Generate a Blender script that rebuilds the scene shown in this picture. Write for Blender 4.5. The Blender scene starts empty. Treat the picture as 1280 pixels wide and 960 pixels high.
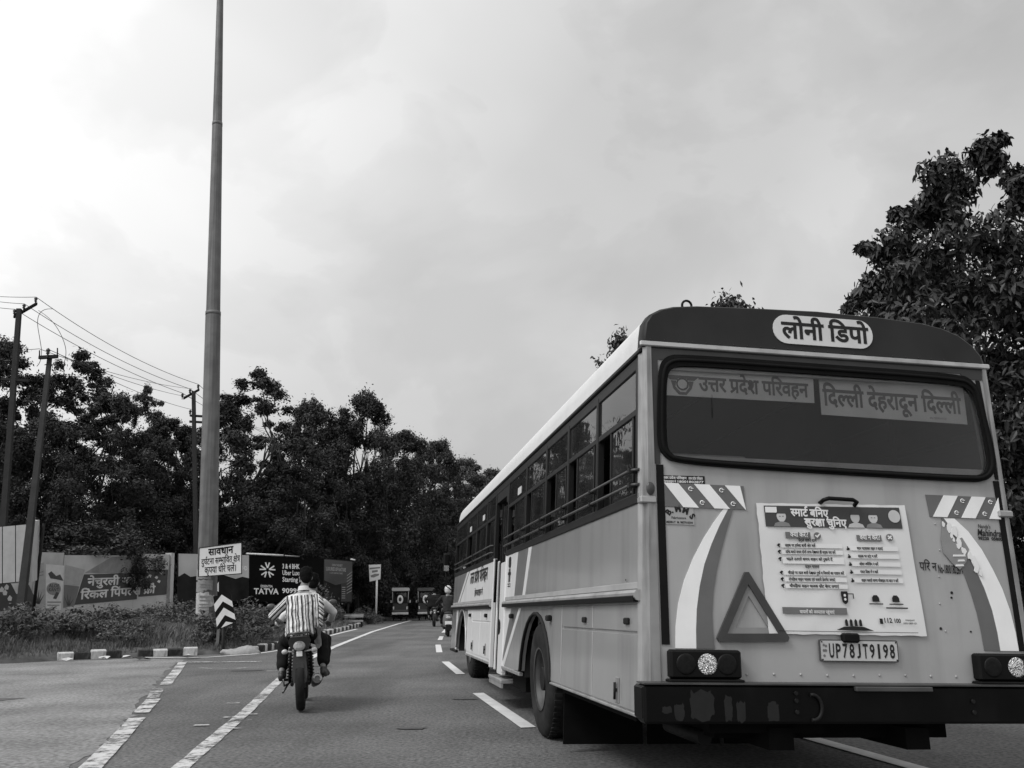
import bpy, bmesh, math, random
import numpy as np
from mathutils import Vector, Matrix, Euler
random.seed(7); rng = np.random.default_rng(7)
SC = bpy.context.scene; COL = SC.collection
R = math.radians; PI = math.pi
# ------------------------------------------------------------ camera
PITCH, ROLL, CAMH, FPX = .2466, .0117, 1.2, 1075.0
cam_data = bpy.data.cameras.new('camera'); cam = bpy.data.objects.new('camera', cam_data); COL.objects.link(cam)
cam_data.sensor_width = 36; cam_data.lens = FPX/1280*36; cam_data.clip_start = .05; cam_data.clip_end = 3000
cam.matrix_world = Matrix.Translation((0, 0, CAMH)) @ Euler((PI/2+PITCH, 0, 0)).to_matrix().to_4x4() @ Matrix.Rotation(-ROLL, 4, 'Z')
SC.camera = cam
# ------------------------------------------------------------ sky
SUN_EL, SUN_AZ = R(50), R(-125)      # azimuth from +Y towards +X
world = bpy.data.worlds.new('World'); SC.world = world; world.use_nodes = True
nt = world.node_tree; nt.nodes.clear()
def nd(t, typ, **kw):
    n = t.nodes.new(typ)
    for k, v in kw.items(): setattr(n, k, v)
    return n
def mth(t, op, a, b=None, clamp=False):
    n = t.nodes.new('ShaderNodeMath'); n.operation = op; n.use_clamp = clamp
    for i, v in enumerate((a, b)):
        if v is None: continue
        if isinstance(v, (int, float)): n.inputs[i].default_value = v
        else: t.links.new(v, n.inputs[i])
    return n.outputs[0]
sky = nd(nt, 'ShaderNodeTexSky', sky_type='NISHITA', sun_disc=False)
sky.sun_elevation = SUN_EL; sky.sun_rotation = SUN_AZ
bw = nd(nt, 'ShaderNodeRGBToBW'); nt.links.new(sky.outputs[0], bw.inputs[0])
tc = nd(nt, 'ShaderNodeTexCoord')
dotn = nd(nt, 'ShaderNodeVectorMath', operation='DOT_PRODUCT'); nt.links.new(tc.outputs['Generated'], dotn.inputs[0]); dotn.inputs[1].default_value = (-.70, -.32, .60)
def wnoise(scale, detail, off, rough=.55, dist=0.0):
    m = nd(nt, 'ShaderNodeMapping'); nt.links.new(tc.outputs['Generated'], m.inputs[0]); m.inputs['Location'].default_value = off; m.inputs['Scale'].default_value = (1, 1, 1.5)
    n = nd(nt, 'ShaderNodeTexNoise'); n.inputs['Scale'].default_value = scale; n.inputs['Detail'].default_value = detail; n.inputs['Roughness'].default_value = rough; n.inputs['Distortion'].default_value = dist
    nt.links.new(m.outputs[0], n.inputs['Vector']); return n.outputs[0]
SKY_OFF = (3.1, 1.7, .4)
n1 = wnoise(1.5, 3, SKY_OFF, .45); n2 = wnoise(3.6, 7, (8.2, .3, 2.2), .5, .3)
def ramp(t, fac, stops, interp='EASE'):
    r_ = nd(t, 'ShaderNodeValToRGB'); r_.color_ramp.interpolation = interp
    while len(r_.color_ramp.elements) < len(stops): r_.color_ramp.elements.new(.5)
    for e, (p, v) in zip(r_.color_ramp.elements, stops): e.position = p; e.color = (v, v, v, 1)
    t.links.new(fac, r_.inputs[0]); return r_.outputs[0]
base = ramp(nt, dotn.outputs['Value'], [(-0, .58), (.15, .735), (.36, .91), (.8, .98)], 'LINEAR')
c1 = ramp(nt, n1, [(.32, .80), (.50, .95), (.64, 1.06)])
c2 = ramp(nt, n2, [(.38, .90), (.475, .965), (.50, 1.0), (.515, 1.03), (.64, 1.05)])
cl = mth(nt, 'MULTIPLY', mth(nt, 'MULTIPLY', base, c1), c2)
cl10 = mth(nt, 'MULTIPLY', cl, 9.4)
tot = mth(nt, 'ADD', mth(nt, 'MULTIPLY', cl10, .96), mth(nt, 'MULTIPLY', bw.outputs[0], .04))
bg = nd(nt, 'ShaderNodeBackground'); bg.inputs['Strength'].default_value = .1; nt.links.new(tot, bg.inputs['Color'])
wo = nd(nt, 'ShaderNodeOutputWorld'); nt.links.new(bg.outputs[0], wo.inputs[0])
# ------------------------------------------------------------ sun behind cloud
sl = bpy.data.lights.new('sun', 'SUN'); sl.energy = 1.7; sl.angle = R(22); sl.color = (1, 1, 1)
sun = bpy.data.objects.new('sun', sl); COL.objects.link(sun)
sd = Vector((math.sin(SUN_AZ)*math.cos(SUN_EL), math.cos(SUN_AZ)*math.cos(SUN_EL), math.sin(SUN_EL)))
sun.rotation_euler = sd.to_track_quat('Z', 'Y').to_euler()
SC.view_settings.view_transform = 'Standard'; SC.view_settings.look = 'None'; SC.view_settings.exposure = .25; SC.view_settings.gamma = 1
SC.render.engine = 'CYCLES'; SC.cycles.max_bounces = 6; SC.cycles.transparent_max_bounces = 12; SC.cycles.diffuse_bounces = 3
SC.cycles.use_denoising = True
# ------------------------------------------------------------ materials (black and white place: greys)
_M = {}
def mat(name, v, rough=.6, metal=0.0, var=.12, scale=6.0, bump=0.0, bscale=40.0, spec=.5, dirt=0.0, dv=.05, dscale=(3, 3, .5), coat=0.0, vec='Object', detail=4, var2=0, scale2=1):
    if name in _M: return _M[name]
    m = bpy.data.materials.new(name); _M[name] = m; m.use_nodes = True; t = m.node_tree
    b = t.nodes['Principled BSDF']; co = nd(t, 'ShaderNodeTexCoord')
    b.inputs['Roughness'].default_value = rough; b.inputs['Metallic'].default_value = metal
    b.inputs['Specular IOR Level'].default_value = spec; b.inputs['Coat Weight'].default_value = coat; b.inputs['Coat Roughness'].default_value = .12
    def noise(sc, det, sv=(1, 1, 1)):
        mp = nd(t, 'ShaderNodeMapping'); t.links.new(co.outputs[vec], mp.inputs[0]); mp.inputs['Scale'].default_value = sv
        n = nd(t, 'ShaderNodeTexNoise'); n.inputs['Scale'].default_value = sc; n.inputs['Detail'].default_value = det
        t.links.new(mp.outputs[0], n.inputs['Vector']); return n.outputs[0]
    n = noise(scale, detail)
    col = ramp(t, n, [(.25, v*(1-var)), (.75, min(1, v*(1+var)))], 'LINEAR')
    if var2:
        col = mth(t, 'MULTIPLY', col, ramp(t, noise(scale2, 5), [(.3, 1-var2), (.7, 1+var2)], 'LINEAR'))
    if dirt:
        dn = noise(1.0, 6, dscale); f = ramp(t, dn, [(.48, 0), (.75, 1)], 'LINEAR')
        mx = nd(t, 'ShaderNodeMix', data_type='RGBA'); t.links.new(mth(t, 'MULTIPLY', f, dirt), mx.inputs['Factor']); t.links.new(col, mx.inputs['A']); mx.inputs['B'].default_value = (dv, dv, dv, 1); col = mx.outputs['Result']
        rr = mth(t, 'ADD', mth(t, 'MULTIPLY', f, .3*dirt), rough, True); t.links.new(rr, b.inputs['Roughness'])
    t.links.new(col, b.inputs['Base Color'])
    if bump:
        bn = noise(bscale, 5); bp_ = nd(t, 'ShaderNodeBump'); bp_.inputs['Strength'].default_value = bump; bp_.inputs['Distance'].default_value = .02
        t.links.new(bn, bp_.inputs['Height']); t.links.new(bp_.outputs[0], b.inputs['Normal'])
    return m
def glassmat(name, tint, dust=.06, dustv=.25, ior=1.5, rough=.015, wav=.05):
    m = bpy.data.materials.new(name); m.use_nodes = True; t = m.node_tree; t.nodes.clear()
    o = nd(t, 'ShaderNodeOutputMaterial'); tr = nd(t, 'ShaderNodeBsdfTransparent'); tr.inputs[0].default_value = (tint, tint, tint, 1)
    gl = nd(t, 'ShaderNodeBsdfGlossy'); gl.inputs['Roughness'].default_value = rough; gl.inputs[0].default_value = (.9, .9, .9, 1)
    df = nd(t, 'ShaderNodeBsdfDiffuse'); df.inputs[0].default_value = (dustv, dustv, dustv, 1)
    co = nd(t, 'ShaderNodeTexCoord'); n = nd(t, 'ShaderNodeTexNoise'); n.inputs['Scale'].default_value = 2.5; n.inputs['Detail'].default_value = 6; t.links.new(co.outputs['Object'], n.inputs['Vector'])
    f = ramp(t, n.outputs[0], [(.3, dust*.5), (.75, min(1, dust*1.8))], 'LINEAR')
    m1 = nd(t, 'ShaderNodeMixShader'); t.links.new(f, m1.inputs[0]); t.links.new(tr.outputs[0], m1.inputs[1]); t.links.new(df.outputs[0], m1.inputs[2])
    fr = nd(t, 'ShaderNodeFresnel'); fr.inputs[0].default_value = ior
    n3 = nd(t, 'ShaderNodeTexNoise'); n3.inputs['Scale'].default_value = 5; t.links.new(co.outputs['Object'], n3.inputs['Vector'])
    bp_ = nd(t, 'ShaderNodeBump'); bp_.inputs['Strength'].default_value = wav; bp_.inputs['Distance'].default_value = .02; t.links.new(n3.outputs[0], bp_.inputs['Height']); t.links.new(bp_.outputs[0], gl.inputs['Normal'])
    m2 = nd(t, 'ShaderNodeMixShader'); t.links.new(fr.outputs[0], m2.inputs[0]); t.links.new(m1.outputs[0], m2.inputs[1]); t.links.new(gl.outputs[0], m2.inputs[2])
    t.links.new(m2.outputs[0], o.inputs[0]); return m
def wornpaint(name, v, wear=.5, scale=9.0):
    m = bpy.data.materials.new(name); m.use_nodes = True; t = m.node_tree; b = t.nodes['Principled BSDF']; b.inputs['Roughness'].default_value = .75
    co = nd(t, 'ShaderNodeTexCoord')
    def nz(sc, det):
        n = nd(t, 'ShaderNodeTexNoise'); n.inputs['Scale'].default_value = sc; n.inputs['Detail'].default_value = det; n.inputs['Roughness'].default_value = .7; t.links.new(co.outputs['Object'], n.inputs['Vector']); return n.outputs[0]
    t.links.new(ramp(t, nz(3, 6), [(.3, v*.72), (.7, v)], 'LINEAR'), b.inputs['Base Color'])
    s = mth(t, 'ADD', mth(t, 'MULTIPLY', nz(scale, 8), .5), mth(t, 'MULTIPLY', nz(scale*.16, 3), .5))
    c = .30+.30*wear
    t.links.new(ramp(t, s, [(c-.07, 0), (c+.05, 1)], 'LINEAR'), b.inputs['Alpha']); return m
# ------------------------------------------------------------ mesh builder
class MB:
    def __init__(s): s.v = []; s.f = []; s.sm = []
    def add(s, vs, fs, smooth=False):
        o = len(s.v); s.v += [tuple(p) for p in vs]; s.f += [tuple(i+o for i in f) for f in fs]; s.sm += [smooth]*len(fs); return s
    def box(s, x0, y0, z0, x1, y1, z1, c=0.0):
        if c <= 0:
            vs = [(x, y, z) for z in (z0, z1) for y in (y0, y1) for x in (x0, x1)]
            return s.add(vs, [(0, 2, 3, 1), (4, 5, 7, 6), (0, 1, 5, 4), (2, 6, 7, 3), (0, 4, 6, 2), (1, 3, 7, 5)])
        # chamfered box: three nested slabs
        vs = []; fs = []
        rings = [(z0, c), (z0+c, 0), (z1-c, 0), (z1, c)]
        for z, i in rings:
            a, b_, c_, d = x0+i, x1-i, y0+i, y1-i; k = c
            if i: vs += [(a+k*.4, c_, z), (b_-k*.4, c_, z), (b_, c_+k*.4, z), (b_, d-k*.4, z), (b_-k*.4, d, z), (a+k*.4, d, z), (a, d-k*.4, z), (a, c_+k*.4, z)]
            else: vs += [(a+k, c_, z), (b_-k, c_, z), (b_, c_+k, z), (b_, d-k, z), (b_-k, d, z), (a+k, d, z), (a, d-k, z), (a, c_+k, z)]
        for r_ in range(3):
            for j in range(8): fs.append((r_*8+j, r_*8+(j+1) % 8, (r_+1)*8+(j+1) % 8, (r_+1)*8+j))
        fs.append(tuple(range(7, -1, -1))); fs.append(tuple(range(24, 32)))
        return s.add(vs, fs)
    def cyl(s, p0, p1, r0, r1=None, n=12, smooth=True, caps=True):
        r1 = r0 if r1 is None else r1; p0 = Vector(p0); p1 = Vector(p1); d = (p1-p0).normalized()
        a = d.orthogonal().normalized(); b = d.cross(a); vs = []
        for p, r_ in ((p0, r0), (p1, r1)): vs += [p+(a*math.cos(2*PI*k/n)+b*math.sin(2*PI*k/n))*r_ for k in range(n)]
        s.add(vs, [(k, (k+1) % n, n+(k+1) % n, n+k) for k in range(n)], smooth)
        if caps: s.add(vs[:n], [tuple(range(n-1, -1, -1))]); s.add(vs[n:], [tuple(range(n))])
        return s
    def tube(s, path, r, n=8, closed=False, taper=None):
        P = [Vector(p) for p in path]; m = len(P); vs = []; prev = None
        for i in range(m):
            d = (P[(i+1) % m]-P[i-1]) if closed else (P[min(i+1, m-1)]-P[max(i-1, 0)])
            d.normalize()
            a = (d.orthogonal() if prev is None else (prev-d*prev.dot(d))).normalized(); prev = a; b = d.cross(a)
            rr = (taper[i] if taper else r)
            vs += [P[i]+(a*math.cos(2*PI*k/n)+b*math.sin(2*PI*k/n))*rr for k in range(n)]
        fs = [(i*n+k, i*n+(k+1) % n, ((i+1) % m)*n+(k+1) % n, ((i+1) % m)*n+k) for i in range(m if closed else m-1) for k in range(n)]
        s.add(vs, fs, True)
        if not closed: s.add(vs[:n], [tuple(range(n-1, -1, -1))]); s.add(vs[-n:], [tuple(range(n))])
        return s
    def lathe(s, prof, c=(0, 0, 0), axis=(1, 0, 0), n=32, smooth=True):
        c = Vector(c); d = Vector(axis).normalized(); a = d.orthogonal().normalized(); b = d.cross(a); vs = []
        for h, r_ in prof: vs += [c+d*h+(a*math.cos(2*PI*k/n)+b*math.sin(2*PI*k/n))*r_ for k in range(n)]
        s.add(vs, [(i*n+k, i*n+(k+1) % n, (i+1)*n+(k+1) % n, (i+1)*n+k) for i in range(len(prof)-1) for k in range(n)], smooth); return s
    def ell(s, c, rx, ry, rz, n=16, m=10, rot=None):
        c = Vector(c); vs = []; M_ = rot or Matrix.Identity(3)
        for i in range(m+1):
            t = PI*i/m
            for k in range(n):
                vs.append(c+M_@Vector((rx*math.sin(t)*math.cos(2*PI*k/n), ry*math.sin(t)*math.sin(2*PI*k/n), rz*math.cos(t))))
        return s.add(vs, [(i*n+k, (i+1)*n+k, (i+1)*n+(k+1) % n, i*n+(k+1) % n) for i in range(m) for k in range(n)], True)
    def prism(s, loops, fn, d0, d1):
        """loops of 2D points (first outer, rest holes); fn(u,v,d)->3D"""
        loops = [[Vector((p[0], p[1], 0)) for p in l] for l in loops]
        tri = earclip([[(p.x, p.y) for p in l] for l in loops]); flatp = [p for l in loops for p in l]; n = len(flatp)
        A = [fn(p.x, p.y, d0) for p in flatp]; B = [fn(p.x, p.y, d1) for p in flatp]
        s.add(A+B, [tuple(t) for t in tri]+[tuple(i+n for i in reversed(t)) for t in tri])
        o = 0
        for l in loops:
            k = len(l); s.add(A[o:o+k]+B[o:o+k], [(i, (i+1) % k, k+(i+1) % k, k+i) for i in range(k)]); o += k
        return s
    def sheet(s, loop, fn, d=0.0):
        l = [Vector((p[0], p[1], 0)) for p in loop]; tri = earclip([[(p.x, p.y) for p in l]])
        return s.add([fn(p.x, p.y, d) for p in l], [tuple(t) for t in tri])
    def xf(s, M_): s.v = [tuple(M_@Vector(p)) for p in s.v]; return s
    def mapv(s, fn): s.v = [tuple(fn(*p)) for p in s.v]; return s
    def merge(s, o, M_=None):
        k = len(s.v); s.v += [tuple(M_@Vector(p)) for p in o.v] if M_ else list(o.v); s.f += [tuple(i+k for i in f) for f in o.f]; s.sm += o.sm; return s
    def mesh(s, name, m=None, fixn=True):
        me = bpy.data.meshes.new(name); me.from_pydata(s.v, [], s.f)
        me.polygons.foreach_set('use_smooth', s.sm)
        if fixn:
            bm = bmesh.new(); bm.from_mesh(me); bmesh.ops.remove_doubles(bm, verts=bm.verts, dist=1e-6); bmesh.ops.recalc_face_normals(bm, faces=bm.faces); bm.to_mesh(me); bm.free()
        if m: me.materials.append(m)
        me.update(); return me
def link(name, me, parent=None, loc=None, M_=None):
    o = bpy.data.objects.new(name, me); COL.objects.link(o)
    if parent: o.parent = parent
    if M_ is not None: o.matrix_basis = M_
    if loc: o.location = loc
    return o
def thing(name, label, cat, loc=(0, 0, 0), rz=0, group=None):
    o = bpy.data.objects.new(name, None); COL.objects.link(o); o.location = loc; o.rotation_euler = (0, 0, rz); o.empty_display_size = .2
    o['label'] = label; o['category'] = cat
    if group: o['group'] = group
    return o
def tag(o, label, cat, group=None, kind=None):
    if label: o['label'] = label
    if cat: o['category'] = cat
    if group: o['group'] = group
    if kind: o['kind'] = kind
    return o
def part(name, mb, m, parent, loc=None, M_=None, fixn=True): return link(name, mb.mesh(name, m, fixn), parent, loc, M_)
def copytree(o, parent=None):
    c = o.copy(); COL.objects.link(c)
    if parent: c.parent = parent
    for ch in o.children: copytree(ch, c)
    return c
# pixel of the photograph -> point at forward distance Y (used only to read off where things stand)
cP, sP, cR_, sR_ = math.cos(PITCH), math.sin(PITCH), math.cos(ROLL), math.sin(ROLL)
_fw = Vector((0, cP, sP)); _u = Vector((0, -sP, cP)); _r = Vector((1, 0, 0)); _r2 = cR_*_r-sR_*_u; _u2 = sR_*_r+cR_*_u
def at(x, y, Y):
    d = _fw+_r2*((x-640)/FPX)-_u2*((y-480)/FPX); return Vector((0, 0, CAMH))+d*(Y/d.y)
# ------------------------------------------------------------ lettering
_GL = [
 [[0,138,0,156,173,156,173,138,147,138,147,0,127,0,127,89,126,89,125,89,124,89,119,89,115,88,111,86,107,83,103,80,99,75,96,69,92,61,89,52,70,58,72,65,75,72,78,78,74,81,70,83,66,86,62,87,57,88,52,88,46,88,41,86,37,82,34,78,32,73,32,68,32,62,34,55,37,50,41,44,46,38,52,32,60,25,68,18,77,10,64,-3,54,5,46,13,37,21,30,28,23,36,18,44,14,52,12,60,11,69,12,77,14,84,17,90,22,95,27,100,33,103,39,105,45,106,51,106,58,106,65,105,71,103,77,100,83,97,88,92,99,100,111,105,125,106,126,107,126,106,127,106,127,138]],
 [[42,138,42,0,22,0,22,138,0,138,0,156,68,156,68,138],[22,154,19,166,16,176,12,185,9,192,5,197,1,201,-4,204,-9,205,-14,206,-18,206,-21,205,-24,205,-26,204,-29,203,-32,202,-38,220,-31,222,-23,224,-15,224,-6,223,2,221,9,218,15,212,21,205,26,196,32,184,36,170,41,154]],
 [[0,156,142,156,142,138,116,138,116,0,96,0,96,74,51,74,51,61,51,57,49,53,48,50,45,49,42,47,38,47,34,48,30,49,26,52,21,56,17,60,14,65,11,70,10,75,9,80,10,83,11,86,13,89,15,91,19,92,24,92,96,92,96,138,0,138]],
 [[-46,154,-49,160,-51,165,-53,170,-54,176,-55,181,-55,187,-54,197,-50,206,-44,214,-37,219,-27,223,-15,224,-6,223,3,221,10,217,16,211,22,204,27,195,32,184,36,171,41,156,68,156,68,138,42,138,42,0,22,0,22,138,0,138,0,156,22,156,17,171,12,184,7,194,1,201,-6,205,-14,206,-20,206,-25,204,-30,200,-32,196,-34,190,-35,183,-34,178,-34,173,-32,168,-30,163,-28,159,-26,154]],
 [],
 [[22,138,0,138,0,156,20,156,18,159,16,163,15,167,14,172,13,176,13,181,15,193,20,204,28,212,38,219,51,223,66,224,89,222,110,216,129,205,146,191,162,174,176,154,155,154,129,183,101,200,71,206,60,205,51,203,43,199,38,193,35,186,34,178,34,174,35,169,36,165,38,162,39,158,41,156,68,156,68,138,42,138,42,0,22,0]],
 [[90,56,85,55,80,55,75,54,70,52,66,51,62,49,55,54,48,60,42,66,38,72,35,80,34,88,35,92,35,96,37,100,39,103,41,106,44,108,48,111,52,113,57,114,63,115,69,116,77,116,100,116,100,138,0,138,0,156,148,156,148,138,120,138,120,98,74,98,70,98,66,98,64,98,61,97,60,96,58,95,56,93,55,90,54,87,55,83,56,80,58,77,60,74,63,72,65,69,73,72,82,73,90,74,102,72,112,69,121,64,128,57,132,49,134,38,132,28,128,19,121,11,112,5,99,1,84,0,68,1,54,5,40,11,28,19,17,29,6,40,22,52,31,41,41,33,51,27,61,22,72,19,84,18,100,21,110,27,113,38,113,43,111,48,107,51,102,54,97,55]],
 [[120,138,120,0,100,0,100,48,95,45,89,42,84,40,78,38,71,37,64,36,57,37,51,38,45,40,40,42,36,45,32,48,28,53,25,59,23,64,21,71,20,80,20,90,20,138,0,138,0,156,146,156,146,138],[100,138,40,138,40,92,40,86,40,80,41,76,41,72,42,69,43,66,44,64,46,62,48,60,52,57,58,55,66,54,72,55,79,56,84,59,90,62,95,66,100,70]],
 [[0,156,141,156,141,138,113,138,118,131,120,124,121,116,119,102,112,91,102,82,107,76,113,70,118,63,122,56,124,47,125,38,124,30,122,23,119,17,115,12,110,8,104,4,97,2,90,0,82,0,73,1,64,3,55,8,46,14,38,22,30,32,22,45,15,60,7,78,25,84,30,72,35,61,40,50,46,41,52,33,59,27,65,22,73,19,80,18,86,19,92,21,97,23,101,27,103,33,104,40,103,47,101,53,98,59,94,65,88,70,82,75,77,74,72,74,66,74,65,91,76,92,85,94,92,98,97,102,100,108,101,116,101,121,99,125,97,129,95,132,91,135,88,138,0,138]],
 [[85,-3,78,4,71,10,64,17,58,24,53,31,48,38,45,45,43,53,42,60,43,65,44,69,46,73,48,77,50,80,52,82,10,82,10,100,128,100,128,138,0,138,0,156,174,156,174,138,148,138,148,0,128,0,128,82,99,82,91,82,85,81,80,80,76,79,72,77,68,75,65,71,63,66,63,59,64,51,67,43,72,36,79,28,88,19,99,10]],
 [[99,10,85,-3,76,5,66,13,58,22,49,30,42,38,34,45,28,52,23,58,19,64,16,69,13,73,12,76,11,79,10,82,10,85,10,88,12,91,14,94,17,96,21,98,26,98,30,98,34,97,37,95,40,93,43,90,45,87,51,91,56,95,60,100,62,105,64,111,64,117,64,121,63,125,63,128,62,132,61,135,60,138,0,138,0,156,106,156,106,138,80,138,82,131,84,124,84,114,83,106,82,98,78,91,74,85,69,80,64,75,57,71,50,67,42,64,50,55,58,46,68,37,78,28,88,19]],
 [[11,13,54,38,45,40,38,44,32,48,28,53,25,59,23,64,21,71,20,80,20,90,20,138,0,138,0,156,146,156,146,138,120,138,120,0,100,0,100,48,23,-3],[100,138,40,138,40,92,40,86,40,80,41,76,41,72,42,69,43,66,44,64,46,62,48,60,52,57,58,55,66,54,72,55,78,56,84,59,90,62,95,66,100,70]],
 [[103,-14,100,-9,96,-3,93,3,90,8,88,14,86,18,83,18,81,18,79,17,77,17,74,17,72,17,65,17,58,18,51,20,44,22,37,25,31,28,26,32,21,38,17,44,14,51,12,59,12,68,12,75,13,81,15,87,18,92,22,96,26,100,31,105,38,108,46,111,54,113,63,114,72,114,74,114,74,138,0,138,0,156,134,156,134,138,94,138,94,96,82,96,73,96,65,95,58,94,53,93,48,91,43,89,40,86,37,83,35,79,33,75,32,71,32,66,33,57,36,50,41,44,49,39,59,36,72,35,73,35,74,35,75,35,76,35,77,35,78,35,77,38,77,41,76,44,77,49,79,53,82,56,85,58,89,60,93,60,100,59,105,57,110,54,113,50,115,45,115,40,115,36,114,31,112,28,109,25,106,23,102,22,105,17,107,13,110,9,113,5,116,0,120,-6]],
 [[-42,154,-46,166,-49,176,-53,185,-56,192,-60,197,-64,201,-68,204,-73,205,-79,206,-82,206,-86,205,-88,205,-91,204,-94,203,-96,202,-102,220,-95,222,-88,224,-80,224,-71,223,-63,221,-56,218,-50,212,-44,205,-38,196,-33,184,-28,170,-24,154]],
 [[30,47,25,48,20,49,16,52,13,55,11,59,10,64,10,68,12,72,14,75,18,77,22,78,26,78,29,78,32,78,35,77,39,75,43,72,48,69,56,72,62,77,68,84,73,92,75,101,76,111,75,119,73,127,69,133,63,138,57,141,50,142,45,141,41,140,38,138,36,136,35,133,34,129,35,126,36,124,37,121,39,118,42,116,46,114,52,112,59,111,68,110,63,92,49,94,37,98,28,104,22,112,18,120,16,129,17,137,20,144,25,150,32,154,41,157,51,158,59,157,66,156,73,153,79,148,85,143,90,137,93,129,95,120,96,110,95,99,92,88,87,78,81,69,73,61,64,55,71,49,78,41,85,34,92,26,98,18,104,11,88,0,79,11,72,21,64,29,58,37,51,43,45,48,40,48,35,47],[148,138,148,0,128,0,128,138,105,138,105,156,174,156,174,138]],
 [[143,138,117,138,117,0,97,0,97,41,92,38,87,36,81,33,74,31,67,30,58,30,50,30,42,32,34,35,28,39,22,44,18,49,14,56,12,63,12,72,13,85,18,96,26,104,36,111,49,115,64,116,66,116,69,116,72,116,75,115,78,115,81,115,84,114,87,114,88,114,87,95,84,96,80,96,76,97,73,97,69,98,65,98,55,97,47,95,40,91,36,86,33,79,32,72,33,64,35,58,40,53,45,50,52,48,59,47,67,48,74,50,81,53,87,57,92,61,97,65,97,138,0,138,0,156,143,156]],
 [[80,17,86,19,91,22,95,24,98,28,100,32,101,37,100,43,98,48,94,52,88,55,80,57,70,57,59,56,51,54,44,50,39,45,36,38,34,31,35,26,36,21,37,16,40,11,44,6,49,0,56,-7,65,-14,76,-22,62,-36,48,-24,36,-13,27,-2,20,8,16,20,14,32,15,39,16,44,18,49,21,54,25,58,29,62,26,65,23,69,21,73,19,78,18,83,17,88,18,92,18,96,20,100,22,103,24,106,26,108,31,111,35,113,40,114,45,115,51,116,57,116,90,116,90,138,0,138,0,156,136,156,136,138,110,138,110,98,58,98,53,98,49,98,46,98,44,97,43,96,41,95,39,93,38,90,37,87,38,84,38,81,40,78,42,75,44,73,46,71,54,73,62,75,71,75,82,74,91,73,99,70,106,66,111,61,115,56,118,50,120,44,120,38,119,29,116,21,112,14,105,9,97,4,87,0]],
 [[0,156,129,156,129,138,0,138],[134,87,131,88,127,89,124,89,119,89,115,88,111,86,107,83,103,80,99,75,96,69,92,61,89,52,70,58,72,65,75,72,78,78,74,81,70,83,66,86,62,87,57,88,52,88,46,88,41,86,37,82,34,78,32,73,32,68,32,62,34,55,37,50,41,44,46,38,52,32,60,25,68,18,77,10,64,-3,54,5,46,13,37,21,30,28,23,36,18,44,14,52,12,60,11,69,12,77,14,84,17,90,22,95,27,100,33,103,39,105,45,106,51,106,58,106,65,105,71,103,77,100,83,97,88,92,99,100,111,105,125,106,127,106,130,106,132,106,135,106,137,105,139,104]],
 [[42,138,42,0,22,0,22,138,0,138,0,156,68,156,68,138]],
 [[-16,-61,-20,-63,-24,-64,-29,-65,-34,-66,-39,-67,-43,-67,-55,-66,-65,-63,-73,-57,-79,-50,-82,-41,-83,-32,-82,-22,-78,-14,-72,-7,-63,-2,-53,2,-40,3,-29,2,-18,0,-8,-4,1,-9,9,-16,17,-23,24,-30,30,-39,36,-47,21,-57,12,-44,3,-34,-7,-25,-17,-19,-27,-15,-39,-14,-47,-15,-53,-16,-58,-19,-62,-23,-64,-27,-65,-32,-64,-38,-62,-42,-58,-45,-54,-47,-50,-49,-44,-49,-40,-49,-36,-48,-32,-48,-29,-47,-26,-45,-22,-44]],
 [[92,80,97,81,102,81,106,81,110,82,115,82,120,83,122,65,117,64,113,64,109,63,104,63,100,63,95,63,88,63,80,64,73,65,66,66,59,68,53,69,50,67,46,65,42,63,49,55,57,46,66,36,75,28,85,19,95,10,82,-3,72,5,64,13,55,22,47,30,40,38,33,45,27,52,22,58,18,64,15,69,13,73,11,76,11,79,10,82,10,85,10,88,12,91,14,94,17,96,21,98,26,98,30,98,34,97,37,95,40,93,43,91,45,88,48,91,51,95,52,100,53,105,54,110,54,114,54,119,54,124,53,128,52,132,51,135,50,138,0,138,0,156,101,156,101,138,70,138,71,135,72,131,73,128,74,124,74,119,74,114,74,108,73,102,72,96,70,91,68,87,66,83,74,82,83,81]],
 [[127,138,127,0,107,0,107,62,52,62,52,53,51,48,50,44,48,41,46,39,43,38,40,38,37,38,33,39,30,41,26,43,23,46,20,49,17,52,15,56,13,59,11,63,10,66,10,70,10,72,11,75,13,77,16,79,20,80,25,80,32,80,32,138,0,138,0,156,153,156,153,138],[107,138,52,138,52,80,107,80]],
 [[130,138,93,138,93,87,79,87,71,87,65,86,59,85,54,84,49,82,45,80,38,72,33,64,32,54,32,46,34,40,37,34,41,29,46,25,51,22,57,20,64,19,71,18,79,19,87,20,94,22,100,24,107,27,114,30,120,12,113,9,105,6,97,3,89,2,80,0,72,0,60,1,50,3,41,6,32,11,25,18,19,25,15,34,12,44,12,55,12,65,15,74,20,82,26,89,34,95,42,99,52,102,62,104,72,105,72,138,0,138,0,156,130,156]],
 [[-48,154,-51,160,-54,166,-56,172,-58,178,-60,184,-60,190,-59,201,-55,209,-49,216,-41,220,-32,223,-21,224,-16,224,-11,223,-6,222,-2,221,2,220,5,218,0,202,-3,203,-6,204,-9,205,-12,206,-16,207,-20,207,-26,206,-31,204,-35,201,-38,197,-39,192,-40,187,-40,181,-38,176,-37,171,-34,165,-31,160,-27,154]],
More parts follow.
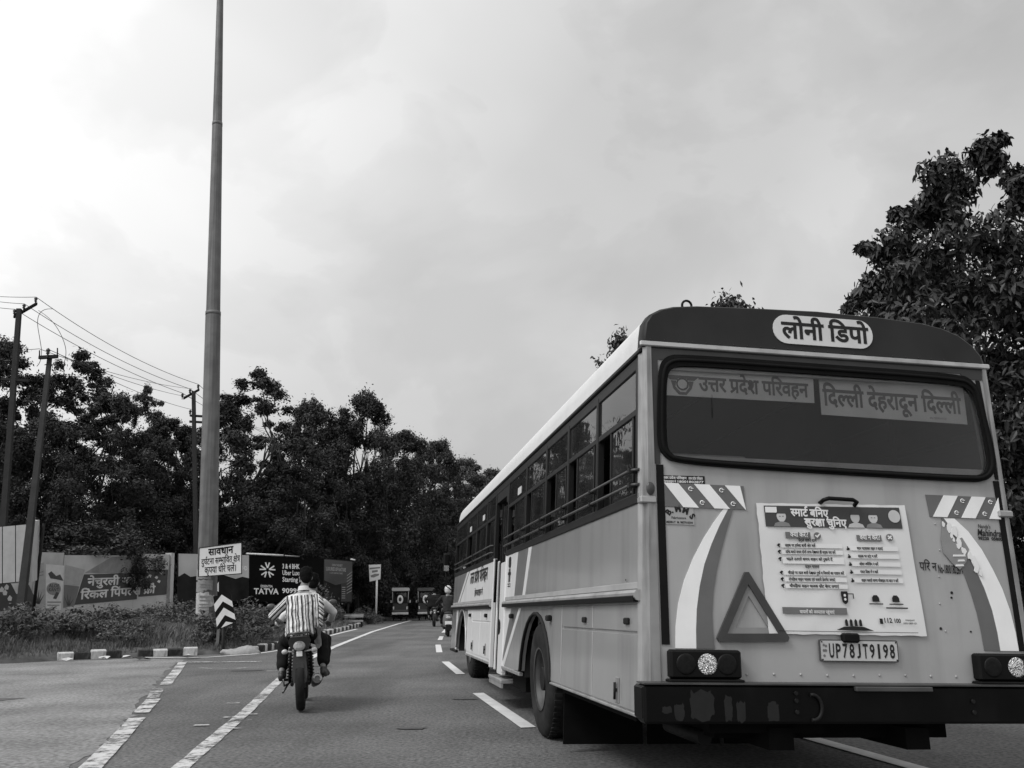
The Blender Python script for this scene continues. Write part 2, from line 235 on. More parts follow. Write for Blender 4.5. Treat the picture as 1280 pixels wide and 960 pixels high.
 [[146,138,120,138,120,0,100,0,100,41,95,38,90,36,84,33,77,31,69,30,60,30,51,30,43,32,35,35,28,39,22,44,18,49,14,56,12,63,12,72,13,85,18,96,27,104,38,111,51,115,66,116,69,116,72,116,75,116,78,115,81,115,85,115,88,114,90,114,92,114,91,96,87,97,84,97,80,98,75,98,71,99,67,99,64,99,61,98,58,98,91,56,94,58,97,61,100,64,100,138,0,138,0,156,146,156],[32,72,33,64,35,57,40,52,46,49,53,47,60,46,63,46,66,46,69,47,72,47,74,48,77,49,42,92,36,87,33,80]],
 [[142,138,118,138,118,95,118,87,118,80,117,75,115,70,113,66,110,62,103,55,93,50,81,48,77,66,80,67,83,68,86,69,89,70,91,71,92,73,94,75,96,78,97,80,98,84,98,89,98,95,98,138,40,138,40,88,40,81,40,75,41,70,41,65,43,61,44,58,46,54,48,52,52,49,55,46,60,43,65,40,92,24,102,19,109,13,115,7,119,1,121,-5,122,-13,121,-20,120,-26,117,-32,115,-38,112,-42,110,-46,92,-36,94,-32,96,-29,98,-25,99,-21,100,-17,101,-14,101,-11,100,-8,99,-5,97,-3,94,0,91,3,86,6,80,10,72,14,51,26,45,30,39,34,34,38,30,43,26,48,24,53,22,60,20,69,20,79,20,138,0,138,0,156,142,156]],
 [[147,138,147,0,126,0,126,66,122,65,117,64,112,64,107,63,101,63,95,63,88,63,80,64,73,65,66,66,59,68,53,69,50,67,46,65,42,63,49,55,57,46,66,36,75,28,85,19,95,10,82,-3,72,5,64,13,55,22,47,30,40,38,33,45,27,52,22,58,18,64,15,69,13,73,11,76,11,79,10,82,10,85,10,88,12,91,14,94,17,96,21,98,26,98,30,98,34,97,37,95,40,93,43,91,45,88,48,91,51,95,52,100,53,105,54,110,54,114,54,119,54,124,53,128,52,132,51,135,50,138,0,138,0,156,173,156,173,138],[92,80,99,81,104,81,110,82,115,82,121,83,126,85,126,138,70,138,71,135,72,131,73,128,74,124,74,119,74,114,74,108,73,102,72,96,70,91,68,87,66,83,74,82,83,81]],
 [[-62,-3,-53,0,-44,2,-34,3,-22,2,-13,-2,-5,-7,1,-14,4,-22,6,-32,4,-42,0,-50,-6,-57,-15,-63,-26,-66,-39,-67,-55,-66,-69,-62,-81,-56,-93,-47,-103,-37,-114,-25,-98,-14,-92,-22,-86,-28,-80,-34,-74,-39,-68,-42,-61,-45,-55,-47,-47,-49,-39,-49,-25,-47,-16,-41,-13,-30,-13,-25,-15,-21,-19,-18,-23,-16,-28,-15,-33,-14,-37,-14,-41,-15,-45,-16,-48,-17,-52,-18,-56,-20]],
 [[156,138,156,0,136,0,136,81,130,79,125,77,119,75,113,74,105,73,98,73,89,74,82,74,75,76,68,78,62,79,56,82,49,77,43,72,38,68,35,63,33,58,32,52,32,49,33,45,34,42,37,39,40,36,44,33,48,32,54,30,62,30,64,30,65,30,67,30,66,33,66,36,66,39,66,44,68,48,71,51,74,52,78,54,82,54,88,53,94,51,98,48,101,43,103,39,103,34,103,30,102,26,100,23,98,21,95,18,91,16,94,13,97,9,100,6,104,2,108,-2,112,-6,98,-16,93,-11,89,-6,85,-1,81,4,77,9,74,13,72,13,70,13,68,13,66,13,63,13,61,12,52,13,43,15,35,18,28,21,22,26,18,32,14,38,12,44,12,51,12,60,15,68,20,74,26,80,33,85,41,90,34,95,29,101,24,106,21,113,19,119,18,127,20,135,23,143,29,149,36,154,46,157,58,158,68,157,76,155,84,151,91,145,94,138,96,129,95,121,93,114,90,108,85,103,80,98,74,93,77,93,80,92,84,92,87,91,91,91,95,91,102,91,109,92,116,94,123,96,129,99,136,103,136,138,113,138,113,156,182,156,182,138],[38,126,39,120,41,115,44,111,47,106,52,103,57,100,67,108,74,117,76,126,75,130,74,134,72,137,68,140,63,141,57,142,52,141,47,140,44,137,41,134,39,130]],
 [[162,138,136,138,136,0,116,0,116,41,112,38,106,36,101,33,94,31,87,30,79,30,67,31,57,34,48,40,41,48,37,58,35,69,36,73,37,78,38,82,41,86,43,90,46,93,10,92,10,110,83,110,86,110,89,110,92,110,94,110,96,110,97,110,96,92,88,92,78,92,71,90,64,86,59,82,56,76,55,68,56,62,58,57,62,52,68,49,73,48,79,47,87,48,94,49,101,52,106,56,112,60,116,65,116,138,0,138,0,156,162,156]],
 [[154,138,113,138,113,84,117,86,121,88,125,90,130,91,136,92,142,92,158,92,158,74,145,74,138,74,132,73,127,72,123,70,118,67,113,63,113,0,93,0,93,44,88,40,83,37,78,34,72,32,64,30,56,30,49,30,41,32,34,34,28,38,22,43,18,49,14,56,12,64,12,72,13,85,18,96,25,104,35,111,47,115,61,116,65,116,69,116,74,115,78,115,82,114,85,114,83,95,80,96,77,96,73,97,69,97,66,98,62,98,53,97,46,95,40,91,35,86,33,80,32,73,33,65,35,58,39,53,45,50,51,48,57,47,64,48,71,49,77,52,82,56,88,60,93,65,93,138,0,138,0,156,154,156]],
 [[149,156,149,138,123,138,123,0,102,0,102,45,98,42,92,39,86,37,79,35,71,33,63,33,49,35,37,40,27,48,19,59,13,73,10,88,19,91,27,94,32,97,37,102,39,107,40,114,40,119,39,123,37,127,35,131,33,135,31,138,0,138,0,156],[32,75,36,68,40,62,45,57,50,53,57,51,65,51,73,51,80,53,86,56,92,60,98,64,102,68,102,138,53,138,57,129,59,120,60,111,57,95,48,83]],
 [[194,138,113,138,113,87,122,94,131,98,142,100,152,99,161,95,169,89,174,81,178,72,179,60,179,52,177,44,175,35,172,27,168,18,163,10,145,20,149,26,152,32,155,38,157,45,159,52,159,59,158,66,157,72,154,77,150,80,146,82,140,82,131,81,122,74,113,64,113,0,93,0,93,44,88,40,83,37,78,34,72,32,64,30,56,30,49,30,41,32,34,34,28,38,22,43,18,49,14,56,12,64,12,72,13,85,18,96,25,104,35,111,47,115,61,116,65,116,69,116,74,115,78,115,82,114,85,114,83,95,80,96,77,96,73,97,69,97,66,98,62,98,53,97,46,95,40,91,35,86,33,80,32,73,33,65,35,58,39,53,45,50,51,48,57,47,64,48,71,49,77,52,82,56,88,60,93,65,93,138,0,138,0,156,194,156]],
 [[-42,154,-46,166,-49,176,-53,185,-56,192,-60,197,-64,201,-68,204,-73,205,-79,206,-82,206,-86,205,-88,205,-91,204,-94,203,-96,202,-102,220,-95,222,-88,224,-80,224,-71,223,-63,221,-56,218,-50,212,-44,205,-38,196,-33,184,-28,170,-24,154],[-28,205,-28,209,-26,212,-24,216,-21,218,-18,219,-14,220,-11,219,-8,218,-5,216,-2,212,-1,209,0,205,-1,201,-2,198,-5,195,-8,193,-11,191,-14,191,-18,191,-21,193,-24,195,-26,198,-28,201]],
 [[48,50,48,55,48,61,48,66,49,71,51,76,53,80,56,84,59,89,63,93,68,98,73,102,77,106,81,110,84,113,86,117,88,121,89,125,90,130,90,135,89,143,87,149,83,154,78,158,71,161,62,162,56,161,50,160,43,158,37,156,31,154,26,151,18,169,25,172,32,175,39,177,47,179,55,181,62,181,77,180,89,176,98,169,106,160,110,149,112,136,111,129,110,122,109,117,106,112,103,107,100,102,96,97,91,93,85,88,80,83,76,79,72,75,70,72,68,68,66,65,65,61,65,57,64,53,64,50],[42,14,42,19,44,24,46,27,49,29,53,30,57,30,61,30,65,29,68,27,71,24,72,19,73,14,72,8,71,4,68,0,65,-2,61,-3,57,-4,53,-3,49,-2,46,0,44,4,42,8]],
 [[158,138,132,138,132,0,111,0,111,38,106,34,100,32,94,29,88,27,80,26,71,26,59,27,48,30,40,36,33,43,29,52,28,63,28,67,29,72,30,76,32,80,34,84,37,87,30,90,23,95,18,100,14,107,11,114,10,123,12,133,15,141,21,148,28,154,37,157,47,158,55,157,62,155,69,151,74,146,77,140,78,133,77,125,73,118,68,111,52,120,54,122,55,124,56,126,57,128,57,130,58,132,57,134,56,136,55,139,53,140,50,142,46,142,42,141,38,140,34,136,31,132,30,128,29,122,29,117,31,113,33,109,36,106,39,104,43,102,47,101,51,100,56,99,61,100,66,101,72,101,74,101,76,101,78,101,80,101,82,101,83,100,82,83,80,83,79,83,78,83,77,83,75,83,74,83,67,83,60,81,55,78,51,74,49,69,48,64,49,57,51,52,55,48,60,45,66,44,73,43,81,44,89,46,96,49,101,52,107,57,111,61,111,138,96,138,96,156,158,156]],
 [[151,138,126,138,126,0,105,0,105,42,100,38,94,36,88,33,81,31,73,30,65,30,53,31,42,34,34,40,27,47,23,56,22,66,22,71,23,76,24,80,26,84,29,88,32,92,26,95,21,100,16,105,13,111,11,117,10,124,11,129,12,134,13,138,0,138,0,156,151,156],[42,67,43,61,45,56,49,52,54,49,60,48,67,47,75,48,83,49,89,52,95,56,101,60,105,65,105,138,36,138,33,134,31,129,31,124,31,118,33,113,36,109,40,106,45,104,50,103,55,104,60,105,66,105,70,105,74,105,77,104,76,87,74,87,73,87,72,87,70,87,69,87,68,87,61,86,54,85,49,82,45,78,43,73]],
 [[109,158,115,158,121,157,126,155,130,153,135,150,138,146,141,143,144,138,146,133,147,127,148,119,149,109,149,80,199,80,199,138,166,138,166,156,245,156,245,138,219,138,219,0,199,0,199,62,149,62,149,53,148,48,147,44,145,41,143,39,140,38,136,38,133,38,129,39,126,42,122,44,118,47,115,51,112,55,110,59,108,62,52,62,52,53,51,48,50,44,48,41,46,39,43,38,40,38,37,38,33,39,30,41,26,43,23,46,20,49,17,52,15,56,13,59,11,63,10,66,10,70,10,72,11,75,13,77,16,79,20,80,25,80,32,80,32,138,0,138,0,156,94,156,99,157,104,158],[52,80,129,80,129,106,129,114,128,120,128,124,127,128,125,132,124,134,120,139,115,141,108,142,104,142,100,141,98,139,96,136,95,134,94,130,95,126,97,122,100,120,105,117,112,116,120,115,118,97,107,99,97,102,88,106,82,112,78,120,77,130,77,133,78,135,78,138,52,138]],
 [[120,138,120,0,100,0,100,82,73,82,63,82,56,81,50,80,45,79,41,77,38,75,34,71,32,66,32,59,33,51,36,43,41,36,48,28,57,19,68,10,54,-3,47,4,40,10,33,17,27,24,21,31,17,38,14,45,12,53,11,60,12,66,13,71,15,76,17,81,20,84,23,88,28,92,34,95,41,97,48,98,57,99,68,100,100,100,100,138,0,138,0,156,146,156,146,138]],
 [[32,16,20,33,82,70,75,78,69,85,63,89,58,93,52,94,45,95,41,95,36,94,31,93,26,91,20,89,14,86,7,104,12,107,18,109,24,111,31,113,38,114,45,114,51,114,57,113,63,111,68,108,73,105,78,101,84,95,90,89,96,82,96,138,0,138,0,156,142,156,142,138,116,138,116,0,96,0,96,58]],
 [[7,-58,2,-60,-3,-62,-8,-64,-14,-66,-20,-67,-26,-67,-38,-66,-48,-63,-56,-57,-62,-50,-65,-41,-66,-32,-65,-23,-62,-14,-55,-7,-47,-1,-36,3,-22,4,-20,-12,-29,-14,-36,-16,-42,-19,-45,-23,-47,-28,-48,-33,-47,-38,-45,-42,-42,-45,-37,-48,-33,-49,-28,-49,-23,-49,-18,-48,-14,-47,-10,-46,-5,-44,0,-41]],
 [[48,156,69,156,69,0,48,0]],
 [[52,138,52,58,52,54,51,51,49,48,46,46,44,45,40,44,36,45,31,47,27,50,22,54,18,58,15,62,12,67,11,72,10,77,11,81,12,84,14,86,16,88,20,89,26,90,32,90,32,138,0,138,0,156,74,156,74,138]],
 [[68,56,63,55,58,55,53,54,49,52,44,51,40,49,33,54,26,60,20,66,16,72,13,80,12,88,13,92,14,96,15,100,17,103,19,106,22,108,26,111,30,113,35,114,41,115,48,116,55,116,78,116,78,138,0,138,0,156,126,156,126,138,99,138,99,98,53,98,48,98,44,98,42,98,40,97,38,96,36,95,34,93,33,90,32,87,33,83,34,80,36,77,38,74,41,72,44,69,51,72,60,73,69,74,80,72,91,69,100,64,106,57,110,49,112,38,111,28,107,20,101,13,94,7,84,3,72,1,77,-1,82,-3,87,-5,93,-7,98,-8,104,-10,96,-28,86,-23,77,-19,68,-14,60,-9,52,-4,44,0,35,1,27,3,21,5,16,8,13,11,12,16,12,20,14,23,15,25,18,27,21,29,25,29,29,29,32,28,36,26,39,24,44,21,48,18,51,17,53,17,55,17,66,18,75,19,82,22,87,26,90,32,92,38,91,43,89,48,85,51,81,54,75,55]],
 [[-46,193,-46,197,-44,200,-42,203,-39,206,-36,207,-32,208,-29,207,-26,206,-23,203,-21,200,-19,197,-19,193,-19,189,-21,186,-23,183,-26,180,-29,179,-32,178,-36,179,-39,180,-42,183,-44,186,-46,189]],
 [[52,138,52,58,52,54,51,51,49,48,46,46,44,45,40,44,36,45,31,47,27,50,22,54,18,58,15,62,12,67,11,72,10,77,11,81,12,84,14,86,16,88,20,89,26,90,32,90,32,138,0,138,0,156,144,156,144,138,118,138,118,0,98,0,98,138]],
 [[11,13,51,38,43,41,37,44,31,50,27,55,25,60,22,66,21,72,20,80,20,88,20,138,0,138,0,156,196,156,196,138,115,138,115,87,119,91,124,94,128,96,134,98,139,99,144,100,155,99,164,95,171,89,177,81,180,72,181,60,181,52,180,44,178,35,174,27,170,18,165,10,147,20,151,26,154,32,157,38,159,45,161,52,161,59,161,66,159,72,156,77,153,80,148,82,142,82,134,80,124,74,115,64,115,0,95,0,95,48,94,48,93,48,93,47,23,-3],[40,138,40,90,40,82,41,75,42,70,43,66,45,63,47,60,51,57,56,55,62,54,69,55,75,56,80,58,85,62,90,65,95,70,95,138]],
 [[163,138,163,0,143,0,143,92,109,92,103,93,98,93,94,93,100,88,105,82,109,76,112,69,114,62,114,54,114,47,112,41,109,35,106,31,101,27,96,24,90,22,84,20,78,20,69,21,60,23,52,28,44,34,37,42,29,53,22,66,15,82,8,100,26,106,33,86,41,69,50,56,58,46,67,40,76,38,82,39,86,40,90,42,92,46,94,51,95,57,94,64,91,71,87,78,82,84,75,89,68,94,76,110,143,110,143,138,0,138,0,156,189,156,189,138]],
 [[-45,154,-49,160,-53,165,-57,168,-61,171,-65,173,-68,174,-72,175,-76,176,-80,176,-83,176,-87,175,-90,174,-94,173,-97,172,-100,170,-107,188,-103,189,-99,191,-95,192,-91,193,-86,193,-82,193,-74,193,-68,191,-62,188,-56,184,-51,179,-47,173,-46,174,-49,182,-52,188,-56,194,-59,198,-62,201,-66,204,-70,205,-74,206,-79,207,-83,207,-86,206,-89,206,-92,205,-94,204,-96,203,-102,220,-95,222,-88,224,-80,224,-71,223,-63,221,-56,218,-50,212,-44,205,-38,196,-33,184,-28,170,-24,154]],
 [[90,56,85,55,80,55,75,54,70,52,66,51,62,49,55,54,48,60,42,66,38,72,35,80,34,88,35,92,35,96,37,100,39,103,41,106,44,108,48,111,52,113,57,114,63,115,69,116,77,116,100,116,100,138,0,138,0,156,148,156,148,138,120,138,120,98,74,98,70,98,66,98,64,98,61,97,60,96,58,95,56,93,55,90,54,87,55,83,56,80,58,77,60,74,63,72,65,69,73,72,82,73,90,74,102,72,112,69,121,64,128,57,132,49,134,38,132,28,128,19,121,11,112,5,99,1,84,0,68,1,54,5,40,11,28,19,17,29,6,40,22,52,31,41,41,33,51,27,61,22,72,19,84,18,100,21,110,27,113,38,113,43,111,48,107,51,102,54,97,55],[64,-34,65,-30,66,-26,68,-23,71,-21,74,-19,78,-19,82,-19,85,-21,88,-23,90,-26,91,-30,92,-34,91,-37,90,-41,88,-44,85,-46,82,-48,78,-48,74,-48,71,-46,68,-44,66,-41,65,-37]],
 [[-46,154,-49,160,-51,165,-53,170,-54,176,-55,181,-55,187,-54,197,-50,206,-44,214,-37,219,-27,223,-15,224,-6,223,3,221,10,217,16,211,22,204,27,195,32,184,36,171,41,156,68,156,68,138,42,138,42,0,22,0,22,138,0,138,0,156,22,156,17,171,12,184,7,194,1,201,-6,205,-14,206,-20,206,-25,204,-30,200,-32,196,-34,190,-35,183,-34,178,-34,173,-32,168,-30,163,-28,159,-26,154],[38,204,38,208,40,211,42,214,45,217,48,218,52,218,55,218,59,217,62,214,64,211,65,208,66,204,65,200,64,197,62,194,59,191,55,190,52,190,48,190,45,191,42,194,40,197,38,200]],
 [[118,54,116,44,112,35,106,28,98,24,89,21,78,20,64,22,51,27,40,36,29,49,18,67,7,89,25,96,32,79,40,65,48,54,57,45,66,40,76,38,82,39,87,40,92,43,95,46,97,51,98,57,97,63,95,68,93,73,89,78,85,82,80,87,75,86,70,86,65,85,64,103,74,104,82,106,88,109,92,113,94,118,95,124,94,129,92,133,89,136,85,139,80,140,76,140,70,140,64,139,59,138,54,136,48,134,43,131,36,148,41,151,47,153,53,155,59,157,67,158,74,158,86,157,96,154,104,148,110,141,114,133,115,124,113,112,107,102,98,94,100,92,101,90,103,89,109,88,115,88,122,88,127,88,131,88,136,88,140,89,144,90,148,91,148,138,130,138,130,156,260,156,260,138,234,138,234,0,213,0,213,138,169,138,169,0,148,0,148,72,145,72,141,71,137,70,133,70,129,70,124,70,121,70,118,70,114,70,116,65,117,60],[214,154,210,166,207,176,203,185,200,192,196,197,192,201,187,204,182,205,177,206,173,206,170,205,167,205,164,204,162,203,160,202,154,220,160,222,168,224,176,224,185,223,193,221,200,218,206,212,212,205,217,196,223,184,227,170,232,154]],
 [[12,13,44,32,35,35,27,39,21,45,16,52,13,62,12,72,13,85,18,96,25,104,35,111,47,115,61,116,65,116,69,116,74,115,78,115,82,114,85,114,83,95,80,96,77,96,73,97,69,97,66,98,62,98,53,97,46,95,40,91,35,86,33,80,32,73,33,65,35,58,39,53,45,50,51,48,57,47,64,48,71,49,77,52,82,56,88,60,93,65,93,138,0,138,0,156,194,156,194,138,113,138,113,88,117,91,122,94,126,96,131,98,137,99,142,100,152,99,161,95,169,89,174,81,178,72,179,60,179,52,177,44,175,35,172,27,168,18,163,10,145,20,149,26,152,32,155,38,157,45,159,52,159,59,158,66,157,72,154,77,150,80,146,82,140,82,136,82,131,80,127,78,122,74,118,70,113,64,113,0,93,0,93,43,91,42,90,41,88,40,87,39,85,38,83,36,23,-3]],
 [[42,138,42,0,22,0,22,138,0,138,0,156,68,156,68,138],[74,216,70,201,63,189,55,180,46,175,35,171,23,170,11,171,1,175,-9,181,-17,190,-25,201,-31,216,-13,222,-8,211,-4,202,2,196,8,191,15,188,24,187,32,188,39,191,45,196,49,203,53,212,56,222]],
 [[42,138,42,0,22,0,22,138,0,138,0,156,68,156,68,138],[22,154,19,166,16,176,12,185,9,192,5,197,1,201,-4,204,-9,205,-14,206,-18,206,-21,205,-24,205,-26,204,-29,203,-32,202,-38,220,-31,222,-23,224,-15,224,-6,223,2,221,9,218,15,212,21,205,26,196,32,184,36,170,41,154],[36,205,37,209,38,212,41,216,44,218,47,219,50,220,54,219,57,218,60,216,62,212,64,209,64,205,64,201,62,198,60,195,57,193,54,191,50,191,47,191,44,193,41,195,38,198,37,201]],
 [[115,138,115,87,119,91,124,94,128,96,134,98,139,99,144,100,155,99,164,95,171,89,177,81,180,72,181,60,181,52,180,44,178,35,174,27,170,18,165,10,147,20,151,26,154,32,157,38,159,45,161,52,161,59,161,66,159,72,156,77,153,80,148,82,142,82,134,80,124,74,115,64,115,0,95,0,95,48,91,45,86,42,81,40,75,38,69,37,62,36,56,37,50,38,44,40,39,43,35,46,31,49,27,54,25,60,22,65,21,72,20,80,20,88,20,138,0,138,0,156,196,156,196,138],[40,138,40,90,40,82,41,75,42,70,43,66,45,63,47,60,51,57,56,55,62,54,69,55,75,56,80,58,85,62,90,65,95,70,95,138]],
 [[182,138,182,0,162,0,162,11,156,8,150,6,143,4,136,3,129,2,122,2,104,3,87,8,70,15,54,26,38,41,21,60,17,65,14,70,12,74,11,78,10,81,10,84,10,88,12,91,14,94,17,96,21,98,26,98,30,98,34,97,37,95,40,93,43,91,45,88,48,91,51,95,52,100,53,105,54,110,54,114,54,119,54,123,53,127,53,131,52,134,50,138,0,138,0,156,208,156,208,138],[134,58,139,58,144,60,150,62,154,64,158,67,162,70,162,138,70,138,73,131,74,123,74,114,74,102,71,91,66,82,59,75,51,68,42,63,53,50,66,40,78,31,92,25,107,21,122,20,130,20,136,21,143,22,149,24,156,27,162,30,162,50,158,47,153,45,148,44,143,42,137,41,130,41,123,42,116,43,109,46,103,50,98,54,94,60,91,66,90,72,89,80,90,91,94,100,101,108,110,114,120,117,133,118,136,118,140,118,144,118,148,117,151,117,154,116,152,98,150,99,147,100,144,100,141,101,138,101,135,101,128,100,121,99,116,96,112,91,110,86,109,79,110,72,112,67,116,63,121,60,127,59]],
 [[77,0,64,1,53,3,43,7,34,12,26,19,20,27,15,36,12,46,12,58,13,69,16,79,20,87,27,94,35,100,44,105,54,109,65,111,76,112,76,138,0,138,0,156,144,156,144,138,96,138,96,94,86,94,77,94,68,93,62,92,56,90,51,88,47,85,42,82,39,78,36,73,33,68,32,62,32,55,32,46,35,38,40,32,46,26,53,22,62,19,60,25,59,32,58,39,59,45,60,50,62,55,66,60,70,64,75,67,81,70,87,71,95,72,103,71,109,70,115,67,120,64,124,60,127,55,129,50,130,45,131,39,129,28,124,19,116,11,106,5,92,1],[76,35,77,29,78,23,81,18,89,18,97,20,103,23,108,28,111,33,112,39,112,44,110,48,108,51,104,53,101,55,96,55,91,55,86,53,82,50,79,46,77,41],[55,-34,56,-30,57,-26,59,-23,62,-21,65,-19,69,-19,73,-19,76,-21,79,-23,81,-26,82,-30,83,-34,82,-37,81,-41,79,-44,76,-46,73,-48,69,-48,65,-48,62,-46,59,-44,57,-41,56,-37]],
 [[42,138,42,0,22,0,22,138,0,138,0,156,68,156,68,138],[20,154,16,160,12,165,8,168,4,171,0,173,-3,174,-7,175,-11,176,-15,176,-19,176,-22,175,-26,174,-29,173,-32,172,-36,170,-42,188,-38,189,-34,191,-30,192,-26,193,-21,193,-17,193,-10,193,-3,191,3,188,9,184,14,179,18,173,19,174,16,182,12,188,9,194,6,198,3,201,-1,204,-5,205,-9,206,-14,207,-18,207,-21,206,-24,206,-27,205,-29,204,-32,203,-38,220,-31,222,-23,224,-15,224,-6,223,2,221,9,218,15,212,21,205,26,196,32,184,36,170,41,154]],
 [[120,44,114,40,107,35,100,31,92,28,82,26,71,26,59,27,48,30,40,36,33,43,29,52,28,63,28,67,29,72,30,76,32,80,34,84,37,87,30,90,23,95,18,100,14,107,11,114,10,123,12,133,15,141,21,148,28,154,37,157,47,158,55,157,62,155,69,151,74,146,77,140,78,133,77,125,73,118,68,111,52,120,54,122,55,124,56,126,57,128,57,130,58,132,57,134,56,136,55,139,53,140,50,142,46,142,42,141,38,140,34,136,31,132,30,128,29,122,29,117,31,113,33,109,36,106,39,104,43,102,47,101,51,100,56,99,61,100,66,101,72,101,74,101,76,101,78,101,80,101,82,101,83,100,82,83,80,83,79,83,78,83,77,83,75,83,74,83,67,83,60,81,55,78,51,74,49,69,48,64,49,57,51,52,55,48,60,45,66,44,73,43,81,44,89,46,96,49,101,53,107,57,111,61]],
 [[44,158,49,158,55,157,60,155,65,153,69,150,73,146,76,143,78,138,80,133,82,127,83,119,83,109,83,80,133,80,133,138,100,138,100,156,179,156,179,138,154,138,154,0,133,0,133,62,83,62,83,53,83,48,81,44,79,41,77,39,74,38,71,38,68,38,64,39,61,41,57,43,54,46,51,49,48,52,46,56,44,59,42,63,41,66,41,70,41,72,42,75,44,77,47,79,51,80,56,80,63,80,63,106,63,114,63,120,62,124,61,128,60,132,58,134,54,139,49,141,42,142,38,142,35,141,32,139,30,136,29,134,28,130,29,126,31,122,34,120,39,117,46,116,54,115,52,97,41,99,31,102,23,106,16,112,13,120,12,130,13,139,16,146,21,151,28,155,35,157]],
 [[225,138,225,0,204,0,204,48,200,45,194,42,189,40,183,38,176,37,168,36,162,37,156,38,150,40,145,42,141,45,137,48,135,51,133,54,131,57,129,60,128,63,127,66,122,65,117,64,112,64,107,63,101,63,95,63,88,63,80,64,73,65,66,66,59,68,53,69,50,67,46,65,42,63,49,55,57,46,66,36,75,28,85,19,95,10,82,-3,72,5,64,13,55,22,47,30,40,38,33,45,27,52,22,58,18,64,15,69,13,73,11,76,11,79,10,82,10,85,10,88,12,91,14,94,17,96,21,98,26,98,30,98,34,97,37,95,40,93,43,91,45,88,48,91,51,95,52,100,53,105,54,110,54,114,54,119,54,124,53,128,52,132,51,135,50,138,0,138,0,156,251,156,251,138],[92,80,98,81,104,81,109,81,114,82,119,83,125,84,125,86,125,88,125,90,125,138,70,138,71,135,72,131,73,128,74,124,74,119,74,114,74,108,73,102,72,96,70,91,68,87,66,83,74,82,83,81],[204,138,145,138,145,92,145,86,145,80,146,76,146,72,147,69,148,66,149,64,151,62,152,60,157,57,163,55,171,54,177,55,184,56,190,59,195,62,200,66,204,70]],
 [[118,54,116,44,112,35,106,28,98,24,89,21,78,20,64,22,51,27,40,36,29,49,18,67,7,89,25,96,32,79,40,65,48,54,57,45,66,40,76,38,82,39,87,40,92,43,95,46,97,51,98,57,97,63,95,68,93,73,89,78,85,82,80,87,75,86,70,86,65,85,64,103,74,104,82,106,88,109,92,113,94,118,95,124,94,129,92,133,89,136,85,139,80,140,76,140,70,140,64,139,59,138,54,136,48,134,43,131,36,148,41,151,47,153,53,155,59,157,67,158,74,158,86,157,96,154,104,148,110,141,114,133,115,124,113,112,107,102,98,94,100,92,101,90,103,89,109,88,115,88,122,88,127,88,131,88,136,88,140,89,144,90,148,91,148,138,130,138,130,156,195,156,195,138,169,138,169,0,148,0,148,72,145,72,141,71,137,70,133,70,129,70,124,70,121,70,118,70,114,70,116,65,117,60]],
]
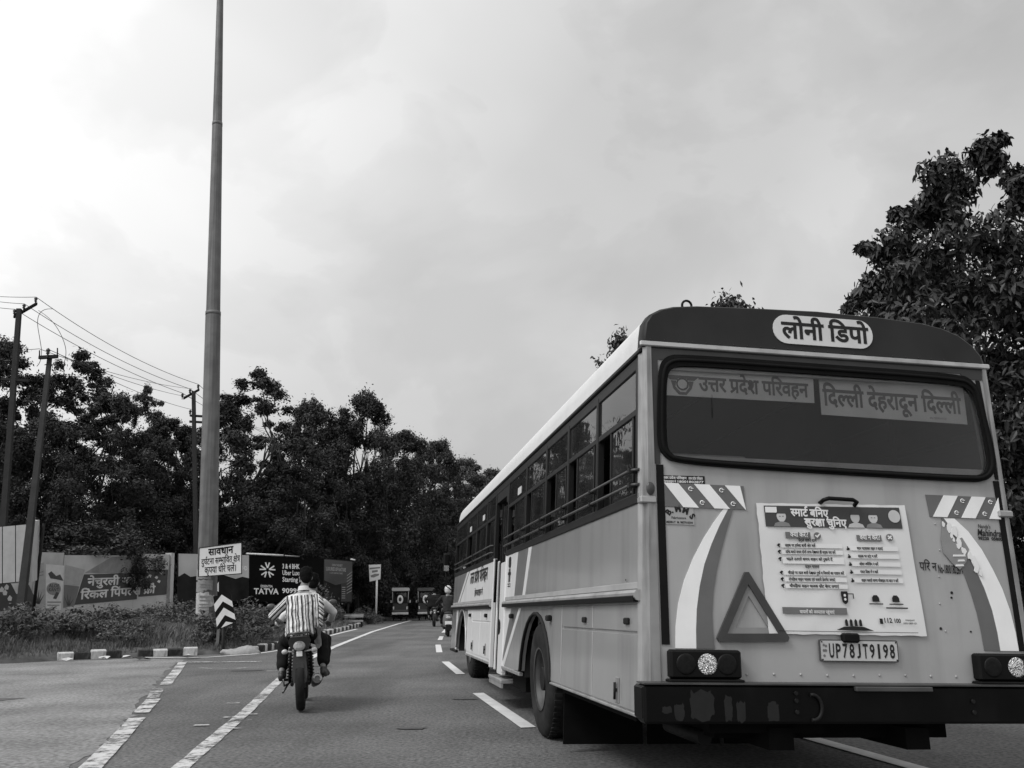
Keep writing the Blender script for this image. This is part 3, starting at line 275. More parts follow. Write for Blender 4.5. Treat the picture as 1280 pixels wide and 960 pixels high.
_WD = {
 'depot': ([0,0,1,678,2,937,3,1492,4,1751,5,2011,6,2270,7,2847,1,3415], 3674),
 'upp': ([8,0,9,548,10,1229,4,1638,11,1898,12,2466,13,2986,14,2986,4,3666,7,3926,5,4494,10,4753,15,5162,16,5718,2,6249], 6804),
 'dd': ([5,0,12,259,17,779,0,1279,3,1957,4,2216,12,2476,13,2996,16,2996,10,3527,18,3936,12,4195,19,4715,2,4715,4,5270,5,5530,12,5789,17,6309,0,6809,3,7487], 7746),
 'smart': ([20,0,21,389,18,987,22,1246,23,1750,4,1750,24,2010,5,2581,2,2840,25,3395], 3948),
 'sur': ([26,0,27,676,10,676,28,1085,18,1797,4,2056,29,2316,27,2950,5,2950,2,3209,25,3764], 4317),
 'kya': ([30,0,31,603,18,1183,4,1442,32,1702,10,2464,33,2873,34,2873], 3391),
 'kyana': ([30,0,31,603,18,1183,4,1442,2,1702,4,2257,32,2517,10,3279,33,3688,34,3688], 4206),
 'sav': ([26,0,18,676,15,935,35,1491,18,2106,2,2365], 2920),
 'dur': ([12,0,27,520,36,520,23,1111,22,1111,2,1615,18,2170,4,2429,26,2689,37,3365,18,4331,5,4590,15,4849,38,5405,4,5975,28,6235,13,6947,39,6947], 7499),
 'kri': ([32,0,40,762,7,762,31,1330,18,1910,4,2169,35,2429,3,3044,10,3303,13,3712,4,3712,29,3972,0,4606,33,5284,41,5284], 5663),
 'nat': ([2,0,13,555,29,555,27,1189,10,1189,0,1598,3,2276,4,2535,42,2795,0,3076,1,3754,43,4013,44,4504,45,4504], 5067),
 'rin': ([5,0,10,259,44,668,32,668,0,1430,4,2108,5,2368,7,2627,44,3195,7,3195,17,3763,26,4263,4,4939,46,5199,3,5970], 6229),
 'pat': ([7,0,38,568,44,1138,47,1138,5,1880,0,2139], 2817),
 'paid': ([7,0,48,568,12,568,0,1088,4,1766,29,2026,0,2660,2,3338,13,3893,4,3893,15,4153,18,4709,0,4968,13,5646], 5646),
 'vah': ([15,0,18,556,16,815,2,1346,4,1901,29,2161,18,2795,0,3054,32,3732], 4494),
 'l1': ([26,0,49,676,32,1253,4,2015,7,2275,10,2843,4,3252,16,3512,21,4043,13,4641,14,4641,18,5321,4,5580,24,5840,18,6411,31,6670,50,7250,4,7509,51,7769,10,8792,4,9201,29,9461,0,10095,33,10773], 10773),
 'l2': ([52,0,53,762,26,1021,4,1697,32,1957,10,2719,38,3128,13,3698,4,3698,26,3958,21,4634,31,5232,4,5812,12,6072,1,6592,2,6851,54,7406,4,7665,38,7925,10,8495,55,8904,4,9675,12,9935,13,10455,56,10455,32,11273,10,12035,4,12444,16,12704,3,13235,4,13494,26,13754,49,14430,32,15007,4,15769,7,16029,18,16597,10,16856,4,17265,32,17525,10,18287,33,18696], 18696),
 'l3': ([29,0,57,634,38,1197,13,1767,4,1767,8,2027,38,2575,10,3145,38,3554,13,4124,4,4124,26,4384,21,5060,31,5658,4,6238,15,6498,18,7054,16,7313,2,7844,4,8399,32,8659,1,9421,4,9680,10,9940,27,10349,32,10349,2,11111,13,11666,4,11666,12,11926,33,12446], 12446),
 'l4': ([29,0,58,634,10,893,18,1302,16,1561,13,2092,4,2092,7,2352,10,2920,4,3329,0,3589,18,4267,0,4526,4,5204,24,5464,9,6035,3,6716,4,6975,12,7235,13,7755,56,7755,32,8573,10,9335,4,9744,10,10004,27,10413,32,10413,33,11175,4,11175,15,11435,4,11991,5,12251,2,12510,31,13065,21,13645,54,14243,4,14502,32,14762,18,15524,4,15783,7,16043,18,16611,0,16870,2,17548,4,18103,32,18363,10,19125,33,19534], 19534),
 'l5': ([12,0,1,520,7,779,5,1347,16,1606,31,2137,18,2717,4,2976,15,3236,18,3792,16,4051,2,4582,4,5137,29,5397,18,6031,0,6290,32,6968,4,7730,25,7990,15,8543,44,9099,4,9099,26,9359,15,10035,18,10591,10,10850,3,11259,4,11518,16,11778,13,12309,0,12309,21,12987,13,13585,22,13585,4,14089,0,14349,45,15027,18,15590,25,15849,44,16402], 16402),
 'l6': ([29,0,58,634,7,893,5,1461,16,1720,31,2251,18,2831,4,3090,15,3350,18,3906,16,4165,2,4696,4,5251,29,5511,18,6145,0,6404,32,7082,4,7844,26,8104,3,8780,22,9039,4,9543,24,9803,13,10374,17,10374,22,10874,4,11378,0,11638,45,12316,18,12879,25,13138,44,13691], 13691),
 'r1': ([59,0,31,362,18,942,2,1201,4,1756,60,2016,22,2719,32,3223,18,3985,32,4244,10,5006,4,5415,15,5675,18,6231,16,6490,2,7021,4,7576,2,7836,4,8391,29,8651,0,9285,18,9963,25,10222,44,10775], 10775),
 'r2': ([26,0,49,676,32,1253,4,2015,7,2275,10,2843,4,3252,20,3512,22,3901,44,4405,22,4405,4,4909,2,5169,4,5724,32,5984,10,6746,33,7155], 7155),
 'r3': ([51,0,15,1023,10,1579,4,1988,61,2248,3,3236,5,3495,6,3754,44,4331,45,4331,4,4894,2,5154,4,5709,32,5969,10,6731,33,7140], 7140),
 'r4': ([45,0,0,563,38,1241,4,1811,5,2071,12,2330,14,2850,18,3530,4,3789,21,4049,33,4647,4,4647,2,4907,4,5462,29,5722,0,6356,33,7034], 7034),
 'r5': ([15,0,18,556,16,815,2,1346,4,1901,29,2161,0,2795,18,3473,38,3732,13,4302,4,4302,26,4562,21,5238,31,5836,4,6416,21,6676,1,7274,24,7533,18,8104,43,8363,0,8854,4,9532,7,9792,10,10360,4,10769,24,11029,18,11600,38,11859,4,12429,2,12689,4,13244,32,13504,10,14266,33,14675], 14675),
 'foot': ([36,0,18,591,31,850,0,1430,54,2108,4,2367,32,2627,1,3389,4,3648,62,3908,61,4672,38,5660,18,6230,0,6489,4,7167,7,7427,16,7995,27,8526,44,8526,29,8526,18,9160,25,9419,44,9972], 9972),
 'hlp': ([7,0,5,568,10,827,4,1236,2,1496], 2051),
 'cap': ([8,0,9,548,10,1229,4,1638,11,1898,12,2466,13,2986,14,2986,4,3666,7,3926,5,4494,10,4753,15,5162,16,5718,2,6249], 6804),
 'nam': ([16,0,13,531,17,531,7,1031,0,1599,18,2277,43,2536,2,3027,4,3582,2,3842,44,4397], 4397),
}

_gc = {}
def _fill(curve):
    o = bpy.data.objects.new('tmp', curve); COL.objects.link(o); dg = bpy.context.evaluated_depsgraph_get(); me = bpy.data.meshes.new_from_object(o.evaluated_get(dg))
    vs = [tuple(v.co) for v in me.vertices]; fs = [tuple(p.vertices) for p in me.polygons]
    bpy.data.objects.remove(o); bpy.data.curves.remove(curve); bpy.data.meshes.remove(me); return vs, fs
def earclip(loops):
    """triangulate an outline with holes by bridging the holes and clipping ears; indices into the joined point list"""
    pts = [p for l in loops for p in l]; off = []; o = 0
    for l in loops: off.append(o); o += len(l)
    area = lambda ix: sum(pts[a][0]*pts[b][1]-pts[b][0]*pts[a][1] for a, b in zip(ix, ix[1:]+ix[:1]))
    ring = list(range(len(loops[0])))
    if area(ring) < 0: ring.reverse()
    hs = []
    for k, l in enumerate(loops[1:]):
        h = [off[k+1]+i for i in range(len(l))]
        if area(h) > 0: h.reverse()
        hs.append(h)
    cross = lambda a, b, c: (b[0]-a[0])*(c[1]-a[1])-(b[1]-a[1])*(c[0]-a[0])
    def hits(p, q, ix):
        for a, b in zip(ix, ix[1:]+ix[:1]):
            A, B = pts[a], pts[b]
            if p in (A, B) or q in (A, B): continue
            if cross(p, q, A)*cross(p, q, B) < 0 and cross(A, B, p)*cross(A, B, q) < 0: return True
        return False
    for h in sorted(hs, key=lambda h: -max(pts[i][0] for i in h)):
        c = sorted(((pts[i][0]-pts[j][0])**2+(pts[i][1]-pts[j][1])**2, a, b) for a, i in enumerate(ring) for b, j in enumerate(h))
        for d, a, b in c:
            if not any(hits(pts[ring[a]], pts[h[b]], r_) for r_ in [ring]+hs): break
        ring = ring[:a+1]+h[b:]+h[:b+1]+ring[a:]
    tris = []; guard = 0
    while len(ring) > 3 and guard < 40000:
        n = len(ring); best = None
        for k in range(n):
            guard += 1; ia, ib, ic = ring[k-1], ring[k], ring[(k+1) % n]; A, B, C_ = pts[ia], pts[ib], pts[ic]; cr = cross(A, B, C_)
            if cr <= 1e-12:
                if abs(cr) <= 1e-12: best = (k, None); break
                continue
            if not any(pts[j] not in (A, B, C_) and cross(A, B, pts[j]) >= 0 and cross(B, C_, pts[j]) >= 0 and cross(C_, A, pts[j]) >= 0 for j in ring): best = (k, (ia, ib, ic)); break
        if best is None: k = max(range(n), key=lambda k: cross(pts[ring[k-1]], pts[ring[k]], pts[ring[(k+1) % n]])); best = (k, (ring[k-1], ring[k], ring[(k+1) % n]))
        if best[1]: tris.append(best[1])
        ring.pop(best[0])
    if len(ring) == 3: tris.append(tuple(ring))
    return tris
def fatten(c, d):
    n = len(c); out = []
    for i in range(n):
        p, q, r_ = Vector(c[i-1]), Vector(c[i]), Vector(c[(i+1) % n]); a = (q-p); b = (r_-q)
        if a.length < 1e-6 or b.length < 1e-6: out.append(tuple(q)); continue
        a.normalize(); b.normalize(); n1 = Vector((-a.y, a.x)); n2 = Vector((-b.y, b.x)); m = n1+n2; l = max(m.length_squared/2, .6); q = q+m*(d/l); out.append((q.x, q.y))
    return out
def glyph(i, bold):
    k = (i, bold)
    if k not in _gc:
        cs = [[(c[j]*.004, c[j+1]*.004) for j in range(0, len(c), 2)] for c in _GL[i]]
        area = [sum(p[0]*q[1]-q[0]*p[1] for p, q in zip(c, c[1:]+c[:1])) for c in cs]
        def inside(p, c):
            r_ = False
            for a, b in zip(c, c[1:]+c[:1]):
                if (a[1] > p[1]) != (b[1] > p[1]) and p[0] < (b[0]-a[0])*(p[1]-a[1])/(b[1]-a[1])+a[0]: r_ = not r_
            return r_
        V = []; F = []
        for m_, c in enumerate(cs):          # every outline is filled on its own, with the holes that lie in it
            if area[m_] > 0: continue
            loops = [fatten(l, bold) for l in [c]+[h for q, h in enumerate(cs) if area[q] > 0 and inside(h[0], c)]]
            fs = earclip(loops); o = len(V); V += [(x, y, m_*.0012) for l in loops for x, y in l]; F += [tuple(a+o for a in f) for f in fs]
        _gc[k] = (V, F)
    return _gc[k]
def hindi(key, bold=0.0):
    """returns (verts, faces, width): height unit 1 = em; headline at .62"""
    L, w = _WD[key]; V = []; F = []
    for j in range(0, len(L), 2):
        vs, fs = glyph(L[j], bold); o = len(V); V += [(x+L[j+1]*.001, y, z+(j//2 % 3)*.004) for x, y, z in vs]; F += [tuple(a+o for a in f) for f in fs]
    return V, F, w*.001
def latin(txt, bold=0.0, sp=1.0):
    cu = bpy.data.curves.new('t', 'FONT'); cu.body = txt; cu.size = 1; cu.offset = bold; cu.space_character = sp; cu.resolution_u = 2
    vs, fs = _fill(cu); w = max([v[0] for v in vs] or [1]); x0 = min([v[0] for v in vs] or [0])
    return [(x-x0, y, 0) for x, y, z in vs], fs, w-x0
def letter(mb, txt, org, ux, uy, w=None, h=None, bold=0.0, key=False, align='l', sp=1.0):
    """lay text with its left baseline at org; w = total width (m), h = em height (m)"""
    V, F, W_ = hindi(txt, bold) if key else latin(txt, bold, sp)
    org = Vector(org); ux = Vector(ux).normalized(); uy = Vector(uy).normalized(); nn = ux.cross(uy)
    sy = h; sx = (w/W_) if w else h
    if align == 'c': org = org-ux*(W_*sx/2)
    mb.add([org+ux*(x*sx)+uy*(y*sy)+nn*(z*sy*.5) for x, y, z in V], F); return mb
def opaque_poly(pts, steps=0): return pts
def rrect(x0, z0, x1, z1, r, n=5):
    P = []
    for cx, cz, a0 in ((x1-r, z1-r, 0), (x0+r, z1-r, 90), (x0+r, z0+r, 180), (x1-r, z0+r, 270)):
        for k in range(n+1):
            a = R(a0+90*k/n); P.append((cx+r*math.cos(a), cz+r*math.sin(a)))
    return P
def circ(cx, cz, rx, rz=None, n=16): rz = rz or rx; return [(cx+rx*math.cos(2*PI*k/n), cz+rz*math.sin(2*PI*k/n)) for k in range(n)]

# ------------------------------------------------------------ common materials
BLACKM = mat('black_paint', .005, .45, var=.3, spec=.15); DARKM = mat('dark_metal', .012, .6, metal=.1, spec=.2, var=.3, bump=.1)
WHITEM = mat('white_paint', .78, .5, var=.05); ALU = mat('aluminium_trim', .42, .38, metal=.55, var=.15, dirt=.5, dscale=(4, 4, 1))
RUBBER = mat('rubber', .006, .8, spec=.15, var=.3, bump=.15, bscale=60); CHROME = mat('chrome', .7, .18, metal=1, var=.05)
INK = mat('black_ink', .015, .6, var=.2, spec=.3); PAPERW = mat('white_print', .8, .6, var=.04)
# ------------------------------------------------------------ the ground, road and verge
asph = mat('asphalt', .130, .82, var=.65, scale=30, bump=.7, bscale=140, spec=.3, detail=8, var2=.30, scale2=.5, dirt=.6, dv=.06, dscale=(1.1, .14, 1))
asph2 = mat('dusty_asphalt', .215, .9, var=.55, scale=24, bump=.7, bscale=100, spec=.2, detail=8, var2=.30, scale2=.7, dirt=.4, dv=.30, dscale=(.8, .8, 1))
soil = mat('soil', .075, .95, var=.5, scale=3, bump=.6, bscale=20, spec=.2, var2=.3, scale2=.3)
g = MB(); g.add([(-900, -300, -.02), (900, -300, -.02), (900, 1500, -.02), (-900, 1500, -.02)], [(0, 1, 2, 3)])
ground = part('ground', g, soil, None); tag(ground, 'dark earth ground under and around the road', None, kind='structure')
EDGE = [(-60, 17.0), (-30, 17.6), (-16, 18.4), (-10.9, 19.5), (-10.0, 20.55), (-9.0, 21.2), (-8.0, 21.9), (-7.2, 22.0), (-6.75, 22.15), (-6.5, 22.9), (-6.5, 24.8), (-6.75, 28.5), (-7.1, 32.5), (-7.45, 37.5), (-7.7, 42), (-7.95, 46), (-8.5, 61), (-9.7, 76), (-13, 96), (-22, 120), (-40, 150)]
RIGHT = [(-26, 160), (-7, 125), (1.5, 98), (4.2, 75), (6.0, 52), (7.3, 35), (8.3, 20), (9, 8), (9, -12), (-60, -12)]
road = part('road', MB().sheet([(-60, -12)]+EDGE+RIGHT[:-1], lambda x, y, d: (x, y, .004)), asph, None); tag(road, 'grey asphalt road curving away to the left', None, kind='structure')
srd = [(-60, -8), (-60, 16.95), (-30, 17.5), (-16, 18.3), (-11, 19.3), (-8.6, 20.6), (-7.3, 20.0), (-7.05, 18.6), (-6.4, 16.6), (-5.75, 14.6), (-5.0, 12.3), (-4.3, 10.3), (-3.8, 8.7), (-3.4, 7.2), (-2.4, 3.6), (-1.2, -8)]
srd2 = []
for i in range(len(srd)):
    a = srd[i]; b = srd[(i+1) % len(srd)]; n = 10 if a[0] > -12 and b[0] > -12 else 1
    for k in range(n): t = k/n; srd2.append((a[0]+(b[0]-a[0])*t+(random.uniform(-.06, .06) if n > 1 else 0), a[1]+(b[1]-a[1])*t+(random.uniform(-.06, .06) if n > 1 else 0)))
sr = part('side_road', MB().sheet(srd2, lambda x, y, d: (x, y, .008)), asph2, None); tag(sr, 'paler dusty asphalt of the side road on the left', None, kind='structure')
# verge height field
EA = np.array(EDGE[:])
def sdist(X, Y):
    best = np.full(X.shape, 1e9); sg = np.ones(X.shape)
    for (ax, ay), (bx, by) in zip(EDGE[:-1], EDGE[1:]):
        dx, dy = bx-ax, by-ay; L2 = dx*dx+dy*dy; t = np.clip(((X-ax)*dx+(Y-ay)*dy)/L2, 0, 1); d = np.hypot(X-ax-t*dx, Y-ay-t*dy)
        cr = dx*(Y-ay)-dy*(X-ax); m = d < best; best = np.where(m, d, best); sg = np.where(m, np.sign(cr), sg)
    return best*sg      # positive on the grass side
def vh(X, Y):
    X = np.asarray(X, float); Y = np.asarray(Y, float); d = sdist(X, Y)
    z = np.interp(d, [-.5, 0, .06, .5, 2, 5, 10, 20, 60], [-.6, -.06, .12, .17, .34, .58, .78, .95, 1.3])
    return z+np.where(d > .5, .05*np.sin(X*1.7)*np.cos(Y*1.3)+.03*np.sin(X*4.1+Y*3.3), 0)
xs = np.concatenate([np.arange(-90, -26, 2.0), np.arange(-26, -5, .25)]); ys = np.concatenate([np.arange(16, 32, .25), np.arange(32, 60, .6), np.arange(60, 160, 3.0)])
XX, YY = np.meshgrid(xs, ys); ZZ = vh(XX, YY); nx, ny = len(xs), len(ys)
me = bpy.data.meshes.new('verge'); idx = np.arange(nx*ny).reshape(ny, nx)
me.from_pydata(np.stack([XX, YY, ZZ], -1).reshape(-1, 3).tolist(), [], np.stack([idx[:-1, :-1], idx[:-1, 1:], idx[1:, 1:], idx[1:, :-1]], -1).reshape(-1, 4).tolist())
me.polygons.foreach_set('use_smooth', [True]*len(me.polygons)); me.materials.append(soil)
verge = link('verge', me); tag(verge, 'raised earth verge behind the kerb on the left', None, kind='structure')
# right-hand verge
gr = MB()
for k in range(30):
    y0 = 6+k*4; xr = np.interp(y0, [8, 20, 35, 52, 75, 98, 125], [9, 8.3, 7.3, 6, 4.2, 1.5, -7]); gr.v += [(xr, y0, 0), (xr+.3, y0, .14), (xr+3, y0, .3), (xr+60, y0, .8)]
for k in range(29):
    for j in range(3): a = k*4+j; gr.f.append((a, a+1, a+5, a+4)); gr.sm.append(True)
vr = part('verge_right', gr, soil, None); tag(vr, 'raised earth verge on the right beyond the bus', None, kind='structure')
# kerb stones, alternately white and black, each its own
kroot = bpy.data.objects.new('kerb', None); COL.objects.link(kroot); tag(kroot, 'black and white painted kerb round the verge', None, kind='structure')
kwh = mat('kerb_white', .58, .85, var=.25, scale=9, bump=.5, bscale=30, dirt=.75, dv=.10, dscale=(5, 5, 5)); kbl = mat('kerb_black', .018, .85, var=.4, scale=9, bump=.5, bscale=30, dirt=.5, dv=.12, dscale=(5, 5, 5))
concrete = mat('rough_concrete', .33, .9, var=.3, scale=7, bump=.8, bscale=14, dirt=.5, dv=.12, dscale=(3, 3, 3))
ks = []
for v in range(3):
    b = MB().box(-.5, 0, -.1, .5, .2, .19, .025); b.mapv(lambda x, y, z: (x+.012*math.sin(9*y+v*3+z*7), y+.012*math.sin(5*x+v*2), z+.01*math.sin(7*x+v))); ks.append(b)
kme = {(v, c): ks[v].mesh('kerb_stone', kwh if c else kbl) for v in range(3) for c in (0, 1)}
def along(P, s):
    for (ax, ay), (bx, by) in zip(P[:-1], P[1:]):
        L = math.hypot(bx-ax, by-ay)
        if s <= L: return ax+(bx-ax)*s/L, ay+(by-ay)*s/L, math.atan2(by-ay, bx-ax)
        s -= L
    return None
def kerb_run(P, ln, start=0, skip=()):
    s = ln/2; k = start
    while True:
        a = along(P, s)
        if a is None: break
        if (k-start) not in skip:
            o = link('kerb_stone', kme[(k % 3, k % 2)], kroot); s_ = 1+random.uniform(-.08, .06)
            o.matrix_basis = Matrix.Translation((a[0], a[1], random.uniform(-.02, .01))) @ Matrix.Rotation(a[2]+random.uniform(-.06, .06), 4, 'Z') @ Matrix.Rotation(random.uniform(-.06, .06), 4, 'X') @ Matrix.Diagonal((ln*.965, 1, s_, 1))
        s += ln; k += 1
kerb_run([(-10.3, 20.25), (-9.9, 20.5), (-9.0, 21.05), (-8.0, 21.6), (-7.55, 21.75)], .335, 1, (4,))
kerb_run([(-6.55, 22.35), (-6.42, 22.9), (-6.43, 24.8)], .33, 1)
kerb_run([(-6.43, 24.8), (-6.68, 28.5), (-7.03, 32.5), (-7.38, 37.5), (-7.63, 42), (-7.9, 46.4)], .62, 0)
lump = MB().ell((0, 0, 0), .45, .2, .2, 24, 12); lump.mapv(lambda x, y, z: (x+.05*math.sin(8*y+x*5), y+.05*math.sin(6*x+z*9)+.1*x*x, max(-.05, z*(.75+.35*x)+.03*math.sin(11*x+7*y)+.02*math.sin(31*x+4)*math.sin(23*y))))
o = part('broken_kerb_stone', lump, concrete, kroot); o.location = (-6.72, 22.0, .02); o.rotation_euler = (0, 0, .15)
# ------------------------------------------------------------ road markings (children of the road)
pworn = wornpaint('worn_road_paint', .60, .61, 16.0); pgood = wornpaint('road_paint', .68, .12, 9.0); pvworn = wornpaint('very_worn_road_paint', .45, .70, 16.0)
def strip(P, w, m, z=.013, name='lane_line', rag=.0, par=None):
    V = []; Q = [Vector((p[0], p[1], 0)) for p in P]; D = []
    for i in range(len(Q)-1):
        n = max(1, int((Q[i+1]-Q[i]).length/.35)) if rag else 1
        for k in range(n): D.append(Q[i].lerp(Q[i+1], k/n))
    D.append(Q[-1]); L = []; Rr = []
    for i, p in enumerate(D):
        d = (D[min(i+1, len(D)-1)]-D[max(i-1, 0)]).normalized(); n = Vector((-d.y, d.x, 0)); a = w/2*(1+random.uniform(-rag, rag)); b = w/2*(1+random.uniform(-rag, rag)); L.append(p+n*a); Rr.append(p-n*b)
    mb = MB(); mb.add([(p.x, p.y, z) for p in L]+[(p.x, p.y, z) for p in Rr], [(i, i+1, len(L)+i+1, len(L)+i) for i in range(len(L)-1)])
    return part(name, mb, m, par or road)
strip([(-8.9, 21.1), (-7.9, 20.75), (-7.1, 20.75), (-6.35, 21.8), (-6.15, 23.2), (-6.2, 25), (-6.5, 28.3), (-6.8, 32), (-7.1, 37.5), (-7.25, 41)], .17, pgood, name='edge_line', rag=.05)
strip([(-4.55, 20.0), (-5.0, 24.7), (-5.35, 29.4), (-5.9, 37), (-6.5, 50), (-6.75, 58)], .17, pgood, name='edge_line', rag=.08)
strip([(-2.3, 5.6), (-2.72, 8.2), (-3.1, 10.6), (-3.45, 12.6), (-3.85, 14.9)], .14, pworn, name='lane_line', rag=.08)
for k, (x, y, a) in enumerate([(-2.86, 9.0, 0), (-3.02, 10.1, 0), (-2.94, 9.6, 0)]): strip([(x-.06, y), (x+.16, y+.01)], .05, pworn, .017, 'thick_paint_patch', .1)
strip([(-7.05, 19.1), (-6.1, 16.2), (-5.35, 13.85)], .17, pworn, .016, 'lane_line', .06)
strip([(-5.2, 13.2), (-4.75, 11.9)], .16, pvworn, .016, 'lane_line', .08); strip([(-4.7, 11.8), (-4.25, 10.35)], .17, pworn, .016, 'lane_line', .06)
strip([(-4.1, 9.9), (-3.62, 8.35), (-3.1, 6.6)], .17, pworn, .016, 'lane_line', .06)
strip([(-7.0, 19.05), (-6.2, 18.95), (-5.35, 18.95)], .2, pworn, .017, 'cross_line', .2)
strip([(-6.05, 17.3), (-5.5, 17.0), (-5.1, 17.15)], .12, pvworn, .017, 'cross_line', .3)
for x, y, l in [(-3.15, 9.85, .13), (-3.25, 9.25, .15), (-3.55, 11.2, .15), (-4.5, 16.3, .2)]: strip([(x, y), (x+l, y+.01)], .06, pworn, .018, 'paint_fleck', .1)
def dash(a, b, w=.16): return strip([a, b], w, pgood, .013, 'lane_dash', 0)
for a, b in [((.12, 8.85), (-.50, 12.1)), ((-.92, 15.2), (-1.42, 18.3)), ((-1.82, 21.6), (-2.18, 25.4)), ((-2.38, 28.4), (-2.58, 31.5)), ((-2.8, 35), (-3.0, 39)), ((2.96, 6.1), (2.42, 8.7)), ((2.1, 11), (1.6, 14))]: dash(a, b, .15)
# tar seams, oil spots
tar = mat('tar_patch', .075, .8, var=.3)
for x, y, rx, ry in [(-.62, 11.4, .16, .07), (-1.0, 8.9, .14, .09), (-3.9, 17.5, .3, .12), (-5.0, 16.6, .3, .15), (-6.9, 12.0, .35, .2)]:
    part('tar_spot', MB().sheet([(x+rx*math.cos(a)*(1+.3*math.sin(3*a+x)), y+ry*math.sin(a)*(1+.3*math.cos(2*a))) for a in np.linspace(0, 2*PI, 15)[:-1]], lambda u, v, d: (u, v, .0125)), tar, road)
# litter by the kerb
lit = mat('litter', .5, .6, var=.4, scale=5); litd = mat('dark_rag', .02, .8, var=.4)
for k, (x, y, dk) in enumerate([(-7.35, 20.3, 1), (-7.6, 20.9, 0), (-9.3, 20.4, 0), (-8.9, 20.6, 0), (-9.9, 19.9, 0), (-8.3, 20.0, 1)]):
    mb = MB(); s = .16 if dk else .09; pts = [(x+s*math.cos(a)*random.uniform(.6, 1.2)*1.5, y+s*math.sin(a)*random.uniform(.6, 1.2), .02+random.uniform(0, .06)) for a in np.linspace(0, 2*PI, 9)[:-1]]
    mb.add([(x, y, .09)]+pts, [(0, 1+i, 1+(i+1) % 8) for i in range(8)]); o = part('litter', mb, litd if dk else lit, None)
    tag(o, ['crumpled black rag lying at the end of the dashed line by the kerb', 'pale scrap of litter just behind the black rag', 'pale scrap of litter beside the left white kerb stones', 'pale scrap of paper near the middle kerb stones', 'leftmost pale scrap of litter at the verge edge', 'dark scrap lying in front of the kerb stones'][k], 'litter', 'litter by the kerb')
# ------------------------------------------------------------ grass and weeds
grassm = mat('grass', .115, .75, var=.7, scale=.9, spec=.25, vec='Object', var2=.35, scale2=6)
def blades(name, n, region, h, w, label):
    X = rng.uniform(region[0], region[1], n*3); Y = rng.uniform(region[2], region[3], n*3)**1.0
    d = sdist(X, Y); dens = np.clip(.35+.65*np.sin(X*2.3+1.3*np.sin(Y*1.9))*np.cos(Y*1.7), .15, 1); keep = (d > .08) & (rng.random(n*3) < dens); X = X[keep][:n]; Y = Y[keep][:n]; d = d[keep][:n]; Z = vh(X, Y); n = len(X)
    hh = h*rng.uniform(.4, 1.3, n)*(.6+.6*np.clip(np.sin(X*1.1)*np.sin(Y*.8+1), 0, 1))*np.clip(.35+d*.9, .3, 1); a = rng.uniform(0, 2*PI, n); ln = rng.uniform(.1, .9, n)*hh; ww = w*rng.uniform(.6, 1.4, n); b = rng.uniform(0, 2*PI, n)
    P0 = np.stack([X-np.cos(a)*ww, Y-np.sin(a)*ww, Z-.03], -1); P1 = np.stack([X+np.cos(a)*ww, Y+np.sin(a)*ww, Z-.03], -1)
    mx = X+np.cos(b)*ln*.35; my = Y+np.sin(b)*ln*.35
    M0 = np.stack([mx-np.cos(a)*ww*.7, my-np.sin(a)*ww*.7, Z+hh*.6], -1); M1 = np.stack([mx+np.cos(a)*ww*.7, my+np.sin(a)*ww*.7, Z+hh*.6], -1)
    T = np.stack([X+np.cos(b)*ln, Y+np.sin(b)*ln, Z+hh], -1)
    V = np.stack([P0, P1, M1, M0, T], 1).reshape(-1, 3); i = np.arange(n)[:, None]*5
    F = [tuple(r_) for r_ in (i+np.array([[0, 1, 2, 3]])).tolist()]+[tuple(r_) for r_ in (i+np.array([[3, 2, 4]])).tolist()]
    me = bpy.data.meshes.new(name); me.from_pydata(V.tolist(), [], F); me.materials.append(grassm); return tag(link(name, me), label, 'grass', kind='stuff')
blades('grass', 42000, (-15, -6.3, 19.3, 30), .26, .008, 'tangled grass growing on the verge near the kerb')
blades('grass', 42000, (-34, -6.4, 22, 52), .30, .014, 'longer grass and weeds further back on the verge')
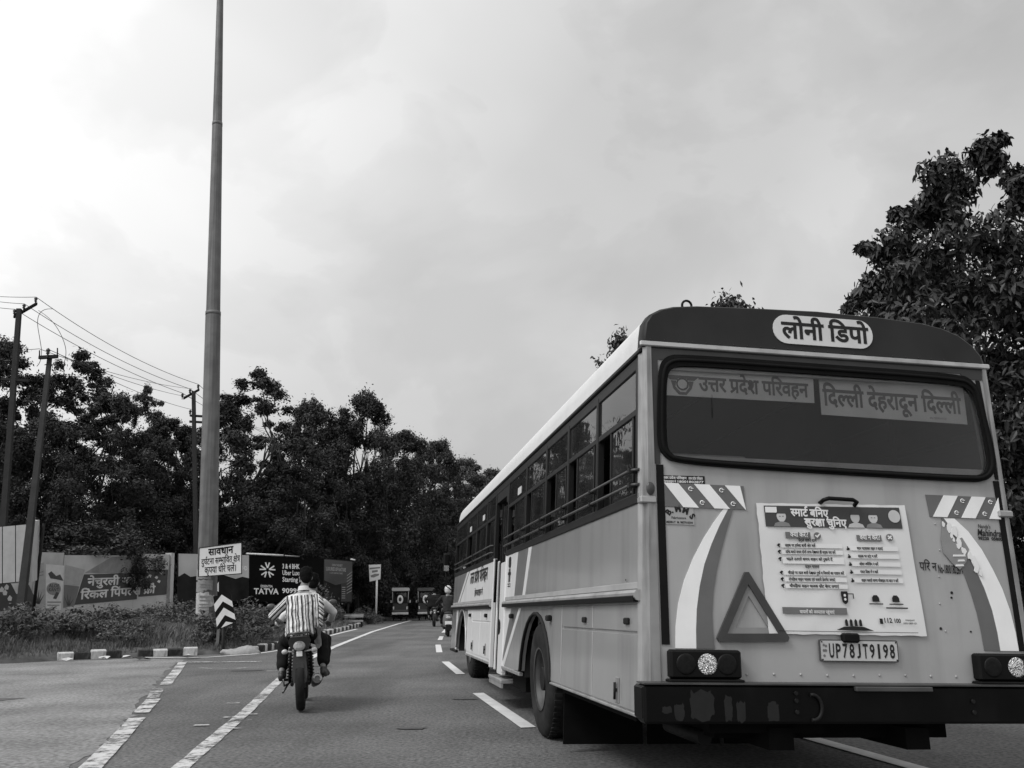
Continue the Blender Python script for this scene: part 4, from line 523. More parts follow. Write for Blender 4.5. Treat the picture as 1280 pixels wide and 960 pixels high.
# leafy clumps ---------------------------------------------------
def leaves(centers, radii, per, size, flat=.75, droop=.0, up=.35, kind=0, seed=1, hollow=.55, stray=.16):
    r_ = np.random.default_rng(seed); C_ = np.repeat(np.asarray(centers, float), per, 0); Rd = np.repeat(np.asarray(radii, float), per); n = len(C_)
    D = r_.normal(size=(n, 3)); D /= np.linalg.norm(D, axis=1)[:, None]; rad = Rd*(hollow+(1-hollow)*r_.random(n))*r_.uniform(.6, 1.15, n)*np.where(r_.random(n) < stray, r_.uniform(1.1, 1.75, n), 1)*np.repeat(1+.0*np.zeros(len(centers)), per)
    sq = np.repeat(r_.uniform(.65, 1.4, (len(centers), 3)), per, 0)
    P = C_+D*rad[:, None]*np.array([1, 1, flat])*sq
    N = D*.7+r_.normal(size=(n, 3))*.55+np.array([0, 0, up]); N /= np.linalg.norm(N, axis=1)[:, None]
    A = np.cross(N, r_.normal(size=(n, 3))); A /= np.linalg.norm(A, axis=1)[:, None]; A[:, 2] -= droop; A /= np.linalg.norm(A, axis=1)[:, None]; B = np.cross(N, A)
    s = (size*r_.uniform(.6, 1.35, n))[:, None]
    if kind == 0:      # rhombic leaf, slightly folded
        V = np.stack([P-A*s, P-B*s*.45+N*s*.12, P+A*s, P+B*s*.45+N*s*.12], 1).reshape(-1, 3); i = np.arange(n)[:, None]*4
        F = (i+np.array([[0, 1, 2]])).tolist()+(i+np.array([[0, 2, 3]])).tolist()
    else:              # big pointed leaf with a midrib and a bent tip
        V = np.stack([P-A*s, P-A*s*.35-B*s*.42+N*s*.13, P+A*s*.45-B*s*.36+N*s*.08-np.array([0, 0, .06])*s, P+A*s*1.15-np.array([0, 0, .35])*s, P+A*s*.45+B*s*.36+N*s*.08-np.array([0, 0, .06])*s, P-A*s*.35+B*s*.42+N*s*.13, P+A*s*.1], 1).reshape(-1, 3); i = np.arange(n)[:, None]*7
        F = [];
        for q in ([0, 1, 6], [1, 2, 6], [2, 3, 6], [3, 4, 6], [4, 5, 6], [5, 0, 6]): F += (i+np.array([q])).tolist()
    return V, F
def leafmesh(name, VF, m):
    V = np.concatenate([a for a, b in VF]); F = []; o = 0
    for a, b in VF: F += (np.asarray(b)+o).tolist(); o += len(a)
    me = bpy.data.meshes.new(name); me.from_pydata(V.tolist(), [], F); me.materials.append(m); return me
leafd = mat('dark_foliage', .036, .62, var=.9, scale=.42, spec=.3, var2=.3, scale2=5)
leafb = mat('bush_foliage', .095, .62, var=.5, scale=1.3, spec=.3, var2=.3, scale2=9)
leafbig = mat('broad_leaves', .027, .5, var=.45, scale=2.5, spec=.35, var2=.35, scale2=11)
leaff = mat('hazed_far_foliage', .085, .7, var=.4, scale=.25, spec=.2, var2=.3, scale2=2)  # distance haze put into the leaf colour as a paler tone
bark = mat('bark', .03, .9, var=.4, scale=6, bump=.8, bscale=18)
weedv = []
for v in range(4):
    r_ = random.Random(v+20); cs = [(r_.uniform(-.35, .35), r_.uniform(-.35, .35), r_.uniform(.1, .45)) for _ in range(9)]
    a = leafmesh('leaves', [leaves(cs, [r_.uniform(.12, .24) for _ in cs], 95, .035, .9, seed=v)], leafb); st = MB()
    for c in cs[:6]: st.tube([(0, 0, -.05), (c[0]*.5, c[1]*.4, c[2]*.6), c], .008, 4)
    weedv.append((a, st.mesh('stem', bark)))
wr = random.Random(5); nweed = 0
while nweed < 40:
    if nweed < 26: x, y = wr.uniform(-12.5, -6.8), wr.uniform(20.3, 29)
    else: x, y = wr.uniform(-22, -8), wr.uniform(28, 46)
    d = float(sdist(np.array([x]), np.array([y]))[0])
    if d < .45: continue
    s = wr.uniform(.85, 1.7); z = float(vh(x, y)); a, st = weedv[nweed % 4]
    u = x/y; sz_ = 'spreading' if s > 1.25 else 'small'
    pl = 'below the blank hoarding' if u < -.52 else 'in front of the painted wall' if u < -.40 else 'left of the tall lamp pole' if u < -.355 else 'near the chevron sign' if u < -.32 else 'behind the curved striped kerb'
    dp = 'close to the kerb' if y < 24 else 'midway up the verge' if y < 30 else 'far back on the verge'; lb = sz_+' leafy weed bush '+pl+', '+dp
    w = thing('weed_bush', lb, 'weed bush', (x, y, z-.04), wr.uniform(0, 6), sz_+' weed bushes '+pl+', '+dp); w.scale = (s, s, s*wr.uniform(.7, 1.1))
    link('leaves', a, w); link('stem', st, w); nweed += 1

# ------------------------------------------------------------ the bus
BY, BPt, BRl = .1659, -.0116, .0317
bus = thing('bus', 'large old city bus seen from behind with a poster and number plate on its rear', 'bus', (.692, 5.126, 0), BY)
LEAN = Euler((BPt, BRl, 0), 'YXZ').to_matrix().to_4x4()
LEAN = Matrix.Rotation(BPt, 4, 'X') @ Matrix.Rotation(BRl, 4, 'Y')
def shr(x, y, z): return (x+(z-.56)*(.023-.0204*x), y, z)
def bp(name, mb, m, shear=True, fixn=True):
    if shear: mb.mapv(shr)
    return part(name, mb, m, bus, M_=LEAN, fixn=fixn)
def sub(name, mb, m, par, shear=True, fixn=True):
    if shear: mb.mapv(shr)
    return part(name, mb, m, par, fixn=fixn)
L = 11.4
bgrey = mat('bus_paint', .375, .38, var=.07, scale=2.2, dirt=.55, dv=.20, dscale=(5, 2.5, .45), coat=.15, bump=.35, bscale=1.6)
bside = mat('bus_side_paint', .33, .28, var=.06, scale=1.5, dirt=.5, dv=.15, dscale=(2, 4, .6), coat=1.0, bump=.22, bscale=1.1)
bwhite = mat('bus_white_paint', .74, .35, var=.05, scale=2, dirt=.35, dv=.32, dscale=(2.5, 2.5, .5), coat=.3)
bdark = mat('bus_dark_paint', .024, .5, var=.22, scale=2.5, spec=.2, dirt=.35, dv=.05, dscale=(2, 2, 1))
bstripe = mat('bus_stripe_dark', .155, .35, var=.08, dirt=.25, dv=.2, dscale=(3, 3, .5), coat=.3)
bframe = mat('window_frame_black', .010, .5, var=.25, spec=.25); bdk2 = mat('bus_charcoal_strip', .008, .55, var=.3, spec=.12)
roofw = mat('roof_white', .62, .5, var=.05, dirt=.12, dv=.4, dscale=(2, .4, 2)); inner = mat('bus_interior', .02, .8, var=.3); seatm = mat('bus_seat_cover', .20, .75, var=.3, scale=4)
glside = glassmat('side_glass', .30, .10, .22); glrear = glassmat('rear_glass', .86, .02, .14, 1.36, .06, .0)
YZ = lambda x: (lambda u, v, d: (x+d, u, v))
arch_r = [(3.98, .56)]+[(3.24+.74*math.cos(a), .50+.62*math.sin(a)) for a in np.linspace(.12, PI-.12, 14)]+[(2.50, .56)]
arch_f = [(10.35, .56)]+[(9.62+.73*math.cos(a), .52+.66*math.sin(a)) for a in np.linspace(.1, PI-.1, 14)]+[(8.89, .56)]
# left skin
sk = MB().prism([[(0, .56), (0, 1.79), (5.17, 1.79), (5.17, .52)]+arch_r], YZ(0), 0, .04); sp1 = bp('side_panel', sk, bside)
sk = MB().prism([[(6.2, .52), (6.2, 1.79), (L-.05, 1.79), (L-.05, .5)]+arch_f], YZ(0), 0, .04); sp2 = bp('side_panel', sk, bside)
bp('side_panel', MB().prism([[(0, .56), (0, 1.79), (L-.05, 1.79), (L-.05, .5)]+arch_f+arch_r], YZ(2.5), -.04, 0), bside)
dl = lambda p, q, z: p[0]+(q[0]-p[0])*(z-p[1])/(q[1]-p[1])
Eh = -.003; XL = lambda u, v, d: (Eh+d, u, v)
def decal(loops, m, name, par): return sub(name, MB().prism(loops, XL, 0, .0028), m, par)
decal([[(4.36, 1.787), (5.165, 1.787), (5.165, 1.28), (4.53, 1.28)]], bwhite, 'white_panel_paint', sp1)
decal([[(3.76, 1.787), (4.36, 1.787), (4.53, 1.28), (4.05, 1.28)]], bstripe, 'dark_stripe', sp1)
decal([[(3.56, 1.787), (3.74, 1.787), (4.03, 1.28), (3.88, 1.28)]], bwhite, 'white_stripe', sp1)
decal([[(4.69, 1.17), (5.165, 1.17), (5.165, .66)]], bwhite, 'white_panel_paint', sp1)
decal([[(4.23, 1.17), (4.69, 1.17), (5.165, .66), (5.165, .60)]], bstripe, 'dark_stripe', sp1)
decal([[(4.07, 1.17), (4.21, 1.17), (5.165, .585), (5.165, .535), (5.06, .535)]], bwhite, 'white_stripe', sp1)
decal([[(6.21, 1.787), (8.83, 1.787), (10.13, 1.30), (6.21, 1.30)]], bwhite, 'white_panel_paint', sp2)
decal([[(8.95, 1.787), (9.2, 1.787), (10.5, 1.30), (10.25, 1.30)]], bwhite, 'white_stripe', sp2)
decal([[(6.21, .53), (6.21, 1.17), (8.86, 1.17), (8.86, .53)]], bwhite, 'white_panel_paint', sp2)
decal([[(10.37, .52), (10.37, 1.17), (10.6, 1.17), (10.6, .52)]], bwhite, 'white_stripe', sp2)
# access hatches: plates with real gaps
lw = MB; groove = mat('panel_gap', .02, .8)
def hatch(y0, z0, y1, z1, m):
    h = bp('access_hatch', MB().box(-.010, y0, z0, -.0005, y1, z1, .003), m); return h
for y0, y1 in ((.05, 1.085), (1.105, 2.075)):
    hatch(y0, .575, y1, 1.0, bside); h = hatch(y0, 1.018, y1, 1.172, bside)
    ym = y0+.16; 
    sub('handle', MB().box(-.028, ym, 1.055, -.010, ym+.09, 1.095, .006), DARKM, h)
hatch(2.095, .575, 2.47, 1.172, bside); hatch(6.25, .56, 7.25, 1.0, bwhite); hatch(6.25, 1.018, 7.25, 1.165, bwhite); hatch(7.27, .56, 8.2, 1.0, bwhite); hatch(7.27, 1.018, 8.2, 1.165, bwhite); hatch(8.22, .56, 8.82, 1.165, bwhite)
for y, z in ((2.56, 1.08), (4.55, 1.09), (6.6, 1.09), (8.4, 1.09)): bp('side_marker_lamp', MB().box(-.045, y-.05, z-.025, -.002, y+.05, z+.025, .01), DARKM)
for y in (.46, 6.6, 8.0):
    m_ = MB().box(-.016, y-.045, .56+.03, -.010, y+.045, .74, .003); lt = bp('hatch_latch', m_, ALU); sub('latch_bolt', MB().cyl((-.03, y, .61), (-.03, y, .71), .008, n=6).box(-.03, y-.012, .655, -.016, y+.012, .675), DARKM, lt)
bp('skirt_trim', MB().box(-.014, .03, .548, .03, 2.5, .566, .004), ALU); bp('skirt_trim', MB().box(-.014, 3.99, .512, .03, 5.17, .545, .004), ALU)
bp('skirt_trim', MB().box(-.014, 6.2, .50, .03, 8.88, .53, .004), ALU); bp('skirt_trim', MB().box(-.014, 10.36, .47, .03, L-.05, .51, .004), DARKM)
for an, sp_ in ((arch_r, 0), (arch_f, 0)):
    bp('wheel_arch_lip', MB().tube([(-.008, y, z) for y, z in an], .017, 6), DARKM if an is arch_r else ALU)
# rub rail: half-round aluminium
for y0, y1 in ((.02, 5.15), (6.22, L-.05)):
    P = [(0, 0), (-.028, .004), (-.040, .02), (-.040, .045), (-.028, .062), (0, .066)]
    rr = bp('rub_rail', MB().prism([P], lambda u, v, d: (u-.002, d, 1.192+v), y0, y1), ALU); sub('rail_shadow_strip', MB().box(-.046, y0+.02, 1.186, -.004, y1-.02, 1.222, .004), BLACKM, rr)  # black strip stands in for the shade under the rub rail
    sub('upper_ledge', MB().box(-.007, y0+.01, 1.262, .0, y1-.01, 1.30, .002), bgrey, rr)
# chassis, floor
bp('underbody', MB().box(.06, .3, .50, 2.44, 2.3, .62).box(.06, 4.1, .5, 2.44, 8.7, .6).box(.5, .2, .42, 2.0, 11.0, .56).box(.75, .0, .38, .9, 11, .5).box(1.6, 0, .38, 1.75, 11, .5).box(.06, .06, .9, 2.44, L-.1, .95).box(.1, 4.2, .34, .5, 5.0, .5), mat('underbody', .005, .9, var=.4, spec=.1))
# wheel wells
for y0, y1 in ((2.5, 3.98), (8.9, 10.35)): bp('wheel_well', MB().box(.045, y0-.02, .5, .62, y0, 1.12).box(.045, y1, .5, .62, y1+.02, 1.12).box(.045, y0, 1.12, .62, y1, 1.14).box(.62, y0, .5, .64, y1, 1.12), mat('wheel_well', .01, .9))
# corner pillars, window frames
bp('sill_rail', MB().box(-.012, .03, 1.765, .03, 5.2, 1.83, .006).box(-.012, 6.2, 1.765, .03, L-.05, 1.83, .006), bframe)
bp('top_rail', MB().box(-.006, .03, 2.615, .03, L-.05, 2.70, .006), bframe)
bp('drip_rail', MB().box(-.022, .0, 2.70, .04, L, 2.735, .008), BLACKM)
PILL = [.085, 1.06, 2.01, 2.93, 3.98, 5.17, 6.2, 7.05, 8.2, 9.45, 11.3]
for y in PILL: bp('window_pillar', MB().box(-.010, y-.03, 1.79, .045, y+.03, 2.66, .006), bframe)
for i in range(10):
    if i == 5: continue
    y0, y1 = PILL[i]+.03, PILL[i+1]-.03
    if i == 4: y1 -= .0
    w = bp('side_window', MB().box(-.004, y0, 2.325, .03, y1, 2.365, .003), bframe)
    sub('upper_pane', MB().box(.006, y0+.0, 2.365, .011, y1, 2.615), glside, w)
    # two sliding lower panes, one slid open
    op = [.34, .30, .45, .25, .38, 0, .4, .3, .5, .3][i]; wd = y1-y0; a = y0+.10
    sub('sliding_pane', MB().box(.008, a, 1.83, .012, a+wd*(1-op)-.12, 2.325), glside, w)
    sub('sliding_pane', MB().box(.020, y0+wd*.12, 1.83, .024, y0+wd*.6, 2.325), glside, w)
    for q0, q1, x0_, x1_ in ((a-.03, a, 0, .018), (a+wd*(1-op)-.12, a+wd*(1-op)-.09, 0, .018), (y0, y0+.02, .016, .028)): sub('pane_stile', MB().box(x0_, q0, 1.83, x1_, q1, 2.325), bframe, w)
tickm = mat('ticket_sticker', .5, .6)
for y, z in ((4.35, 2.40), (7.4, 2.42), (9.0, 2.4)): bp('window_sticker', MB().box(.001, y, z, .004, y+.22, z+.08), tickm)
for y0, y1 in ((.03, 5.16), (6.22, 11.0)):
    rl = bp('guard_bars', MB().tube([(-.01, y0, 1.965), (-.052, y0+.04, 1.965), (-.052, y1-.04, 1.965), (-.01, y1, 1.965)], .0095, 6).tube([(-.01, y0, 1.875), (-.052, y0+.04, 1.875), (-.052, y1-.04, 1.875), (-.01, y1, 1.875)], .0095, 6), mat('guard_bar_paint', .06, .4, metal=.3))
    for p in PILL:
        if y0 < p < y1: sub('bar_bracket', MB().box(-.065, p-.02, 1.95, -.008, p+.02, 1.98), bframe, rl); sub('bar_bracket', MB().box(-.065, p-.02, 1.86, -.008, p+.02, 1.89), bframe, rl)
# right side windows
bp('right_window_band', MB().box(2.455, .1, 1.79, 2.47, L-.2, 2.66), glassmat('far_side_glass', .30, .10, .22, 1.5, .02, .0))
for y in PILL: bp('window_pillar', MB().box(2.45, y-.03, 1.79, 2.505, y+.03, 2.66), bframe)
bp('right_rails', MB().box(2.45, .03, 1.765, 2.51, L-.05, 1.83).box(2.45, .03, 2.615, 2.506, L-.05, 2.735).box(2.45, .03, 2.31, 2.5, L-.05, 2.35), bframe)
# door
bp('doorway', MB().box(.0, 5.2, 2.5, .05, 6.17, 2.615).box(.0, 5.2, 2.42, .02, 5.36, 2.5).box(.5, 5.2, .4, .52, 6.2, 1.2), bframe)
dm = MB().prism([rrect(5.36, .43, 5.80, 1.72, .03, 3)], YZ(.03), 0, .035); dr = bp('door', dm, bwhite)
sub('door_upper', MB().box(.035, 5.36, 1.72, .06, 5.42, 2.42).box(.035, 5.74, 1.72, .06, 5.80, 2.42), bframe, dr); sub('door_glass', MB().box(.045, 5.42, 1.72, .05, 5.74, 2.42), glside, dr)
sub('door_handle', MB().prism([[(5.80, 1.02), (5.80, .90), (5.74, .87), (5.66, .90), (5.64, .96), (5.66, 1.02), (5.74, 1.05)]], YZ(.022), 0, .012), BLACKM, dr)
sub('door_seal', MB().box(.022, 5.805, .43, .06, 5.835, 2.45), RUBBER, dr)
d2 = bp('door', MB().box(.03, 6.05, .45, .33, 6.09, 1.76, .01), bwhite)
bp('door_post', MB().box(-.012, 6.17, .47, .04, 6.215, 1.80, .006), bwhite); bp('door_post', MB().box(-.012, 5.165, .47, .04, 5.195, 1.80, .006), bwhite)
bp('grab_pole', MB().cyl((.0, 6.02, 1.25), (.0, 6.02, 1.78), .016), BLACKM)
bp('entry_step', MB().box(-.01, 5.2, .35, .45, 6.2, .39, .008).box(.0, 5.2, .3, .02, 6.2, .35), ALU)
# roof
prof = [(.045, 2.735), (.052, 2.82), (.064, 2.90), (.10, 2.955), (.17, 2.995), (.26, 3.02), (.42, 3.037), (.8, 3.052), (1.25, 3.064), (1.7, 3.054), (2.0, 3.036), (2.15, 3.01), (2.27, 2.965), (2.36, 2.90), (2.415, 2.83), (2.438, 2.735)]
def roofring(y, sc=1.0, dz=0): return [(1.24+(x-1.24)*sc, y, 2.735+(z-2.735)*(1+dz)) for x, z in prof]
def loft(mb, rings, sm=True):
    n = len(rings[0]); V = [p for r_ in rings for p in r_]; return mb.add(V, [(i*n+k, i*n+k+1, (i+1)*n+k+1, (i+1)*n+k) for i in range(len(rings)-1) for k in range(n-1)], sm)
rf = MB(); loft(rf, [roofring(y) for y in [.075, 2, 4, 6, 8, 10, L-.5]]+[roofring(L-.2, .99, -.12), roofring(L, .96, -.45)]); bp('roof', rf, roofw, False)
rfi = MB(); loft(rfi, [[(x, y, z-.04) for x, y, z in roofring(yy, .985)] for yy in (.1, L-.3)]); bp('roof_lining', rfi, inner, False)
dome = MB(); loft(dome, [[(1.24+(x-1.24)*.985, y, 2.735+(z-2.735)*.975) for x, y, z in roofring(-.012)], roofring(.0), roofring(.076, 1.004, .01)])
dome.prism([[(1.24+(x-1.24)*.985, 2.735+(z-2.735)*.975) for x, z in prof]], lambda u, v, d: (u, d, v), -.012, .0); dm_ = bp('rear_dome', dome, bdark, False)
riv = MB()
for k in range(26): x = .10+k*.092; riv.ell((x, -.014, 2.785-.0006*k*0), .007, .004, .007, 6, 4)
sub('rivets', riv, bdark, dm_, False)
# rear face
XZ = lambda y: (lambda u, v, d: (u, y+d, v))
winout = rrect(.16, 2.02, 2.37, 2.66, .11)
rp = bp('rear_panel', MB().prism([[(0.0, .56), (2.5, .56), (2.438, 2.75), (.05, 2.75)], [(.19, 2.06), (.18, 2.6), (2.32, 2.62), (2.35, 2.06)]], XZ(0), 0, .04), bgrey, False)
# black band round the top of the window, light corners stay
bp('window_header', MB().prism([[(.10, 2.735), (2.40, 2.735), (2.395, 2.665), (2.26, 2.665), (2.24, 2.70), (.25, 2.70), (.2, 2.66), (.145, 2.66), (.145, 2.0), (.10, 2.0)]], XZ(-.006), 0, .005), mat('header_grey', .03, .5, var=.2, dirt=.3, dv=.03, dscale=(6, 6, 2)), False)
def ringpoly(o, i, d0, d1, mb=None): return (mb or MB()).prism([o, i], XZ(0), d0, d1)
ro = [(.125, 2.14), (.15, 2.06), (.235, 2.0), (1.1, 1.985), (2.20, 1.972), (2.33, 1.985), (2.40, 2.06), (2.408, 2.16), (2.385, 2.35), (2.355, 2.58), (2.31, 2.655), (2.22, 2.695), (1.1, 2.697), (.30, 2.70), (.20, 2.685), (.15, 2.62), (.135, 2.4)]
ri = [(.183, 2.13), (.196, 2.075), (.25, 2.04), (1.1, 2.025), (2.22, 2.012), (2.31, 2.03), (2.345, 2.08), (2.35, 2.17), (2.335, 2.35), (2.31, 2.54), (2.28, 2.59), (2.2, 2.622), (1.1, 2.628), (.32, 2.628), (.24, 2.61), (.20, 2.56), (.187, 2.4)]
def smooth2(P, it=2):
    for _ in range(it): P = [q for i in range(len(P)) for q in ((P[i][0]*.75+P[(i+1) % len(P)][0]*.25, P[i][1]*.75+P[(i+1) % len(P)][1]*.25), (P[i][0]*.25+P[(i+1) % len(P)][0]*.75, P[i][1]*.25+P[(i+1) % len(P)][1]*.75))]
    return P
ro2, ri2 = smooth2(ro), smooth2(ri)
rw = bp('rear_window', ringpoly(ro2, ri2, -.026, -.001), RUBBER, False)
sub('window_seal', MB().tube([(a[0]*.5+b[0]*.5, -.027, a[1]*.5+b[1]*.5) for a, b in zip(ro2, ri2)], .012, 6, True), RUBBER, rw, False)
sub('glass', MB().prism([ri2], XZ(0), -.008, -.004), glrear, rw, False)
# header trim + corner pillars
bp('rear_trim', MB().box(.03, -.022, 2.742, 2.455, -.0002, 2.775, .006), mat('bright_trim', .5, .35, metal=.5, var=.2, dirt=.5, dv=.1, dscale=(5, 5, 5)), False)
postm = mat('post_paint', .32, .5, var=.2, scale=5, dirt=.95, dv=.06, dscale=(16, 16, 1.4), metal=.2)
for s_ in (0, 1):
    X = (lambda x, z: x+(z-.56)*(.023)) if s_ == 0 else (lambda x, z: 2.5-x-(z-.56)*.028)
    for z0, z1, nm in ((.58, 1.76, 'corner_post'), (1.80, 2.74, 'corner_post')):
        pf = [(1, -.004), (.95, -.012), (.4, -.016), (.0, .0), (-.012, .04), (-.012, .056)]
        mb = MB(); V = []
        wd_ = (lambda z: .118-.023*(z-.56)-.006*(z-.56)) if s_ == 0 else (lambda z: .040+.0*(z-.56))
        for z in (z0, z1): V += [(X(u*wd_(z) if u > 0 else u, z), v, z) for u, v in pf]
        mb.add(V, [(k, k+1, len(pf)+k+1, len(pf)+k) for k in range(len(pf)-1)], False); mb.sm = [k in (1, 2, 3) and False for k in range(len(mb.f))]
        bp(nm, mb, postm, False)
    bp('post_joint', MB().box(X(-.018, 1.78) if not s_ else X(.085, 1.78), -.024, 1.757, X(.085, 1.78) if not s_ else X(-.018, 1.78), .05, 1.80, .008), ALU, False)
    if s_ == 0: bp('post_lamp', MB().ell((X(.045, 1.85), -.016, 1.845), .026, .012, .04), mat('lamp_smoked', .05, .3, var=.6, scale=20), False)
def quad(mb, P, y, t=.004): return mb.prism([P], XZ(0), y-t, y)
bp('vertical_strip', quad(MB(), [(.125, .95), (.172, .95), (.163, 1.995), (.118, 1.995)], -.001, .006), bdk2, False)
bp('vertical_strip', quad(MB(), [(2.415, .94), (2.462, .94), (2.425, 1.99), (2.382, 1.99)], -.001, .006), bdk2, False)
bp('vertical_strip', quad(MB(), [(2.40, 2.0), (2.422, 2.0), (2.375, 2.66), (2.345, 2.66)], -.001, .006), bdk2, False)
bp('side_edge_strip', quad(MB(), [(.104, .6), (.118, .6), (.114, 1.99), (.098, 1.99)], -.001, .003), ALU, False)
# sagging sheet joints and rivets on rear
rv = MB()
for x in np.linspace(.3, 2.3, 13): rv.ell((x, -.002, .79+.003*math.sin(x*9)), .008, .005, .008, 6, 4)
for z in np.linspace(1.05, 1.7, 5): rv.ell((1.93+.02*math.sin(z*9), -.002, z), .006, .004, .006, 6, 4)
bp('rivets', rv, bgrey, False); 
bp('drill_holes', MB().cyl((2.0, -.003, 1.28), (2.0, .0, 1.28), .009, n=8).cyl((1.995, -.003, 1.25), (1.995, 0, 1.25), .007, n=8).cyl((1.90, -.003, 1.065), (1.90, 0, 1.065), .009, n=8).cyl((2.10, -.003, 1.05), (2.10, 0, 1.05), .006, n=8), INK, False)
# curved white and dark stripes
cl_o = [(.536, 1.742), (.47, 1.66), (.40, 1.56), (.33, 1.44), (.27, 1.31), (.23, 1.18), (.210, 1.05), (.205, .93)]
cl_m = [(.565, 1.742), (.505, 1.64), (.45, 1.53), (.40, 1.41), (.365, 1.28), (.342, 1.15), (.333, 1.03), (.331, .93)]
cl_i = [(.597, 1.742), (.55, 1.61), (.51, 1.49), (.475, 1.37), (.45, 1.25), (.437, 1.13), (.438, 1.03), (.443, .93)]
tape = mat('reflective_white', .9, .4, var=.04, dirt=.12, dv=.4, dscale=(5, 5, 3)); tapd = mat('reflective_dark', .13, .4, var=.1)
for nm, a, b, m_ in (('curved_white_stripe', cl_o, cl_m, tape), ('curved_dark_stripe', cl_m, cl_i, tapd)): bp(nm, MB().prism([a+b[::-1]], XZ(0), -.005, -.0015), m_, False)
cr_o = [(2.075, 1.737), (2.16, 1.66), (2.24, 1.55), (2.30, 1.43), (2.35, 1.31), (2.385, 1.18), (2.403, 1.05), (2.409, .94)]
cr_m = [(2.0, 1.737), (2.06, 1.66), (2.125, 1.55), (2.18, 1.43), (2.225, 1.31), (2.26, 1.18), (2.277, 1.05), (2.283, .94)]
cr_i = [(1.985, 1.737), (2.0, 1.64), (2.045, 1.52), (2.095, 1.40), (2.13, 1.28), (2.155, 1.16), (2.168, 1.05), (2.175, .94)]
for nm, a, b, m_ in (('curved_white_stripe', cr_o, cr_m, tape), ('curved_dark_stripe', cr_m, cr_i, tapd)): bp(nm, MB().prism([a+b[::-1]], XZ(0), -.005, -.0015), m_, False)
# peeled sticker on right
stg = mat('faded_sticker', .25, .6, var=.15); 
st = bp('peeled_sticker', MB().prism([[(1.99, 1.72), (1.965, 1.60), (1.97, 1.52), (2.02, 1.46), (2.07, 1.42), (2.12, 1.47), (2.15, 1.55), (2.11, 1.62), (2.05, 1.60)]], XZ(0), -.0085, -.006), stg, False)
sm = MB()
rs = random.Random(3)
for k in range(16):
    t = k/15; cx = 2.0+.20*t+rs.uniform(-.02, .02); cz = 1.70-.30*t+rs.uniform(-.02, .02); n = 7; s = rs.uniform(.008, .02)
    sm.prism([[(cx+s*math.cos(a)*rs.uniform(.5, 1.3), cz+1.8*s*math.sin(a)*rs.uniform(.5, 1.3)) for a in np.linspace(0, 2*PI, n+1)[:-1]]], XZ(0), -.0115-.0002*k, -.009)
for z, a, b in ((1.50, 2.03, 2.12), (1.47, 2.06, 2.11), (1.44, 2.04, 2.10)): sm.prism([[(a, z), (b, z+.003), (b-.005, z+.014), (a+.005, z+.012)]], XZ(0), -.0112, -.009)
sub('sticker_scraps', sm, PAPERW, st, False)
# diagonal reflective tapes
def tapeband(x0, x1, z0, z1, sl, nm, start):
    p = bp(nm, MB().prism([[(x0, z0), (x1, z0), (x1+start[1], z1), (x0+start[0], z1)]], XZ(0), -.006, -.0015), tapd, False)
    W_ = .0985; mb = MB()
    lo = min(x0, x0+start[0]); hi = max(x1, x1+start[1])
    for k in (range(3)):
        a = start[2]+k*2*W_
        P = [(a, z0), (a+W_, z0), (a+W_+sl, z1), (a+sl, z1)]
        P = [(min(max(u, lo), hi), v) for u, v in P]; mb.prism([P], XZ(0), -.009, -.0065)
    sub('white_bar', mb, tape, p, False)
    lg = MB()
    for k in (0, 1):
        for t in (.22, .78): 
            u = start[2]+W_*1.5+k*2*W_+sl*t; v = z0+(z1-z0)*t
            if lo+.02 < u < hi-.02: lg.tube([(u+.012*math.cos(a), -.0075, v+.012*math.sin(a)) for a in np.linspace(.6, 5.6, 10)], .003, 5).box(u, -.009, v+.002, u+.017, -.0065, v+.006)
    sub('tape_logo', lg, tape, p, False)
tapeband(.163, .678, 1.742, 1.885, -.125, 'reflective_tape', (0, -.006, .28)); tapeband(1.905, 2.400, 1.744, 1.882, .09, 'reflective_tape', (-.014, -.008, 1.925))
# caption plate above left tape
cp_ = bp('caption_plate', quad(MB(), [(.152, 1.884), (.424, 1.888), (.424, 1.936), (.152, 1.93)], -.0015, .003), INK, False)
mb = MB(); letter(mb, 'cap', (.157, -.006, 1.909), (1, 0, .015), (0, 0, 1), .15, .022, .02, True); letter(mb, 'nam', (.16, -.006, 1.887), (1, 0, .015), (0, 0, 1), .08, .020, .02, True); letter(mb, '18001802877', (.25, -.006, 1.889), (1, 0, .015), (0, 0, 1), .165, .02, .02); letter(mb, 'cap', (.32, -.006, 1.911), (1, 0, .015), (0, 0, 1), .09, .022, .02, True)
sub('lettering', mb, PAPERW, cp_, False)
# B.M.M.S plate
bm_ = bp('maker_plate', quad(MB(), [(.168, 1.638), (.348, 1.638), (.344, 1.738), (.168, 1.738)], -.0015, .003), mat('maker_plate', .36, .5, var=.1), False)
mb = MB()
for ch, a in zip('B.M.M.S', (142, 122, 104, 88, 74, 56, 38)):
    a = R(a); cx, cz = .258+.078*math.cos(a), 1.652+.066*math.sin(a); t = a-PI/2; letter(mb, ch, (cx-.008*math.cos(t), -.006, cz-.004), (math.cos(t), 0, math.sin(t)), (-math.sin(t), 0, math.cos(t)), None, .050, .05)
letter(mb, 'Fabricators', (.205, -.006, 1.671), (1, 0, 0), (0, 0, 1), .09, .02, .015); letter(mb, 'MEERUT  M. 9837010304', (.172, -.006, 1.645), (1, 0, 0), (0, 0, 1), .165, .018, .025); sub('lettering', mb, INK, bm_, False)
mb = MB(); letter(mb, "Nandy's", (2.235, -.004, 1.685), (1, 0, -.02), (.12, 0, 1), .085, .034, .01); letter(mb, 'Mahindra', (2.225, -.004, 1.637), (1, 0, -.02), (.15, 0, 1), .165, .06, .02); letter(mb, '98220  05800', (2.225, -.004, 1.612), (1, 0, -.02), (0, 0, 1), .17, .028, .04)
